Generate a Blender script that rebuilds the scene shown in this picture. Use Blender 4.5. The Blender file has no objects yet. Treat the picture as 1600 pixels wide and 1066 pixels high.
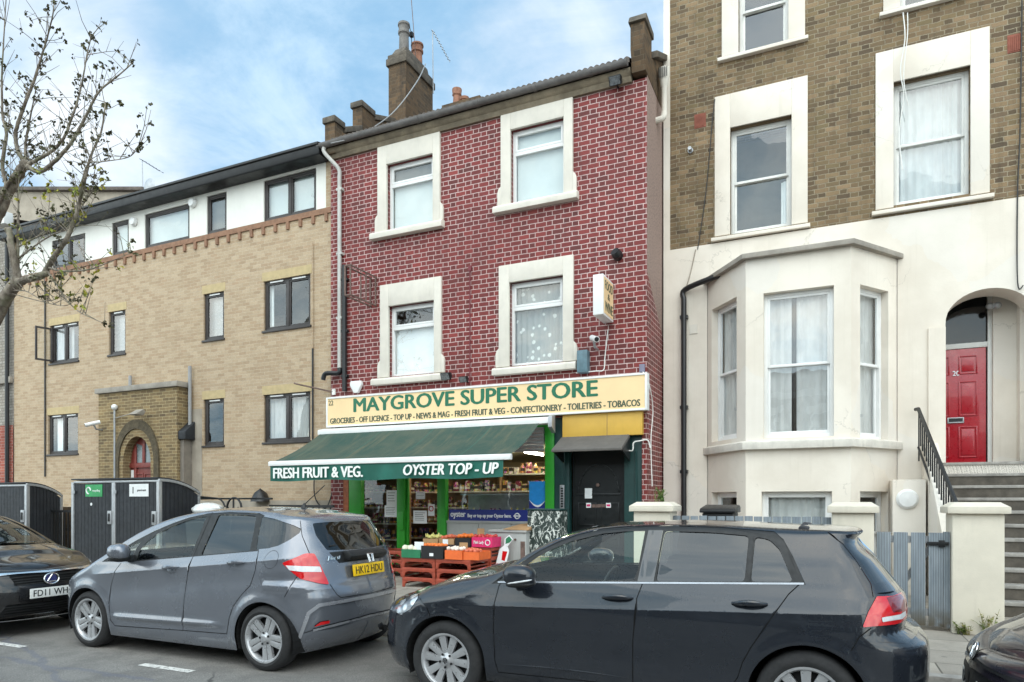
import bpy, bmesh, math, random
from mathutils import Vector, Matrix
from mathutils.geometry import delaunay_2d_cdt
R = math.radians
random.seed(7)
SC = bpy.context.scene
COL = SC.collection
# ---------------------------------------------------------------- camera, sky, sun, exposure
TH = R(24.65); CT, ST = math.cos(TH), math.sin(TH)
F0, HZ, HC = 1067.0, 782.0, 1.585
cam = bpy.data.objects.new('camera', bpy.data.cameras.new('camera'))
COL.objects.link(cam); SC.camera = cam
cam.location = (0, 0, HC); cam.rotation_euler = (R(90), 0, TH)
cam.data.sensor_width = 36; cam.data.lens = 36 * F0 / 1600
cam.data.shift_y = (HZ - 533) / 1600
cam.data.clip_start = 0.05; cam.data.clip_end = 2000
SC.view_settings.view_transform = 'Standard'; SC.view_settings.look = 'None'
SC.view_settings.gamma = 1; SC.view_settings.use_curve_mapping = False
SC.view_settings.exposure = 0.67
SUN_EL, SUN_AZ = R(50), R(160)          # azimuth measured clockwise from +Y (the shop fronts look towards -Y)
W = bpy.data.worlds.new('World'); SC.world = W; W.use_nodes = True

class NT:
    """tiny node-graph writer"""
    def __init__(s, tree): s.t = tree; s.n = tree.nodes; s.l = tree.links
    def new(s, typ, **kw):
        nd = s.n.new(typ)
        for k, v in kw.items(): setattr(nd, k, v)
        return nd
    def put(s, sock, v):
        if isinstance(v, bpy.types.NodeSocket): s.l.new(v, sock)
        elif v is not None:
            try: sock.default_value = v
            except Exception: sock.default_value = (*v, 1)
    def m(s, op, a, b=None, c=None, clamp=False):
        nd = s.new('ShaderNodeMath', operation=op, use_clamp=clamp)
        s.put(nd.inputs[0], a); s.put(nd.inputs[1], b); s.put(nd.inputs[2], c)
        return nd.outputs[0]
    def vm(s, op, a, b=None):
        nd = s.new('ShaderNodeVectorMath', operation=op)
        s.put(nd.inputs[0], a); s.put(nd.inputs[1], b)
        return nd.outputs['Value'] if op in ('DOT_PRODUCT', 'LENGTH') else nd.outputs[0]
    def mix(s, f, a, b, mode='MIX'):
        nd = s.new('ShaderNodeMix', data_type='RGBA', blend_type=mode)
        s.put(nd.inputs['Factor'], f); s.put(nd.inputs[6], a); s.put(nd.inputs[7], b)
        return nd.outputs[2]
    def ramp(s, f, lo, hi, a=0.0, b=1.0):
        nd = s.new('ShaderNodeMapRange', interpolation_type='SMOOTHSTEP')
        s.put(nd.inputs[0], f); s.put(nd.inputs[1], lo); s.put(nd.inputs[2], hi); s.put(nd.inputs[3], a); s.put(nd.inputs[4], b)
        return nd.outputs[0]
    def noise(s, v, scale, detail=4, rough=.55, dist=0, out=0):
        nd = s.new('ShaderNodeTexNoise'); s.put(nd.inputs['Vector'], v)
        nd.inputs['Scale'].default_value = scale; nd.inputs['Detail'].default_value = detail
        nd.inputs['Roughness'].default_value = rough; nd.inputs['Distortion'].default_value = dist
        return nd.outputs[out]
    def white(s, v):
        nd = s.new('ShaderNodeTexWhiteNoise', noise_dimensions='3D'); s.put(nd.inputs['Vector'], v)
        return nd.outputs[0], nd.outputs[1]
    def comb(s, x, y, z):
        nd = s.new('ShaderNodeCombineXYZ'); s.put(nd.inputs[0], x); s.put(nd.inputs[1], y); s.put(nd.inputs[2], z)
        return nd.outputs[0]
    def sep(s, v):
        nd = s.new('ShaderNodeSeparateXYZ'); s.put(nd.inputs[0], v); return nd.outputs
    def scale(s, v, k):
        return s.vm('MULTIPLY', v, k)
    def bump(s, h, strength=.3, dist=.01):
        nd = s.new('ShaderNodeBump'); s.put(nd.inputs['Height'], h)
        nd.inputs['Strength'].default_value = strength; nd.inputs['Distance'].default_value = dist
        return nd.outputs[0]

def build_world():
    W.node_tree.nodes.clear(); g = NT(W.node_tree)
    sky = g.new('ShaderNodeTexSky', sky_type='NISHITA', sun_disc=False)
    sky.sun_elevation = SUN_EL; sky.sun_rotation = SUN_AZ
    sky.air_density = 1.0; sky.dust_density = 0.6; sky.ozone_density = 1.6
    d = g.new('ShaderNodeTexCoord').outputs['Generated']
    x, y, z = g.sep(d)
    # clouds laid out on a flat layer high above: thin streaks plus thicker banks
    zz = g.m('MAXIMUM', z, .06)
    p = g.comb(g.m('DIVIDE', x, g.m('ADD', zz, .25)), g.m('DIVIDE', y, g.m('ADD', zz, .25)), 0.0)
    n1 = g.noise(p, 1.7, 7, .56, .35)
    n2 = g.noise(g.scale(p, (1.0, 2.2, 1)), 3.1, 6, .62, .6)
    def bank(px, py, lo, hi, k):
        a = (px - 800) / F0; b = (HZ - py) / F0
        v = Vector((a * CT - ST, a * ST + CT, b)).normalized()
        return g.m('MULTIPLY', g.ramp(g.vm('DOT_PRODUCT', d, tuple(v)), math.cos(R(lo)), math.cos(R(hi))), k)
    m = g.m('ADD', g.m('MULTIPLY', n1, .75), g.m('MULTIPLY', n2, .30))
    for q in ((860, 130, 8, 0, .17), (30, 90, 10, 0, .15), (190, 250, 6, 0, .10), (1010, 30, 6, 0, .08)):
        m = g.m('ADD', m, bank(*q))
    back = g.ramp(y, .15, -.3)                      # thick cloud added over the houses behind, out of view
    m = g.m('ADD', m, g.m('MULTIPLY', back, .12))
    mask = g.ramp(m, .45, .88)
    base = g.mix(.75, sky.outputs[0], (4.4, 7.9, 11.4))
    wisp = g.ramp(g.noise(g.scale(p, (1.5, 1.0, 1)), 1.9, 8, .66, .5), .40, .74, 0, .62)
    base = g.mix(wisp, base, (9.0, 11.2, 13.0))
    col = g.mix(mask, base, (11.4, 12.1, 12.8))
    # unseen sky behind the camera, brightened and warmed to light the fronts; broken cloud
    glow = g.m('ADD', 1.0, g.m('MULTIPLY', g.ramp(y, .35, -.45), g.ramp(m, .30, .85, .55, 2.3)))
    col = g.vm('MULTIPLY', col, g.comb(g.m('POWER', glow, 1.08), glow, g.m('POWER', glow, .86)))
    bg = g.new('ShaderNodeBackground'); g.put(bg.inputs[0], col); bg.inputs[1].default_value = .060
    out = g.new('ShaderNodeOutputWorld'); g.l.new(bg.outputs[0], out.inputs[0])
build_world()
sl = bpy.data.lights.new('sun', 'SUN'); sl.energy = .7; sl.angle = R(60); sl.color = (1, .965, .91)
so = bpy.data.objects.new('sun', sl); COL.objects.link(so)
so.rotation_euler = Vector((math.sin(SUN_AZ) * math.cos(SUN_EL), math.cos(SUN_AZ) * math.cos(SUN_EL), math.sin(SUN_EL))).to_track_quat('Z', 'Y').to_euler()
so.location = (0, -5, 30)

# ---------------------------------------------------------------- camera-matching: from a pixel of the 1600 px photo to a point on a plane
def ray(px, py):
    a = (px - 800) / F0
    return a * CT - ST, a * ST + CT, (HZ - py) / F0
def at(px, py, Y):
    dx, dy, dz = ray(px, py); t = Y / dy
    return Vector((dx * t, Y, HC + dz * t))
def atx(px, py, X):
    dx, dy, dz = ray(px, py); t = X / dx
    return Vector((X, dy * t, HC + dz * t))
def atz(px, py, Z):
    dx, dy, dz = ray(px, py); t = (Z - HC) / dz
    return Vector((dx * t, dy * t, Z))

# ---------------------------------------------------------------- materials
def c(r, g, b):
    f = lambda v: (v / 255 / 12.92) if v / 255 <= .04045 else ((v / 255 + .055) / 1.055) ** 2.4
    return (f(r), f(g), f(b), 1)
MATS = {}
def newmat(name):
    m = bpy.data.materials.new(name); m.use_nodes = True; m.node_tree.nodes.clear()
    g = NT(m.node_tree); b = g.new('ShaderNodeBsdfPrincipled'); o = g.new('ShaderNodeOutputMaterial')
    g.l.new(b.outputs[0], o.inputs[0]); MATS[name] = m
    return m, g, b, o
def mat(name, col, rough=.6, metal=0, var=.12, scale=6, bump=0, bscale=60, coat=0, dirt=0, emit=0, spec=.5):
    """plain painted / moulded surface with cloudy tone variation, fine grain and optional streaked dirt"""
    if name in MATS: return MATS[name]
    m, g, b, o = newmat(name)
    pos = g.new('ShaderNodeTexCoord').outputs['Object']
    n = g.noise(pos, scale, 5, .6)
    dark = tuple(v * (1 - var) for v in col[:3]) + (1,); lite = tuple(min(1, v * (1 + var * .7)) for v in col[:3]) + (1,)
    cc = g.mix(g.ramp(n, .3, .7), dark, lite)
    if dirt:
        st = g.noise(g.scale(pos, (5, 5, .55)), 2.4, 5, .65)
        bl = g.noise(pos, 1.3, 6, .7)
        k = g.m('MULTIPLY', g.ramp(g.m('ADD', g.m('MULTIPLY', st, .6), g.m('MULTIPLY', bl, .45)), .52, .8), dirt)
        cc = g.mix(k, cc, tuple(v * .42 + .015 for v in col[:3]) + (1,))
    g.put(b.inputs['Base Color'], cc)
    b.inputs['Metallic'].default_value = metal
    r2 = g.noise(pos, scale * 3, 3, .5)
    g.put(b.inputs['Roughness'], g.ramp(r2, .2, .8, max(0, rough - .08), min(1, rough + .08)))
    b.inputs['Specular IOR Level'].default_value = spec
    if coat: b.inputs['Coat Weight'].default_value = coat; b.inputs['Coat Roughness'].default_value = .04
    if bump: g.put(b.inputs['Normal'], g.bump(g.noise(pos, bscale, 4, .6), bump, .008))
    if emit: g.put(b.inputs['Emission Color'], col); b.inputs['Emission Strength'].default_value = emit
    return m
def brick(name, bonds, course, tones, mortar, mw=.010, blotch=.25, header_dark=.0, wob=.003, rough=.85, bump=.5, soot=0, ragged=0.0, flat=0.0):
    """brickwork from world position: bonds='flemish' or 'stretcher'"""
    m, g, b, o = newmat(name)
    geo = g.new('ShaderNodeNewGeometry'); pos = geo.outputs['Position']
    nx, ny, nz = g.sep(geo.outputs['True Normal'])
    x, y, z = g.sep(pos)
    u = g.m('ADD', g.m('MULTIPLY', x, g.m('GREATER_THAN', g.m('ABSOLUTE', ny), .5)), g.m('MULTIPLY', y, g.m('LESS_THAN', g.m('ABSOLUTE', ny), .5)))
    wv = g.noise(pos, 5.0, 3, .5, out=1); wx, wy, wz = g.sep(wv)
    u = g.m('ADD', u, g.m('MULTIPLY', g.m('SUBTRACT', wx, .5), wob * 6))
    v = g.m('ADD', z, g.m('MULTIPLY', g.m('SUBTRACT', wy, .5), wob * 5))
    if ragged:
        fn = g.noise(pos, 60, 2, .5, out=1); fx, fy, _ = g.sep(fn)
        u = g.m('ADD', u, g.m('MULTIPLY', g.m('SUBTRACT', fx, .5), ragged)); v = g.m('ADD', v, g.m('MULTIPLY', g.m('SUBTRACT', fy, .5), ragged))
    vr = g.m('DIVIDE', v, course); row = g.m('FLOOR', vr); fv = g.m('SUBTRACT', vr, row)
    odd = g.m('MODULO', g.m('ADD', row, 400), 2)
    if bonds == 'flemish':
        cell, split = .3375, .2205
    else:
        cell, split = .225, 1.0
    ur = g.m('ADD', g.m('DIVIDE', u, cell), g.m('MULTIPLY', odd, .5))
    ur = g.m('ADD', ur, 200)
    ci = g.m('FLOOR', ur); fu = g.m('MULTIPLY', g.m('SUBTRACT', ur, ci), cell)
    if bonds == 'flemish':
        hd = g.m('GREATER_THAN', fu, split)
        e1 = g.m('ABSOLUTE', g.m('SUBTRACT', fu, split))
        e2 = g.m('MINIMUM', fu, g.m('SUBTRACT', cell, fu))
        eu = g.m('MINIMUM', e1, e2)
    else:
        hd = g.m('MULTIPLY', 0.0, fu); eu = g.m('MINIMUM', fu, g.m('SUBTRACT', cell, fu))
    ev = g.m('MULTIPLY', g.m('MINIMUM', fv, g.m('SUBTRACT', 1.0, fv)), course)
    e = g.m('MINIMUM', eu, ev)
    face = g.ramp(e, mw * .5 - .0018, mw * .5 + .0022)            # 1 on a brick, 0 in the joint
    bid = g.comb(g.m('ADD', g.m('MULTIPLY', ci, 2), hd), row, 3.0)
    r1, rc = g.white(bid)
    ramp = g.new('ShaderNodeValToRGB'); ramp.color_ramp.interpolation = 'LINEAR'
    els = ramp.color_ramp.elements
    while len(els) < len(tones): els.new(.5)
    for i, t in enumerate(tones): els[i].position = i / (len(tones) - 1); els[i].color = t
    g.put(ramp.inputs[0], r1)
    cc = ramp.outputs[0]
    if header_dark: cc = g.mix(g.m('MULTIPLY', hd, header_dark), cc, tuple(v * .35 for v in tones[0][:3]) + (1,))
    grain = g.noise(pos, 90, 3, .6)
    cc = g.mix(g.ramp(grain, .3, .75, 0, .35), cc, (.03, .025, .02, 1))
    big = g.noise(pos, .7, 6, .65)
    mo = g.mix(g.ramp(g.noise(pos, 14, 3), .35, .7, 0, .5), mortar, tuple(v * .55 for v in mortar[:3]) + (1,))
    cc = g.mix(face, mo, cc)
    cc = g.mix(g.ramp(big, .35, .72, 0, blotch), cc, tuple(v * .45 for v in tones[len(tones) // 2][:3]) + (1,))
    if soot:
        st = g.noise(g.scale(pos, (3, 3, .4)), 2.2, 5, .6)
        cc = g.mix(g.ramp(st, .5, .8, 0, soot), cc, (.025, .022, .02, 1))
    g.put(b.inputs['Base Color'], cc); b.inputs['Roughness'].default_value = rough
    b.inputs['Specular IOR Level'].default_value = .25
    g.put(b.inputs['Normal'], g.bump(g.m('ADD', face if not flat else g.m('MULTIPLY', face, flat), g.m('MULTIPLY', grain, .5)), bump, .006))
    return m
def glass(name, tint=(.75, .85, .83), refl=1.0, base=.05, wobble=.0, rough=.0):
    m, g, b, o = newmat(name); g.n.remove(b)
    lw = g.new('ShaderNodeLayerWeight'); lw.inputs[0].default_value = .5; schlick = g.m('ADD', .04, g.m('MULTIPLY', g.m('POWER', lw.outputs['Facing'], 4.0), .9))
    t = g.new('ShaderNodeBsdfTransparent'); t.inputs[0].default_value = (*tint, 1)
    gl = g.new('ShaderNodeBsdfGlossy'); gl.inputs['Roughness'].default_value = rough; gl.inputs[0].default_value = (.96, .98, 1, 1)
    mx = g.new('ShaderNodeMixShader')
    g.put(mx.inputs[0], g.m('ADD', g.m('MULTIPLY', schlick, refl), base, clamp=True))
    if wobble:
        pos = g.new('ShaderNodeTexCoord').outputs['Object']
        nb = g.bump(g.noise(pos, 1.8, 2, .5), wobble, .05); g.put(gl.inputs['Normal'], nb)
    g.l.new(t.outputs[0], mx.inputs[1]); g.l.new(gl.outputs[0], mx.inputs[2]); g.l.new(mx.outputs[0], o.inputs[0])
    return m

# ---------------------------------------------------------------- objects, tags
def tag(o, label=None, cat=None, group=None, kind=None):
    for k, v in (('label', label), ('category', cat), ('group', group), ('kind', kind)):
        if v: o[k] = v
    return o
def thing(name, label, cat, loc=(0, 0, 0), group=None, rz=0):
    o = bpy.data.objects.new(name, None); COL.objects.link(o)
    o.location = loc; o.rotation_euler = (0, 0, rz); o.empty_display_size = .2
    return tag(o, label, cat, group)
def own(o, parent):
    """parent a mesh whose vertices are in world space"""
    o.parent = parent
    if parent and parent.type == 'EMPTY': o.matrix_parent_inverse = Matrix.Translation(-Vector(parent.location))
    return o
class MB:
    """collects shapes in a frame (origin, u axis, depth axis, up) and links them as ONE mesh object"""
    def __init__(s, fr=None):
        s.v = []; s.f = []; s.mi = []; s.cur = 0
        s.fr = fr or (Vector((0, 0, 0)), Vector((1, 0, 0)), Vector((0, 1, 0)), Vector((0, 0, 1)))
    def P(s, u, d, z):
        o, a, b, cc = s.fr; return o + a * u + b * d + cc * z
    def add(s, pts, faces):
        k = len(s.v); s.v += [s.P(*p) for p in pts]
        s.f += [[k + i for i in f] for f in faces]; s.mi += [s.cur] * len(faces); return s
    def box(s, u0, u1, d0, d1, z0, z1):
        p = [(u0, d0, z0), (u1, d0, z0), (u1, d1, z0), (u0, d1, z0), (u0, d0, z1), (u1, d0, z1), (u1, d1, z1), (u0, d1, z1)]
        return s.add(p, [(0, 1, 5, 4), (1, 2, 6, 5), (2, 3, 7, 6), (3, 0, 4, 7), (4, 5, 6, 7), (3, 2, 1, 0)])
    def quad(s, *pts): return s.add(pts, [tuple(range(len(pts)))])
    def prism(s, poly, d0, d1):
        """poly in (u,z), extruded in depth"""
        n = len(poly)
        p = [(a, d0, b) for a, b in poly] + [(a, d1, b) for a, b in poly]
        return s.add(p, [tuple(range(n)), tuple(range(2 * n - 1, n - 1, -1))] + [(i, i + n, (i + 1) % n + n, (i + 1) % n) for i in range(n)])
    def prismu(s, poly, u0, u1):
        """poly in (d,z), extruded along u"""
        n = len(poly)
        p = [(u0, a, b) for a, b in poly] + [(u1, a, b) for a, b in poly]
        return s.add(p, [tuple(range(n)), tuple(range(2 * n - 1, n - 1, -1))] + [(i, i + n, (i + 1) % n + n, (i + 1) % n) for i in range(n)])
    def prismz(s, poly, z0, z1):
        n = len(poly)
        p = [(a, b, z0) for a, b in poly] + [(a, b, z1) for a, b in poly]
        return s.add(p, [tuple(range(n - 1, -1, -1)), tuple(range(n, 2 * n))] + [(i, (i + 1) % n, (i + 1) % n + n, i + n) for i in range(n)])
    def tube(s, pts, r, seg=8, cap=True, local=True):
        pts = [s.P(*p) if local else Vector(p) for p in pts]
        rs = r if isinstance(r, (list, tuple)) else [r] * len(pts)
        k = len(s.v); up = None
        for i, p in enumerate(pts):
            t = (pts[min(i + 1, len(pts) - 1)] - pts[max(i - 1, 0)])
            t = t.normalized() if t.length > 1e-9 else Vector((0, 0, 1))
            if up is None:
                up = Vector((0, 0, 1)) if abs(t.z) < .9 else Vector((1, 0, 0))
            n = (up - t * up.dot(t)); n = n.normalized() if n.length > 1e-6 else t.orthogonal().normalized()
            up = n; bb = t.cross(n)
            for j in range(seg):
                a = 2 * math.pi * j / seg
                s.v.append(p + (n * math.cos(a) + bb * math.sin(a)) * rs[i])
        for i in range(len(pts) - 1):
            for j in range(seg):
                s.f.append([k + i * seg + j, k + i * seg + (j + 1) % seg, k + (i + 1) * seg + (j + 1) % seg, k + (i + 1) * seg + j]); s.mi.append(s.cur)
        if cap:
            s.f.append([k + j for j in range(seg)][::-1]); s.f.append([k + (len(pts) - 1) * seg + j for j in range(seg)]); s.mi += [s.cur] * 2
        return s
    def lathe(s, prof, cu=0, cd=0, cz=0, seg=24, axis='z', cap=True):
        """prof = [(r, h)] turned about an axis through (cu,cd,cz)"""
        k = len(s.v)
        for r, h in prof:
            for j in range(seg):
                a = 2 * math.pi * j / seg; ca, sa = r * math.cos(a), r * math.sin(a)
                s.v.append(s.P(cu + ca, cd + sa, cz + h) if axis == 'z' else s.P(cu + ca, cd + h, cz + sa) if axis == 'd' else s.P(cu + h, cd + ca, cz + sa))
        n = len(prof)
        for i in range(n - 1):
            for j in range(seg):
                s.f.append([k + i * seg + j, k + i * seg + (j + 1) % seg, k + (i + 1) * seg + (j + 1) % seg, k + (i + 1) * seg + j]); s.mi.append(s.cur)
        if cap: s.f.append([k + j for j in range(seg)][::-1]); s.f.append([k + (n - 1) * seg + j for j in range(seg)]); s.mi += [s.cur] * 2
        return s
    def sphere(s, cu, cd, cz, ru, rd=None, rz=None, seg=12, rings=8, jit=0):
        rd = rd or ru; rz = rz or ru; k = len(s.v)
        for i in range(rings + 1):
            ph = math.pi * i / rings
            for j in range(seg):
                a = 2 * math.pi * j / seg; q = 1 + random.uniform(-jit, jit)
                s.v.append(s.P(cu + ru * math.sin(ph) * math.cos(a) * q, cd + rd * math.sin(ph) * math.sin(a) * q, cz + rz * math.cos(ph)))
        for i in range(rings):
            for j in range(seg):
                s.f.append([k + i * seg + j, k + (i + 1) * seg + j, k + (i + 1) * seg + (j + 1) % seg, k + i * seg + (j + 1) % seg]); s.mi.append(s.cur)
        return s
    def sheet(s, outline, holes=(), d=0.0, reveal=0.0):
        """flat sheet in (u,z) with holes; reveal = depth of the returns round each hole"""
        vs = []; es = []
        for poly in [outline] + list(holes):
            k = len(vs); vs += [Vector(p) for p in poly]; es += [(k + i, k + (i + 1) % len(poly)) for i in range(len(poly))]
        V, E, Fc, *_ = delaunay_2d_cdt(vs, es, [], 1, 1e-6)
        k = len(s.v); s.v += [s.P(p.x, d, p.y) for p in V]
        for f in Fc:
            cx = sum(V[i].x for i in f) / len(f); cz = sum(V[i].y for i in f) / len(f)
            if not inside(cx, cz, outline) or any(inside(cx, cz, h) for h in holes): continue
            s.f.append([k + i for i in f]); s.mi.append(s.cur)
        if reveal:
            for h in holes:
                for i in range(len(h)):
                    a, b = h[i], h[(i + 1) % len(h)]
                    s.quad((a[0], d, a[1]), (b[0], d, b[1]), (b[0], d + reveal, b[1]), (a[0], d + reveal, a[1]))
        return s
    def build(s, name, mats, parent=None, local=False, smooth=False, bev=0, recalc=True, auto=35, weld=False):
        me = bpy.data.meshes.new(name); me.from_pydata([tuple(v) for v in s.v], [], s.f)
        if not isinstance(mats, (list, tuple)): mats = [mats]
        for m in mats: me.materials.append(m)
        me.polygons.foreach_set('material_index', s.mi)
        bm = bmesh.new(); bm.from_mesh(me)
        if weld: bmesh.ops.remove_doubles(bm, verts=bm.verts, dist=1e-5)
        if recalc: bmesh.ops.recalc_face_normals(bm, faces=bm.faces)
        if bev:
            es = [e for e in bm.edges if len(e.link_faces) == 2 and e.calc_face_angle(0) > R(40)]
            if es: bmesh.ops.bevel(bm, geom=es, offset=bev, segments=2, profile=.6, affect='EDGES', clamp_overlap=True)
        if smooth or bev:
            for f in bm.faces: f.smooth = True
            for e in bm.edges:
                if len(e.link_faces) == 2 and e.calc_face_angle(0) > R(auto): e.smooth = False
        bm.to_mesh(me); bm.free()
        o = bpy.data.objects.new(name, me); COL.objects.link(o)
        if parent is not None:
            if local: o.parent = parent
            else: own(o, parent)
        return o
def inside(x, z, poly):
    r = False; n = len(poly); j = n - 1
    for i in range(n):
        xi, zi = poly[i]; xj, zj = poly[j]
        if (zi > z) != (zj > z) and x < (xj - xi) * (z - zi) / (zj - zi) + xi: r = not r
        j = i
    return r
def rect(u0, u1, z0, z1): return [(u0, z0), (u1, z0), (u1, z1), (u0, z1)]
def frame(o, u, n=None):
    u = Vector(u).normalized(); z = Vector((0, 0, 1))
    return (Vector(o), u, Vector(n).normalized() if n else z.cross(u).normalized(), z)
def text(s, m, fr, u0, u1, z0, z1, d, parent, bold=.02, name='lettering', ext=.004, shear=0, local=False, keep=False):
    """lettering fitted into a rectangle of a frame, as a mesh"""
    cu = bpy.data.curves.new('t', 'FONT'); cu.body = s; cu.extrude = .02; cu.shear = shear; cu.resolution_u = 3
    o = bpy.data.objects.new('t', cu); COL.objects.link(o)
    dg = bpy.context.evaluated_depsgraph_get()
    me = bpy.data.meshes.new_from_object(o.evaluated_get(dg))
    bpy.data.objects.remove(o); bpy.data.curves.remove(cu)
    xs = [v.co.x for v in me.vertices]; ys = [v.co.y for v in me.vertices]
    ax, bx, ay, by = min(xs), max(xs), min(ys), max(ys)
    ku = (u1 - u0) / (bx - ax); kz = (z1 - z0) / (by - ay)
    if keep: ku = kz = min(ku, kz)
    O, U, N, Z = fr
    for v in me.vertices:
        v.co = O + U * (u0 + (v.co.x - ax) * ku) + Z * (z0 + (v.co.y - ay) * kz) + N * (d - (v.co.z + .02) / .04 * ext)
    if bold:                                             # thicken the strokes: the same letters again, a hair sideways and deeper
        h = z1 - z0; nv = len(me.vertices); vs = [v.co.copy() for v in me.vertices]; fs_ = [list(p.vertices) for p in me.polygons]
        V2, F2 = list(vs), list(fs_)
        for i, (a, q) in enumerate(((-1, 0), (1, 0), (0, .4), (0, -.4), (-.5, .2), (.5, -.2))):
            k = len(V2); V2 += [v + U * (a * bold * h) + Z * (q * bold * h) + N * (.0003 * (i + 1)) for v in vs]; F2 += [[j + k for j in f] for f in fs_]
        bpy.data.meshes.remove(me); me = bpy.data.meshes.new(name); me.from_pydata([tuple(v) for v in V2], [], F2)
    me.name = name; me.materials.clear(); me.materials.append(m)
    b = bpy.data.objects.new(name, me); COL.objects.link(b)
    if local: b.parent = parent
    else: own(b, parent)
    return b
def curve_pts(p, n=8):
    """Catmull-Rom through points"""
    p = [Vector(q) for q in p]; out = []
    for i in range(len(p) - 1):
        a = p[max(i - 1, 0)]; b = p[i]; cc = p[i + 1]; dd = p[min(i + 2, len(p) - 1)]
        for k in range(n):
            t = k / n
            out.append(.5 * ((2 * b) + (cc - a) * t + (2 * a - 5 * b + 4 * cc - dd) * t * t + (3 * b - a - 3 * cc + dd) * t ** 3))
    out.append(p[-1]); return out
# ================================================================ materials of the place
M_red = brick('painted_red_brick', 'flemish', .0885, [c(126, 50, 49), c(138, 56, 54), c(110, 47, 46), c(146, 61, 58), c(100, 49, 47), c(130, 52, 51)], c(208, 182, 177), .0128, .34, header_dark=.30, ragged=.006, wob=.0035, rough=.55, bump=.5, soot=.3)
M_tan = brick('tan_brick', 'stretcher', .075, [c(190, 166, 137), c(198, 176, 148), c(182, 158, 129), c(194, 172, 144), c(176, 152, 124), c(187, 161, 132)], c(192, 176, 154), .009, .06, ragged=.004, bump=.4, soot=.06)
M_stock = brick('sooty_stock_brick', 'flemish', .079, [c(130, 108, 82), c(152, 128, 98), c(104, 86, 68), c(138, 118, 88), c(92, 78, 64), c(160, 134, 104), c(120, 106, 78)], c(154, 142, 120), .013, .42, header_dark=.25, ragged=.015, wob=.006, bump=.8, soot=.45)
M_porchbrick = brick('buff_porch_brick', 'stretcher', .075, [c(142, 120, 88), c(118, 100, 74), c(158, 134, 96), c(106, 90, 70)], c(176, 160, 124), .012, .25, ragged=.003, bump=.4, soot=.2)
M_oldbrick = brick('limewashed_old_brick', 'flemish', .08, [c(188, 182, 172), c(160, 152, 142), c(176, 168, 156)], c(120, 112, 104), .012, .45, ragged=.008, bump=.6, soot=.4)
M_redlow = brick('weathered_red_brick', 'flemish', .08, [c(176, 92, 76), c(150, 78, 66), c(190, 112, 92)], c(186, 160, 148), .011, .35, ragged=.006, soot=.3)
M_chim = brick('chimney_brick', 'flemish', .08, [c(104, 84, 64), c(86, 72, 58), c(118, 94, 70), c(74, 64, 54)], c(104, 92, 76), .010, .5, ragged=.008, soot=.7)
M_stucco = mat('cream_stucco', c(206, 199, 188), .75, var=.045, scale=1.6, bump=.12, bscale=35, dirt=.14)
def stucco_mat():
    m, g, b, o = newmat('painted_stucco'); pos = g.new('ShaderNodeTexCoord').outputs['Object']; x, y, z = g.sep(pos)
    n = g.noise(pos, 1.1, 6, .6); cc = g.mix(g.ramp(n, .3, .7), c(212, 202, 188), c(226, 217, 204))
    st = g.noise(g.scale(pos, (9, 9, .35)), 1.6, 5, .6); cc = g.mix(g.ramp(st, .56, .82, 0, .15), cc, c(150, 138, 118))
    pt = g.new('ShaderNodeTexVoronoi'); g.put(pt.inputs['Vector'], g.vm('ADD', pos, g.scale(g.noise(pos, 3, 3, .5, out=1), (.25, .25, .25)))); pt.inputs['Scale'].default_value = .9
    cc = g.mix(g.m('MULTIPLY', g.m('GREATER_THAN', g.sep(pt.outputs['Color'])[0], .72), .35), cc, c(216, 212, 206))
    cv = g.new('ShaderNodeTexVoronoi', feature='DISTANCE_TO_EDGE'); g.put(cv.inputs['Vector'], g.vm('ADD', pos, g.scale(g.noise(pos, 2.5, 5, .65, out=1), (.5, .5, .5)))); cv.inputs['Scale'].default_value = .55
    crk = g.m('MULTIPLY', g.ramp(cv.outputs['Distance'], .006, .001), g.ramp(g.noise(pos, .8, 3), .5, .6)); cc = g.mix(g.m('MULTIPLY', crk, .25), cc, c(120, 112, 100))
    low = g.m('MULTIPLY', g.ramp(z, 1.1, .15), g.ramp(g.noise(pos, 3, 5, .7), .35, .65)); cc = g.mix(g.m('MULTIPLY', low, .45), cc, c(150, 140, 118))
    g.put(b.inputs['Base Color'], cc); b.inputs['Roughness'].default_value = .75
    g.put(b.inputs['Normal'], g.bump(g.m('ADD', g.noise(pos, 40, 4, .6), g.m('MULTIPLY', n, 6)), .16, .008)); return m
M_stucco = stucco_mat()
M_stone = mat('painted_stone_surround', c(212, 205, 193), .7, var=.06, scale=3, bump=.15, bscale=40, dirt=.3)
M_cornice = mat('weathered_cornice', c(120, 108, 90), .85, var=.3, scale=4, bump=.5, bscale=25, dirt=.7)
M_soot = mat('sooty_stone', c(92, 84, 74), .9, var=.35, scale=5, bump=.5, bscale=25, dirt=.7)
M_leadgrey = mat('lead_coping', c(150, 143, 133), .8, var=.2, scale=4, bump=.3, bscale=25, dirt=.4)
M_cement = mat('cement_render', c(160, 150, 136), .9, var=.15, scale=3, bump=.4, bscale=50, dirt=.4)
M_rough = mat('pebbledash_render', c(150, 128, 118), .95, var=.3, scale=30, bump=.9, bscale=70, dirt=.4)
M_white = mat('white_plastic', c(226, 226, 224), .35, var=.04, scale=4, dirt=.12)
M_whitepaint = mat('white_gloss_paint', c(222, 221, 216), .45, var=.05, scale=5, dirt=.25)
M_panelwhite = mat('white_cladding', c(226, 224, 216), .6, var=.04, scale=2, dirt=.12)
M_brown = mat('dark_brown_frame', c(52, 46, 44), .45, var=.2, scale=6)
M_black = mat('black_painted_metal', c(26, 27, 29), .4, var=.25, scale=8)
M_blackwood = mat('black_stained_board', c(34, 37, 42), .6, var=.25, scale=5, bump=.2, bscale=30)
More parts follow.
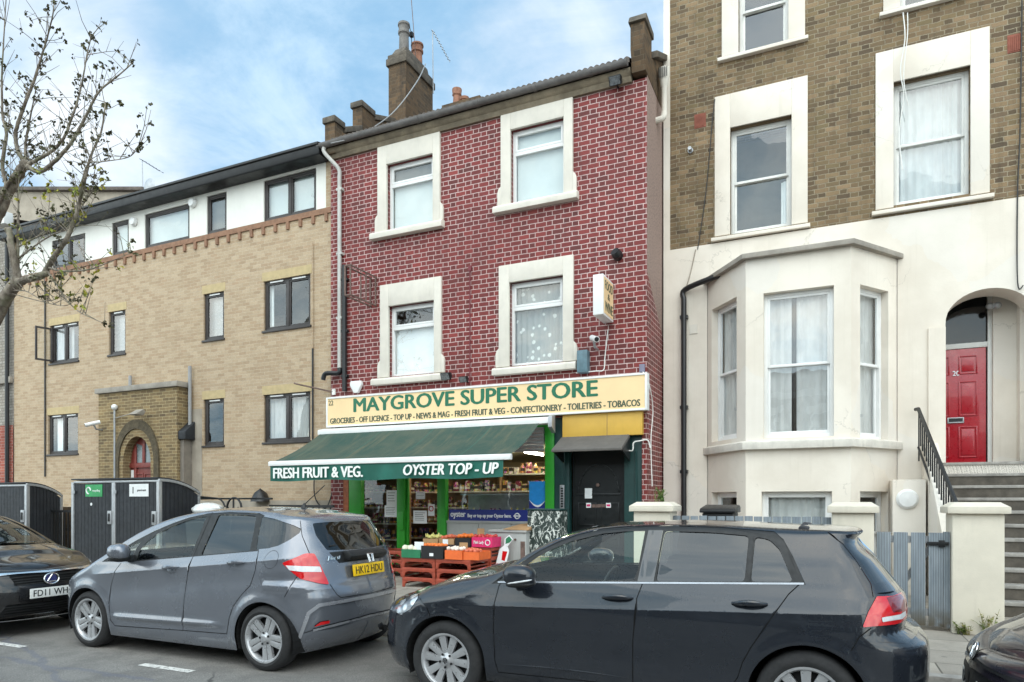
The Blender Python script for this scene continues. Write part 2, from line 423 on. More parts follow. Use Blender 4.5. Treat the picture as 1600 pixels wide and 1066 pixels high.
M_fascia = mat('black_roof_fascia', c(17, 17, 19), .45, var=.2, scale=3)
M_galv = mat('galvanised_steel', c(168, 170, 172), .4, metal=.55, var=.12, scale=10)
M_grey = mat('grey_plastic_pipe', c(150, 150, 150), .5, var=.1, dirt=.3)
M_gutter = mat('old_iron_gutter', c(104, 100, 98), .6, var=.25, scale=6, dirt=.3)
M_slate = mat('roof_tiles', c(92, 84, 78), .8, var=.3, scale=5, bump=.4, bscale=20)
M_terra = mat('terracotta_pot', c(140, 98, 78), .85, var=.25, scale=6, dirt=.4)
M_bluepot = mat('grey_chimney_pot', c(112, 108, 104), .85, var=.25, scale=6, dirt=.4)
M_rust = mat('rusty_steel', c(112, 92, 84), .8, var=.35, scale=12, bump=.3)
M_green = mat('bright_green_paint', c(46, 150, 44), .4, var=.08, scale=5, dirt=.12)
M_dkgreen = mat('dark_green_paint', c(26, 60, 58), .45, var=.15, scale=4, dirt=.25)
M_blackdoor = mat('black_door_paint', c(24, 27, 28), .35, var=.2, scale=5)
M_reddoor = mat('red_door_paint', c(170, 24, 38), .3, var=.05, scale=3, coat=.4)
M_brownred = mat('brown_red_door', c(122, 52, 44), .5, var=.15, scale=5)
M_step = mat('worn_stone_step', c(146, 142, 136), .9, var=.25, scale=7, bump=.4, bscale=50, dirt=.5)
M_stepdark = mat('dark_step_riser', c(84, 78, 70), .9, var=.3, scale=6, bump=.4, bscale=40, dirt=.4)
M_dark = mat('dark_interior', c(34, 32, 32), .9, var=.2)
M_room = mat('room_wall', c(120, 116, 110), .9, var=.1)
M_net = None
def make_net():
    m, g, b, o = newmat('net_curtain'); g.n.remove(b)
    pos = g.new('ShaderNodeTexCoord').outputs['Object']
    d = g.new('ShaderNodeBsdfDiffuse'); d.inputs[0].default_value = c(236, 236, 234)
    tl = g.new('ShaderNodeBsdfTranslucent'); tl.inputs[0].default_value = c(225, 225, 225)
    t = g.new('ShaderNodeBsdfTransparent')
    a = g.new('ShaderNodeMixShader'); a.inputs[0].default_value = .25; g.l.new(d.outputs[0], a.inputs[1]); g.l.new(tl.outputs[0], a.inputs[2])
    k = g.ramp(g.noise(g.scale(pos, (1, 1, .4)), 6, 3), .3, .7, .05, .22)
    mx = g.new('ShaderNodeMixShader'); g.put(mx.inputs[0], k); g.l.new(a.outputs[0], mx.inputs[1]); g.l.new(t.outputs[0], mx.inputs[2])
    g.l.new(mx.outputs[0], o.inputs[0]); return m
M_net = make_net()
M_lace = None
def make_lace():
    m, g, b, o = newmat('flowered_lace'); g.n.remove(b)
    pos = g.new('ShaderNodeTexCoord').outputs['Object']
    vo = g.new('ShaderNodeTexVoronoi', feature='F1'); g.put(vo.inputs['Vector'], g.scale(pos, (1, 0, 1))); vo.inputs['Scale'].default_value = 9
    x, y, z = g.sep(pos)
    low = g.ramp(z, 3.5, 4.6, 1.0, .0)
    k = g.m('MULTIPLY', g.ramp(vo.outputs['Distance'], .42, .3), g.m('GREATER_THAN', g.m('ADD', g.sep(vo.outputs['Color'])[0], g.m('MULTIPLY', low, .75)), .62))
    d = g.new('ShaderNodeBsdfDiffuse'); d.inputs[0].default_value = c(226, 226, 220)
    t = g.new('ShaderNodeBsdfTransparent')
    mx = g.new('ShaderNodeMixShader'); g.put(mx.inputs[0], g.m('ADD', g.m('MULTIPLY', k, .55), .42)); g.l.new(t.outputs[0], mx.inputs[1]); g.l.new(d.outputs[0], mx.inputs[2])
    g.l.new(mx.outputs[0], o.inputs[0]); return m
M_lace = make_lace()
M_blind = mat('pale_blind', c(208, 212, 210), .9, var=.07, scale=1.5)
M_drape = mat('white_drape', c(236, 236, 234), .9, var=.05, scale=3)
G_win = glass('window_glass', (.95, .97, .97), 1.0, .08, .05)
G_soft = glass('old_window_glass', (.9, .94, .94), 1.0, .06, .05)
G_dark = glass('dim_window_glass', (.92, .95, .95), 1.0, .06, .05)
G_shop = glass('shop_glass', (.92, .96, .95), .9, .03, .1)
G_frost = mat('frosted_glass', c(112, 120, 122), .25, var=.1, scale=4, spec=.8)

# ================================================================ ground
YK = 6.62                                   # kerb line
def asphalt():
    m, g, b, o = newmat('asphalt'); pos = g.new('ShaderNodeTexCoord').outputs['Object']
    big = g.noise(pos, .35, 6, .6); mid = g.noise(pos, 2.5, 5, .65); fine = g.noise(pos, 70, 4, .75)
    cc = g.mix(g.ramp(big, .3, .7), c(122, 119, 115), c(146, 142, 136))
    cc = g.mix(g.ramp(mid, .40, .68, 0, .8), cc, c(108, 105, 101))
    cc = g.mix(g.ramp(fine, .35, .65, 0, .75), cc, c(82, 80, 77))
    sp = g.new('ShaderNodeTexVoronoi'); g.put(sp.inputs['Vector'], pos); sp.inputs['Scale'].default_value = 42
    cc = g.mix(g.m('MULTIPLY', g.ramp(sp.outputs['Distance'], .30, .15), g.m('GREATER_THAN', g.sep(sp.outputs['Color'])[1], .78)), cc, c(150, 146, 140))
    # hairline cracks and bituminous crack sealing
    wv = g.vm('ADD', pos, g.scale(g.noise(pos, 2.2, 4, .6, out=1), (.35, .35, 0)))
    cr = g.new('ShaderNodeTexVoronoi', feature='DISTANCE_TO_EDGE'); g.put(cr.inputs['Vector'], wv); cr.inputs['Scale'].default_value = .8
    crack = g.m('MULTIPLY', g.ramp(cr.outputs['Distance'], .012, .003), g.ramp(g.noise(pos, .5, 3), .5, .62))
    cc = g.mix(crack, cc, c(36, 35, 34))
    wx, wy, wz = g.sep(wv)
    ln = g.m('MULTIPLY', g.ramp(g.m('ABSOLUTE', g.m('SUBTRACT', g.m('ADD', wy, g.m('MULTIPLY', wx, -.02)), 4.42)), .045, .02), g.m('LESS_THAN', wx, -5.2))
    ln2 = g.m('MULTIPLY', g.ramp(g.m('ABSOLUTE', g.m('SUBTRACT', g.m('ADD', wy, g.m('MULTIPLY', wx, .35)), 1.95)), .05, .02), g.m('LESS_THAN', wx, -5.6))
    cc = g.mix(g.m('MULTIPLY', g.m('MAXIMUM', ln, ln2), .5), cc, c(92, 94, 106))
    x, y, z = g.sep(pos)
    gut = g.m('MULTIPLY', g.ramp(y, YK - .55, YK - .1), g.ramp(g.noise(pos, 5, 5, .7), .42, .6))
    cc = g.mix(g.m('MULTIPLY', gut, .6), cc, c(120, 110, 82))
    oil = g.ramp(g.noise(pos, 1.1, 3), .6, .75, 0, .45)
    cc = g.mix(oil, cc, c(84, 82, 80))
    g.put(b.inputs['Base Color'], cc); g.put(b.inputs['Roughness'], g.ramp(mid, .3, .7, .6, .85))
    g.put(b.inputs['Normal'], g.bump(g.m('ADD', fine, g.m('MULTIPLY', sp.outputs['Distance'], .6)), .55, .006))
    return m
def paving():
    m, g, b, o = newmat('paving_slabs'); pos = g.new('ShaderNodeTexCoord').outputs['Object']
    br = g.new('ShaderNodeTexBrick'); br.offset = .5; br.inputs['Scale'].default_value = 1
    br.inputs['Brick Width'].default_value = .9; br.inputs['Row Height'].default_value = .6; br.inputs['Mortar Size'].default_value = .009; br.inputs['Mortar Smooth'].default_value = .3
    br.inputs['Color1'].default_value = c(168, 160, 148); br.inputs['Color2'].default_value = c(148, 141, 131); br.inputs['Mortar'].default_value = c(88, 82, 74)
    g.put(br.inputs['Vector'], pos)
    n = g.noise(pos, 2.4, 6, .65); fine = g.noise(pos, 120, 3, .7)
    cc = g.mix(g.ramp(n, .35, .72, 0, .5), br.outputs[0], c(112, 105, 96))
    cc = g.mix(g.ramp(fine, .35, .7, 0, .3), cc, c(90, 85, 78))
    gum = g.new('ShaderNodeTexVoronoi'); g.put(gum.inputs['Vector'], pos); gum.inputs['Scale'].default_value = 3.2
    cc = g.mix(g.m('MULTIPLY', g.ramp(gum.outputs['Distance'], .10, .07), .55), cc, c(92, 88, 84))
    g.put(b.inputs['Base Color'], cc); b.inputs['Roughness'].default_value = .85
    g.put(b.inputs['Normal'], g.bump(g.m('ADD', g.m('MULTIPLY', br.outputs['Fac'], -1.5), fine), .3, .006))
    return m
M_asphalt, M_pave = asphalt(), paving()
M_kerb = mat('granite_kerb', c(150, 146, 140), .85, var=.25, scale=9, bump=.3, bscale=60, dirt=.3)
M_line = None
def worn_paint():
    m, g, b, o = newmat('worn_road_paint'); pos = g.new('ShaderNodeTexCoord').outputs['Object']
    k = g.ramp(g.noise(pos, 26, 5, .7), .36, .52)
    g.put(b.inputs['Base Color'], g.mix(g.m('MULTIPLY', k, .9), c(108, 104, 100), c(216, 214, 208))); b.inputs['Roughness'].default_value = .8
    g.put(b.inputs['Normal'], g.bump(g.noise(pos, 120, 2), .3, .005)); return m
M_line = worn_paint()
mb = MB(); mb.quad((-120, -60, 0), (90, -60, 0), (90, YK, 0), (-120, YK, 0)); tag(mb.build('road', M_asphalt, recalc=False), kind='structure')
mb = MB(); mb.quad((-120, YK + .14, .12), (90, YK + .14, .12), (90, 60, .12), (-120, 60, .12)); tag(mb.build('pavement', M_pave, recalc=False), kind='structure')
mb = MB()
xk = -60.0
while xk < 40:
    mb.box(xk, xk + .905, YK, YK + .14, -.1, .124); xk += .915
tag(mb.build('kerb', M_kerb, bev=.012), kind='structure')
mb = MB()
for i in range(-9, 9):
    x0 = -6.0 + 2.54 * i
    mb.quad((x0, 4.455, .004), (x0 + .68, 4.455, .004), (x0 + .68, 4.545, .004), (x0, 4.545, .004))
tag(mb.build('road_marking', M_line, recalc=False), kind='structure')

# ================================================================ windows
def onfr(fr, px, py):
    o, u, n, z = fr; d = Vector(ray(px, py)); e = Vector((0, 0, HC))
    t = (o - e).dot(n) / d.dot(n); p = e + d * t
    return (p - o).dot(u), p.z
def bars(mb, u0, u1, z0, z1, d0, d1, w, wt=None, wb=None):
    wt = wt or w; wb = wb or w
    mb.box(u0, u0 + w, d0, d1, z0, z1); mb.box(u1 - w, u1, d0, d1, z0, z1)
    mb.box(u0 + w, u1 - w, d0, d1, z1 - wt, z1); mb.box(u0 + w, u1 - w, d0, d1, z0, z0 + wb)
def drape(fr, u0, u1, z0, z1, d, waves=7, amp=.03, nz=2):
    mb = MB(fr); n = waves * 6; pts = []
    ph = random.uniform(0, 6)
    for i in range(n + 1):
        t = i / n
        for k in range(nz):
            pts.append((u0 + (u1 - u0) * t, d + amp * math.sin(t * waves * 6.283 + ph + .6 * math.sin(t * 9)) * (.7 + .3 * math.sin(5 * t + ph)), z0 + (z1 - z0) * k / (nz - 1)))
    mb.add(pts, [(i * nz, (i + 1) * nz, (i + 1) * nz + 1, i * nz + 1) for i in range(n)])
    return mb
def window(parent, fr, u0, u1, z0, z1, kind, d=.1, fm=None, gm=None, cover=None, label=None):
    """a window set d metres into the wall: frame (the part) with pane, curtain and backing as sub-parts"""
    fm = fm or M_white; gm = gm or G_win
    mb = MB(fr); w = .055; panes = []
    bars(mb, u0, u1, z0, z1, d, d + .07, w)
    if kind == 'double':
        um = (u0 + u1) / 2
        mb.box(um - .035, um + .035, d - .004, d + .066, z0 + w, z1 - w)
        for a, b in ((u0 + w, um - .035), (um + .035, u1 - w)):
            bars(mb, a, b, z0 + w, z1 - w, d + .006, d + .06, .035)
            panes.append((a + .03, b - .03, z0 + w + .03, z1 - w - .03, d + .03))
    elif kind == 'single':
        bars(mb, u0 + w, u1 - w, z0 + w, z1 - w, d + .006, d + .06, .035)
        panes.append((u0 + w + .03, u1 - w - .03, z0 + w + .03, z1 - w - .03, d + .03))
    elif kind == 'toplight':
        zm = z1 - (z1 - z0) * .31
        mb.box(u0 + w, u1 - w, d - .003, d + .067, zm - .035, zm + .035)
        bars(mb, u0 + w, u1 - w, zm + .035, z1 - w, d - .008, d + .05, .04)
        panes.append((u0 + w + .035, u1 - w - .035, zm + .07, z1 - w - .035, d + .03)); panes.append((u0 + w - .005, u1 - w + .005, z0 + w - .005, zm - .03, d + .035))
    elif kind == 'sash':
        zm = (z0 + z1) / 2
        bars(mb, u0 + w, u1 - w, zm - .02, z1 - w, d + .01, d + .05, .04, wb=.045)
        bars(mb, u0 + w, u1 - w, z0 + w, zm + .02, d + .052, d + .09, .04, wt=.045, wb=.06)
        panes.append((u0 + w + .035, u1 - w - .035, zm, z1 - w - .03, d + .03)); panes.append((u0 + w + .035, u1 - w - .035, z0 + w + .05, zm, d + .07))
    f = mb.build('window', fm, parent, bev=.004)
    if label: f['label'] = label
    for p in panes:
        q = MB(fr); q.quad((p[0], p[4], p[2]), (p[1], p[4], p[2]), (p[1], p[4], p[3]), (p[0], p[4], p[3])); q.build('pane', gm, f, recalc=False)
    if kind != 'none':
        q = MB(fr); q.box(u0 - .25, u1 + .25, d + .9, d + .93, z0 - .3, z1 + .2); q.build('backing', M_room if cover else M_dark, f)
    for cv in (cover or []):
        nm, a, b, lo, hi, mm = cv
        a, b = u0 + (u1 - u0) * a, u0 + (u1 - u0) * b; lo, hi = z0 + (z1 - z0) * lo, z0 + (z1 - z0) * hi
        if nm == 'curtain': drape(fr, a, b, lo, hi, d + .125, max(2, int((b - a) * 9)), .025).build('curtain', mm, f, smooth=True, recalc=False)
        else:
            q = MB(fr); q.quad((a, d + .105, lo), (b, d + .105, lo), (b, d + .105, hi), (a, d + .105, hi)); q.build(nm, mm, f, recalc=False)
    return f
def shell(parent, x0, x1, y0, y1, z1, m, roof=M_slate, skip=()):
    mb = MB()
    if 'l' not in skip: mb.box(x0, x0 + .2, y0, y1, 0, z1)
    if 'r' not in skip: mb.box(x1 - .2, x1, y0, y1, 0, z1)
    mb.box(x0, x1, y1, y1 + .2, 0, z1)
    mb.build('side_wall', m, parent)

# ================================================================ shop building
F = 11.7
fs = frame((0, F, 0), (1, 0, 0), (0, 1, 0))
sx = lambda px: at(px, 0, F).x
sz = lambda px, py: at(px, py, F).z
XL, XR = sx(517), sx(1011)
shop = thing('shop_building', 'three storey shop building of red painted brick with white pointing and green shopfront', 'building', ((XL + XR) / 2, F, .12))
z_eave = 8.9; z_sf = sz(700, 662)
def mean_z(a, b): return (sz(*a) + sz(*b)) / 2
wins = []   # (u0,u1,z0,z1 opening), (outer u0,u1,ztop, sill bottom, sill u0,u1)
for oL, oR, top, sL, sR, sill, iL, iR, itop in (
        (592, 689, (640, 219), 583, 695, (640, 367), 606, 678, (645, 249)),
        (784, 896, (840, 160), 774, 905, (840, 325), 799, 882, (842, 194)),
        (596, 691, (643, 440), 585, 699, (643, 599), 609, 680, (648, 474)),
        (781, 897, (840, 408), 773, 903, (840, 583), 797, 881, (842, 436))):
    zs = sz(*sill)
    wins.append((sx(iL), sx(iR), zs + .17, sz(*itop), sx(oL), sx(oR), sz(*top), zs, sx(sL), sx(sR)))
xa, xb = sx(536), sx(1003)
mb = MB(fs)
mb.sheet([(XL, .12), (xa, .12), (xa, z_sf), (xb, z_sf), (xb, .12), (XR, .12), (XR, z_eave), (XL, z_eave)], [rect(w[0], w[1], w[2], w[3]) for w in wins], 0, .08)
mb.add([(XL, .0, .12), (XL, .3, .12), (XL, .3, z_eave), (XL, 0, z_eave)], [(0, 1, 2, 3)])
mb.add([(xa, 0, .12), (xa, .3, .12), (xa, .3, z_sf), (xa, 0, z_sf)], [(0, 1, 2, 3)]); mb.add([(xb, 0, .12), (xb, .3, .12), (xb, .3, z_sf), (xb, 0, z_sf)], [(0, 1, 2, 3)])
mb.build('wall', M_red, shop, recalc=False)
# right-hand return: painted brick below, roughcast above
mb = MB(); ps = [(F, .12), (F + 1.35, .12), (F + 1.35, 4.6), (F, 5.55)]
mb.add([(XR, a, b) for a, b in ps], [(0, 1, 2, 3)]); mb.build('side_wall', M_red, shop, recalc=False)
mb = MB(); ps = [(F, 5.55), (F + 1.35, 4.6), (F + 9, 4.6), (F + 9, 9.6), (F, 9.0)]
mb.add([(XR, a, b) for a, b in ps], [(0, 1, 2, 3, 4)])
mb.add([(XR, F + 1.35, .12), (XR, F + 9, .12), (XR, F + 9, 4.6), (XR, F + 1.35, 4.6)], [(0, 1, 2, 3)])
mb.add([(XL, F + .3, .12), (XL, F + 9, .12), (XL, F + 9, 8.9), (XL, F + .3, 8.9)], [(0, 1, 2, 3)])
mb.add([(XL, F + 9, .12), (XR, F + 9, .12), (XR, F + 9, 9.6), (XL, F + 9, 9.6)], [(0, 1, 2, 3)])
mb.build('rendered_side_wall', M_rough, shop, recalc=False)
# window surrounds and windows
for i, (u0, u1, z0, z1, a, b, zt, zs, sa, sb) in enumerate(wins):
    cov = [[('blind', .04, .96, .02, .7, M_blind), ('blind', .04, .96, .7, .97, M_room)], [('blind', .05, .95, .02, .98, M_blind)],
           [('blind', .03, .97, .02, .68, M_drape)], [('curtain', .03, .97, .02, .98, M_lace)]][i]
    f = window(shop, fs, u0, u1, z0, z1, 'toplight', .075, M_white, [G_soft, G_soft, G_dark, G_dark][i], cov)
    mb = MB(fs); pr = -.055
    mb.box(a, u0, pr, .02, zs + .16, zt); mb.box(u1, b, pr, .02, zs + .16, zt); mb.box(u0, u1, pr, .02, z1, zt)
    for s in (-1, 1):                                     # the stepped ears at the foot of each jamb
        e0 = a if s < 0 else b
        mb.prism([(e0, zs + .16), (e0, zs + .52), (e0 + s * .05, zs + .47), (e0 + s * .07, zs + .40), (e0 + s * .07, zs + .16)], pr + .004, .02)
    # inner returns of the raised band
    mb.build('surround', M_stone, f, bev=.006)
    mb = MB(fs); mb.prismu([(.1, zs), (-.14, zs), (-.14, zs + .10), (-.11, zs + .135), (.1, zs + .16)], sa, sb)
    mb.build('sill', M_stone, f, bev=.008)
# eaves cornice, gutter, roof edge
mb = MB(fs); xg0, xg1 = sx(513), sx(988)
mb.prismu([(.05, 8.86), (-.06, 8.86), (-.08, 8.95), (-.13, 8.99), (-.15, 9.06), (.05, 9.06)], xg0 + .05, xg1)
mb.build('cornice', M_cornice, shop, bev=.006)
mb = MB(fs); n = 10
prof = [(-.21 + .075 * math.cos(math.pi + math.pi * k / n), 9.14 + .085 * math.sin(math.pi + math.pi * k / n)) for k in range(n + 1)]
mb.prismu(prof + [(-.145, 9.14), (-.275, 9.14)][:1], xg0 - .1, xg1 - .03)
for px in (660, 752, 840, 925): mb.prismu([(p[0] - .008 if p[0] < -.21 else p[0] + .008, p[1] - .008) for p in prof], sx(px), sx(px) + .06)
mb.build('gutter', M_gutter, shop, smooth=True)
mb = MB(fs)
nx = 60; x0r, x1r = xg0 + .2, xg1
pts = []
for i in range(nx * 4 + 1):
    t = i / (nx * 4); uu = x0r + (x1r - x0r) * t; hh = .034 * abs(math.sin(math.pi * t * nx))
    pts += [(uu, -.19, 9.20 + hh), (uu, -.19, 9.12), (uu, 4.6, 9.18 + 2.1 + hh)]
mb.add(pts, [(3 * i, 3 * i + 1, 3 * i + 4, 3 * i + 3) for i in range(nx * 4)] + [(3 * i, 3 * i + 3, 3 * i + 5, 3 * i + 2) for i in range(nx * 4)])
mb.quad((x0r, 4.6, 11.22), (x1r, 4.6, 11.22), (x1r, 9, 9.2), (x0r, 9, 9.2))
mb.build('roof', M_slate, shop, smooth=True)
# party walls standing above the roof, stepped, with copings
mb = MB(); px0, px1 = XL - .06, XL + .2
mb.prismu([(F - .12, 8.95), (F - .12, 9.60), (F + .16, 9.60), (F + .16, 9.5), (F + .82, 9.85), (F + .82, 10.42), (F + 1.25, 10.42), (F + 1.3, 10.35), (F + 2.3, 10.75), (F + 5, 11.2), (F + 5, 8.95)], px0, px1)
pw = mb.build('party_wall', M_chim, shop)
for a, za, b, zb in ((F - .17, 9.602, F + .20, 9.602), (F + .20, 9.53, F + .8, 9.86), (F + .77, 10.422, F + 1.29, 10.422), (F + 1.29, 10.36, F + 2.1, 10.68)):
    mb = MB(); mb.prismu([(a, za), (b, zb), (b, zb + .13), (a, za + .13)], px0 - .035, px1 + .035); mb.build('coping', M_soot, pw, bev=.02)
mb = MB(); qx0, qx1 = sx(990), XR + .012
mb.prismu([(F - .14, 8.95), (F - .17, 9.18), (F - .22, 9.3), (F - .22, 9.74), (F + .3, 9.74), (F + .3, 9.4), (F + 4.5, 11.5), (F + 4.5, 8.95)], qx0, qx1)
pw = mb.build('party_wall', M_chim, shop, bev=.01)
mb = MB(); mb.prismu([(F - .28, 9.742), (F + .36, 9.742), (F + .34, 9.86), (F - .2, 9.88)], qx0 - .03, qx1 + .03); mb.build('coping', M_soot, pw, bev=.02); mb = MB(); mb.prismu([(F + .36, 9.44), (F + 4.4, 11.46), (F + 4.4, 11.56), (F + .36, 9.56)], qx0 - .05, qx1 + .09)
mb.build('coping', M_soot, pw, bev=.02)
# chimney stack on the left party wall
cx0, cx1, cy0, cy1 = -9.66, -9.17, 13.85, 15.1
mb = MB(); mb.box(cx0, cx1, cy0, cy1, 9.5, 12.25); ch = mb.build('chimney', M_chim, shop)
mb = MB(); mb.box(cx0 - .05, cx1 + .05, cy0 - .05, cy1 + .05, 12.13, 12.30); mb.box(cx0 - .02, cx1 + .02, cy0 - .02, cy1 + .02, 12.302, 12.40)
mb.prismu([(cy0, 12.402), (cy1, 12.402), (cy1 - .12, 12.62), (cy0 + .16, 12.62)], cx0 + .08, cx1 - .08)
mb.build('chimney_cap', M_soot, ch, bev=.02)
for yy, h, r, m in ((cy0 + .30, .74, .13, M_bluepot), (cy1 - .35, .60, .14, M_terra)):
    mb = MB(); mb.lathe([(r * 1.05, 0), (r * .95, .1), (r * .88, h * .62), (r * 1.1, h * .66), (r * 1.1, h * .74), (r * .98, h * .77), (r * 1.0, h * .9), (r * 1.16, h * .93), (r * 1.12, h), (r * .8, h), (r * .75, h - .15)], (cx0 + cx1) / 2, yy, 12.55, 20)
    mb.build('chimney_pot', m, ch, smooth=True)
# rainwater pipes on the left edge
mb = MB(fs); xp = sx(534)
e = lambda px, py, d: (at(px, py, F + d).x, d, at(px, py, F + d).z)
mb.tube(curve_pts([(xg0 + .06, -.2, 9.08), (xg0 + .07, -.2, 8.95), (xp - .02, -.09, 8.62), (xp, -.075, 8.45)], 5) + [(xp, -.075, sz(534, 578))], .042, 10)
for py in (300, 400, 500): mb.box(xp - .07, xp + .07, -.1, .0, sz(534, py), sz(534, py) + .05)
mb.build('downpipe', mat('dull_white_pipe', c(182, 180, 174), .5, var=.1, dirt=.3), shop, smooth=True)
mb = MB(fs); mb.tube(curve_pts([(xp, -.075, sz(534, 576)), (xp - .02, -.08, sz(534, 584)), (sx(517), -.16, sz(515, 586)), (sx(513), -.17, sz(513, 596))], 5), .05, 10)
xq = sx(541); mb.tube([(xq, -.06, sz(541, 416)), (xq, -.06, sz(541, 612))], .05, 10)
for py in (440, 520, 590): mb.box(xq - .075, xq + .075, -.08, .0, sz(541, py), sz(541, py) + .05)
mb.build('downpipe', M_black, shop, smooth=True)
# a red-painted conduit between the first-floor windows
mb = MB(fs); xv = sx(735); mb.tube([(xv, -.02, sz(735, 418)), (xv, -.02, sz(735, 600))], .013, 6); mb.box(xv - .03, xv + .03, -.035, -.003, sz(735, 424), sz(735, 416))
mb.build('conduit', mat('red_masonry_paint', c(112, 40, 48), .6), shop)
# ================================================================ flats on the left
FL = F + .06
fl = frame((0, FL, 0), (1, 0, 0), (0, 1, 0))
lx = lambda px: at(px, 0, FL).x
lz = lambda px, py: at(px, py, FL).z
flats = thing('apartment_building', 'tan brick block of flats with black eaves, white top storey and dark brown windows', 'building', (-14.5, FL, .12))
LX0, LX1 = lx(22), XL - .001
zb0, zb1, zr = 7.64, 7.9, 8.92
lw = []
for l, r, y1a, y0a, kind, cov in (
        (78, 123, (100, 506), (100, 566), 'double', [('curtain', .05, .62, .02, .95, M_net)]),
        (170, 196, (183, 486), (183, 553.5), 'single', [('blind', 0, 1, 0, 1, G_frost)]),
        (318, 350, (334, 457.5), (334, 530.5), 'single', [('blind', 0, 1, 0, 1, G_frost)]),
        (412, 485, (448, 434), (448, 513), 'double', [('curtain', .0, .12, .02, .98, M_drape)]),
        (75, 122, (98, 647.5), (98, 709.5), 'double', [('curtain', .1, .35, .02, .95, M_drape)]),
        (318, 350, (334, 623.5), (334, 696), 'single', None),
        (412, 485, (448, 614.5), (448, 690), 'double', [('curtain', .04, .48, .02, .97, M_net), ('curtain', .52, .96, .02, .97, M_net)])):
    lw.append((lx(l), lx(r), lz(*y0a), lz(*y1a), kind, cov))
# porch opening kept as a plain doorway in the projecting porch, so the main wall only carries windows
mb = MB(fl); mb.sheet(rect(LX0, LX1, .12, zb1), [rect(*w[:4]) for w in lw], 0, .1)
mb.build('wall', M_tan, flats, recalc=False)
for i, w in enumerate(lw):
    f = window(flats, fl, *w[:4], w[4], .045, M_brown, [G_win, G_win, G_win, G_soft, G_dark, G_dark, G_dark][i], w[5])
    m2 = MB(fl); m2.box(w[0] - .03, w[1] + .03, -.035, .045, w[2] - .045, w[2]); m2.build('sill', M_brown, f, bev=.004)
    m2 = MB(fl); m2.box(w[0] - .04, w[1] + .04, -.006, .04, w[3] + .004, w[3] + .2); m2.build('lintel', mat('pale_soldier_course', c(186, 166, 126), .9, var=.1, scale=8, bump=.2), f)
    for (a, b) in ([(.12, .4), (.6, .88)] if w[4] == 'double' else [(.25, .75)]):
        m2 = MB(fl); m2.box(w[0] + (w[1] - w[0]) * a, w[0] + (w[1] - w[0]) * b, .03, .048, w[3] - .05, w[3] - .02); m2.build('trickle_vent', M_white, f)
# the open casement of the far left window
w = lw[0]; m2 = MB(frame((w[0] + .05, FL + .05, 0), (-.25, -.97, 0)))
bars(m2, 0, .42, w[2] + .06, w[3] - .06, -.02, .02, .05); cs = m2.build('open_casement', M_brown, flats, bev=.004)
m2 = MB(frame((w[0] + .05, FL + .05, 0), (-.25, -.97, 0))); m2.quad((.05, 0, w[2] + .1), (.37, 0, w[2] + .1), (.37, 0, w[3] - .1), (.05, 0, w[3] - .1)); m2.build('pane', G_win, cs, recalc=False)
# dentilled band, white top storey, black eaves
mb = MB(fl); M_dent = mat('brown_soldier_brick', c(140, 106, 84), .9, var=.2, scale=9, bump=.3)
mb.box(LX0, LX1, -.03, .0, zb1 - .11, zb1 + .01)
x = LX0
while x < LX1 - .1: mb.box(x, x + .075, -.045, .0, zb0 - .02, zb1 - .108); x += .36
mb.build('dentil_course', M_dent, flats)
tw = []
for l, r, a, b, kind, cov in ((80, 132, (106, 370), (106, 420), 'double', None), (174, 200, (187, 345), (187, 400), 'single', [('blind', 0, 1, 0, 1, M_blind)]),
                             (225, 295, (260, 326), (260, 380), 'single', [('blind', 0, 1, 0, 1, M_blind)]), (322, 353, (337, 302.5), (337, 359), 'single', [('blind', 0, 1, 0, 1, M_room)]), (411, 493, (452, 271), (452, 331.5), 'double', [('blind', 0, 1, 0, .96, M_blind)])):
    tw.append((lx(l), lx(r), zb1 + .03, min(zr - .06, lz(*a)), kind, cov))
mb = MB(fl); mb.sheet(rect(LX0, LX1, zb1 + .011, zr), [rect(*w[:4]) for w in tw], .02, .08)
mb.build('top_storey_cladding', M_panelwhite, flats, recalc=False)
for w in tw:
    window(flats, fl, *w[:4], w[4], .05, M_brown, G_soft, w[5])
mb = MB(fl); mb.prismu([(.3, zr), (-.31, zr), (-.33, zr + .03), (-.33, zr + .19), (-.37, zr + .20), (-.37, zr + .25), (-.25, zr + .28), (.3, zr + .28)], LX0 - .2, LX1 - .1)
mb.build('eaves_fascia', M_fascia, flats, bev=.006)
mb = MB(fl); mb.quad((LX0 - .2, -.25, zr + .29), (LX1 - .12, -.25, zr + .29), (LX1 - .12, 4.5, zr + 1.7), (LX0 - .2, 4.5, zr + 1.7)); mb.quad((LX0 - .2, 4.5, zr + 1.7), (LX1 - .12, 4.5, zr + 1.7), (LX1 - .12, 9, zr), (LX0 - .2, 9, zr))
mb.build('roof', M_slate, flats, recalc=False)
shell(flats, LX0, LX1, FL + .02, FL + 9, zr, M_tan)
for px, py in ((302, 318), (210, 347)):
    q = at(px, py, FL); m2 = MB(fl); m2.lathe([(.10, 0), (.11, -.04), (.085, -.1), (.0, -.115)], q.x, .02, q.z, 18, 'd'); m2.build('extract_vent', M_white, flats, smooth=True)
for px, py0, py1 in ((72, 425, 745), (490, 380, 545), (490, 545, 742)):
    m2 = MB(fl); m2.tube([(lx(px), -.03, lz(px, py0)), (lx(px), -.03, lz(px, py1))], .014 if px == 490 and py0 < 400 else .02, 6); m2.build('cable_conduit', M_tan if (px == 490 and py0 < 400) else M_black, flats)
for px, a, b, m in ((301, 573, 665, M_grey), (208, 588, 604, M_grey)):
    m2 = MB(fl); m2.tube([(lx(px), -.08, lz(px, a)), (lx(px), -.08, lz(px, b))], .04, 8); m2.build('vent_pipe', m, flats, smooth=True)
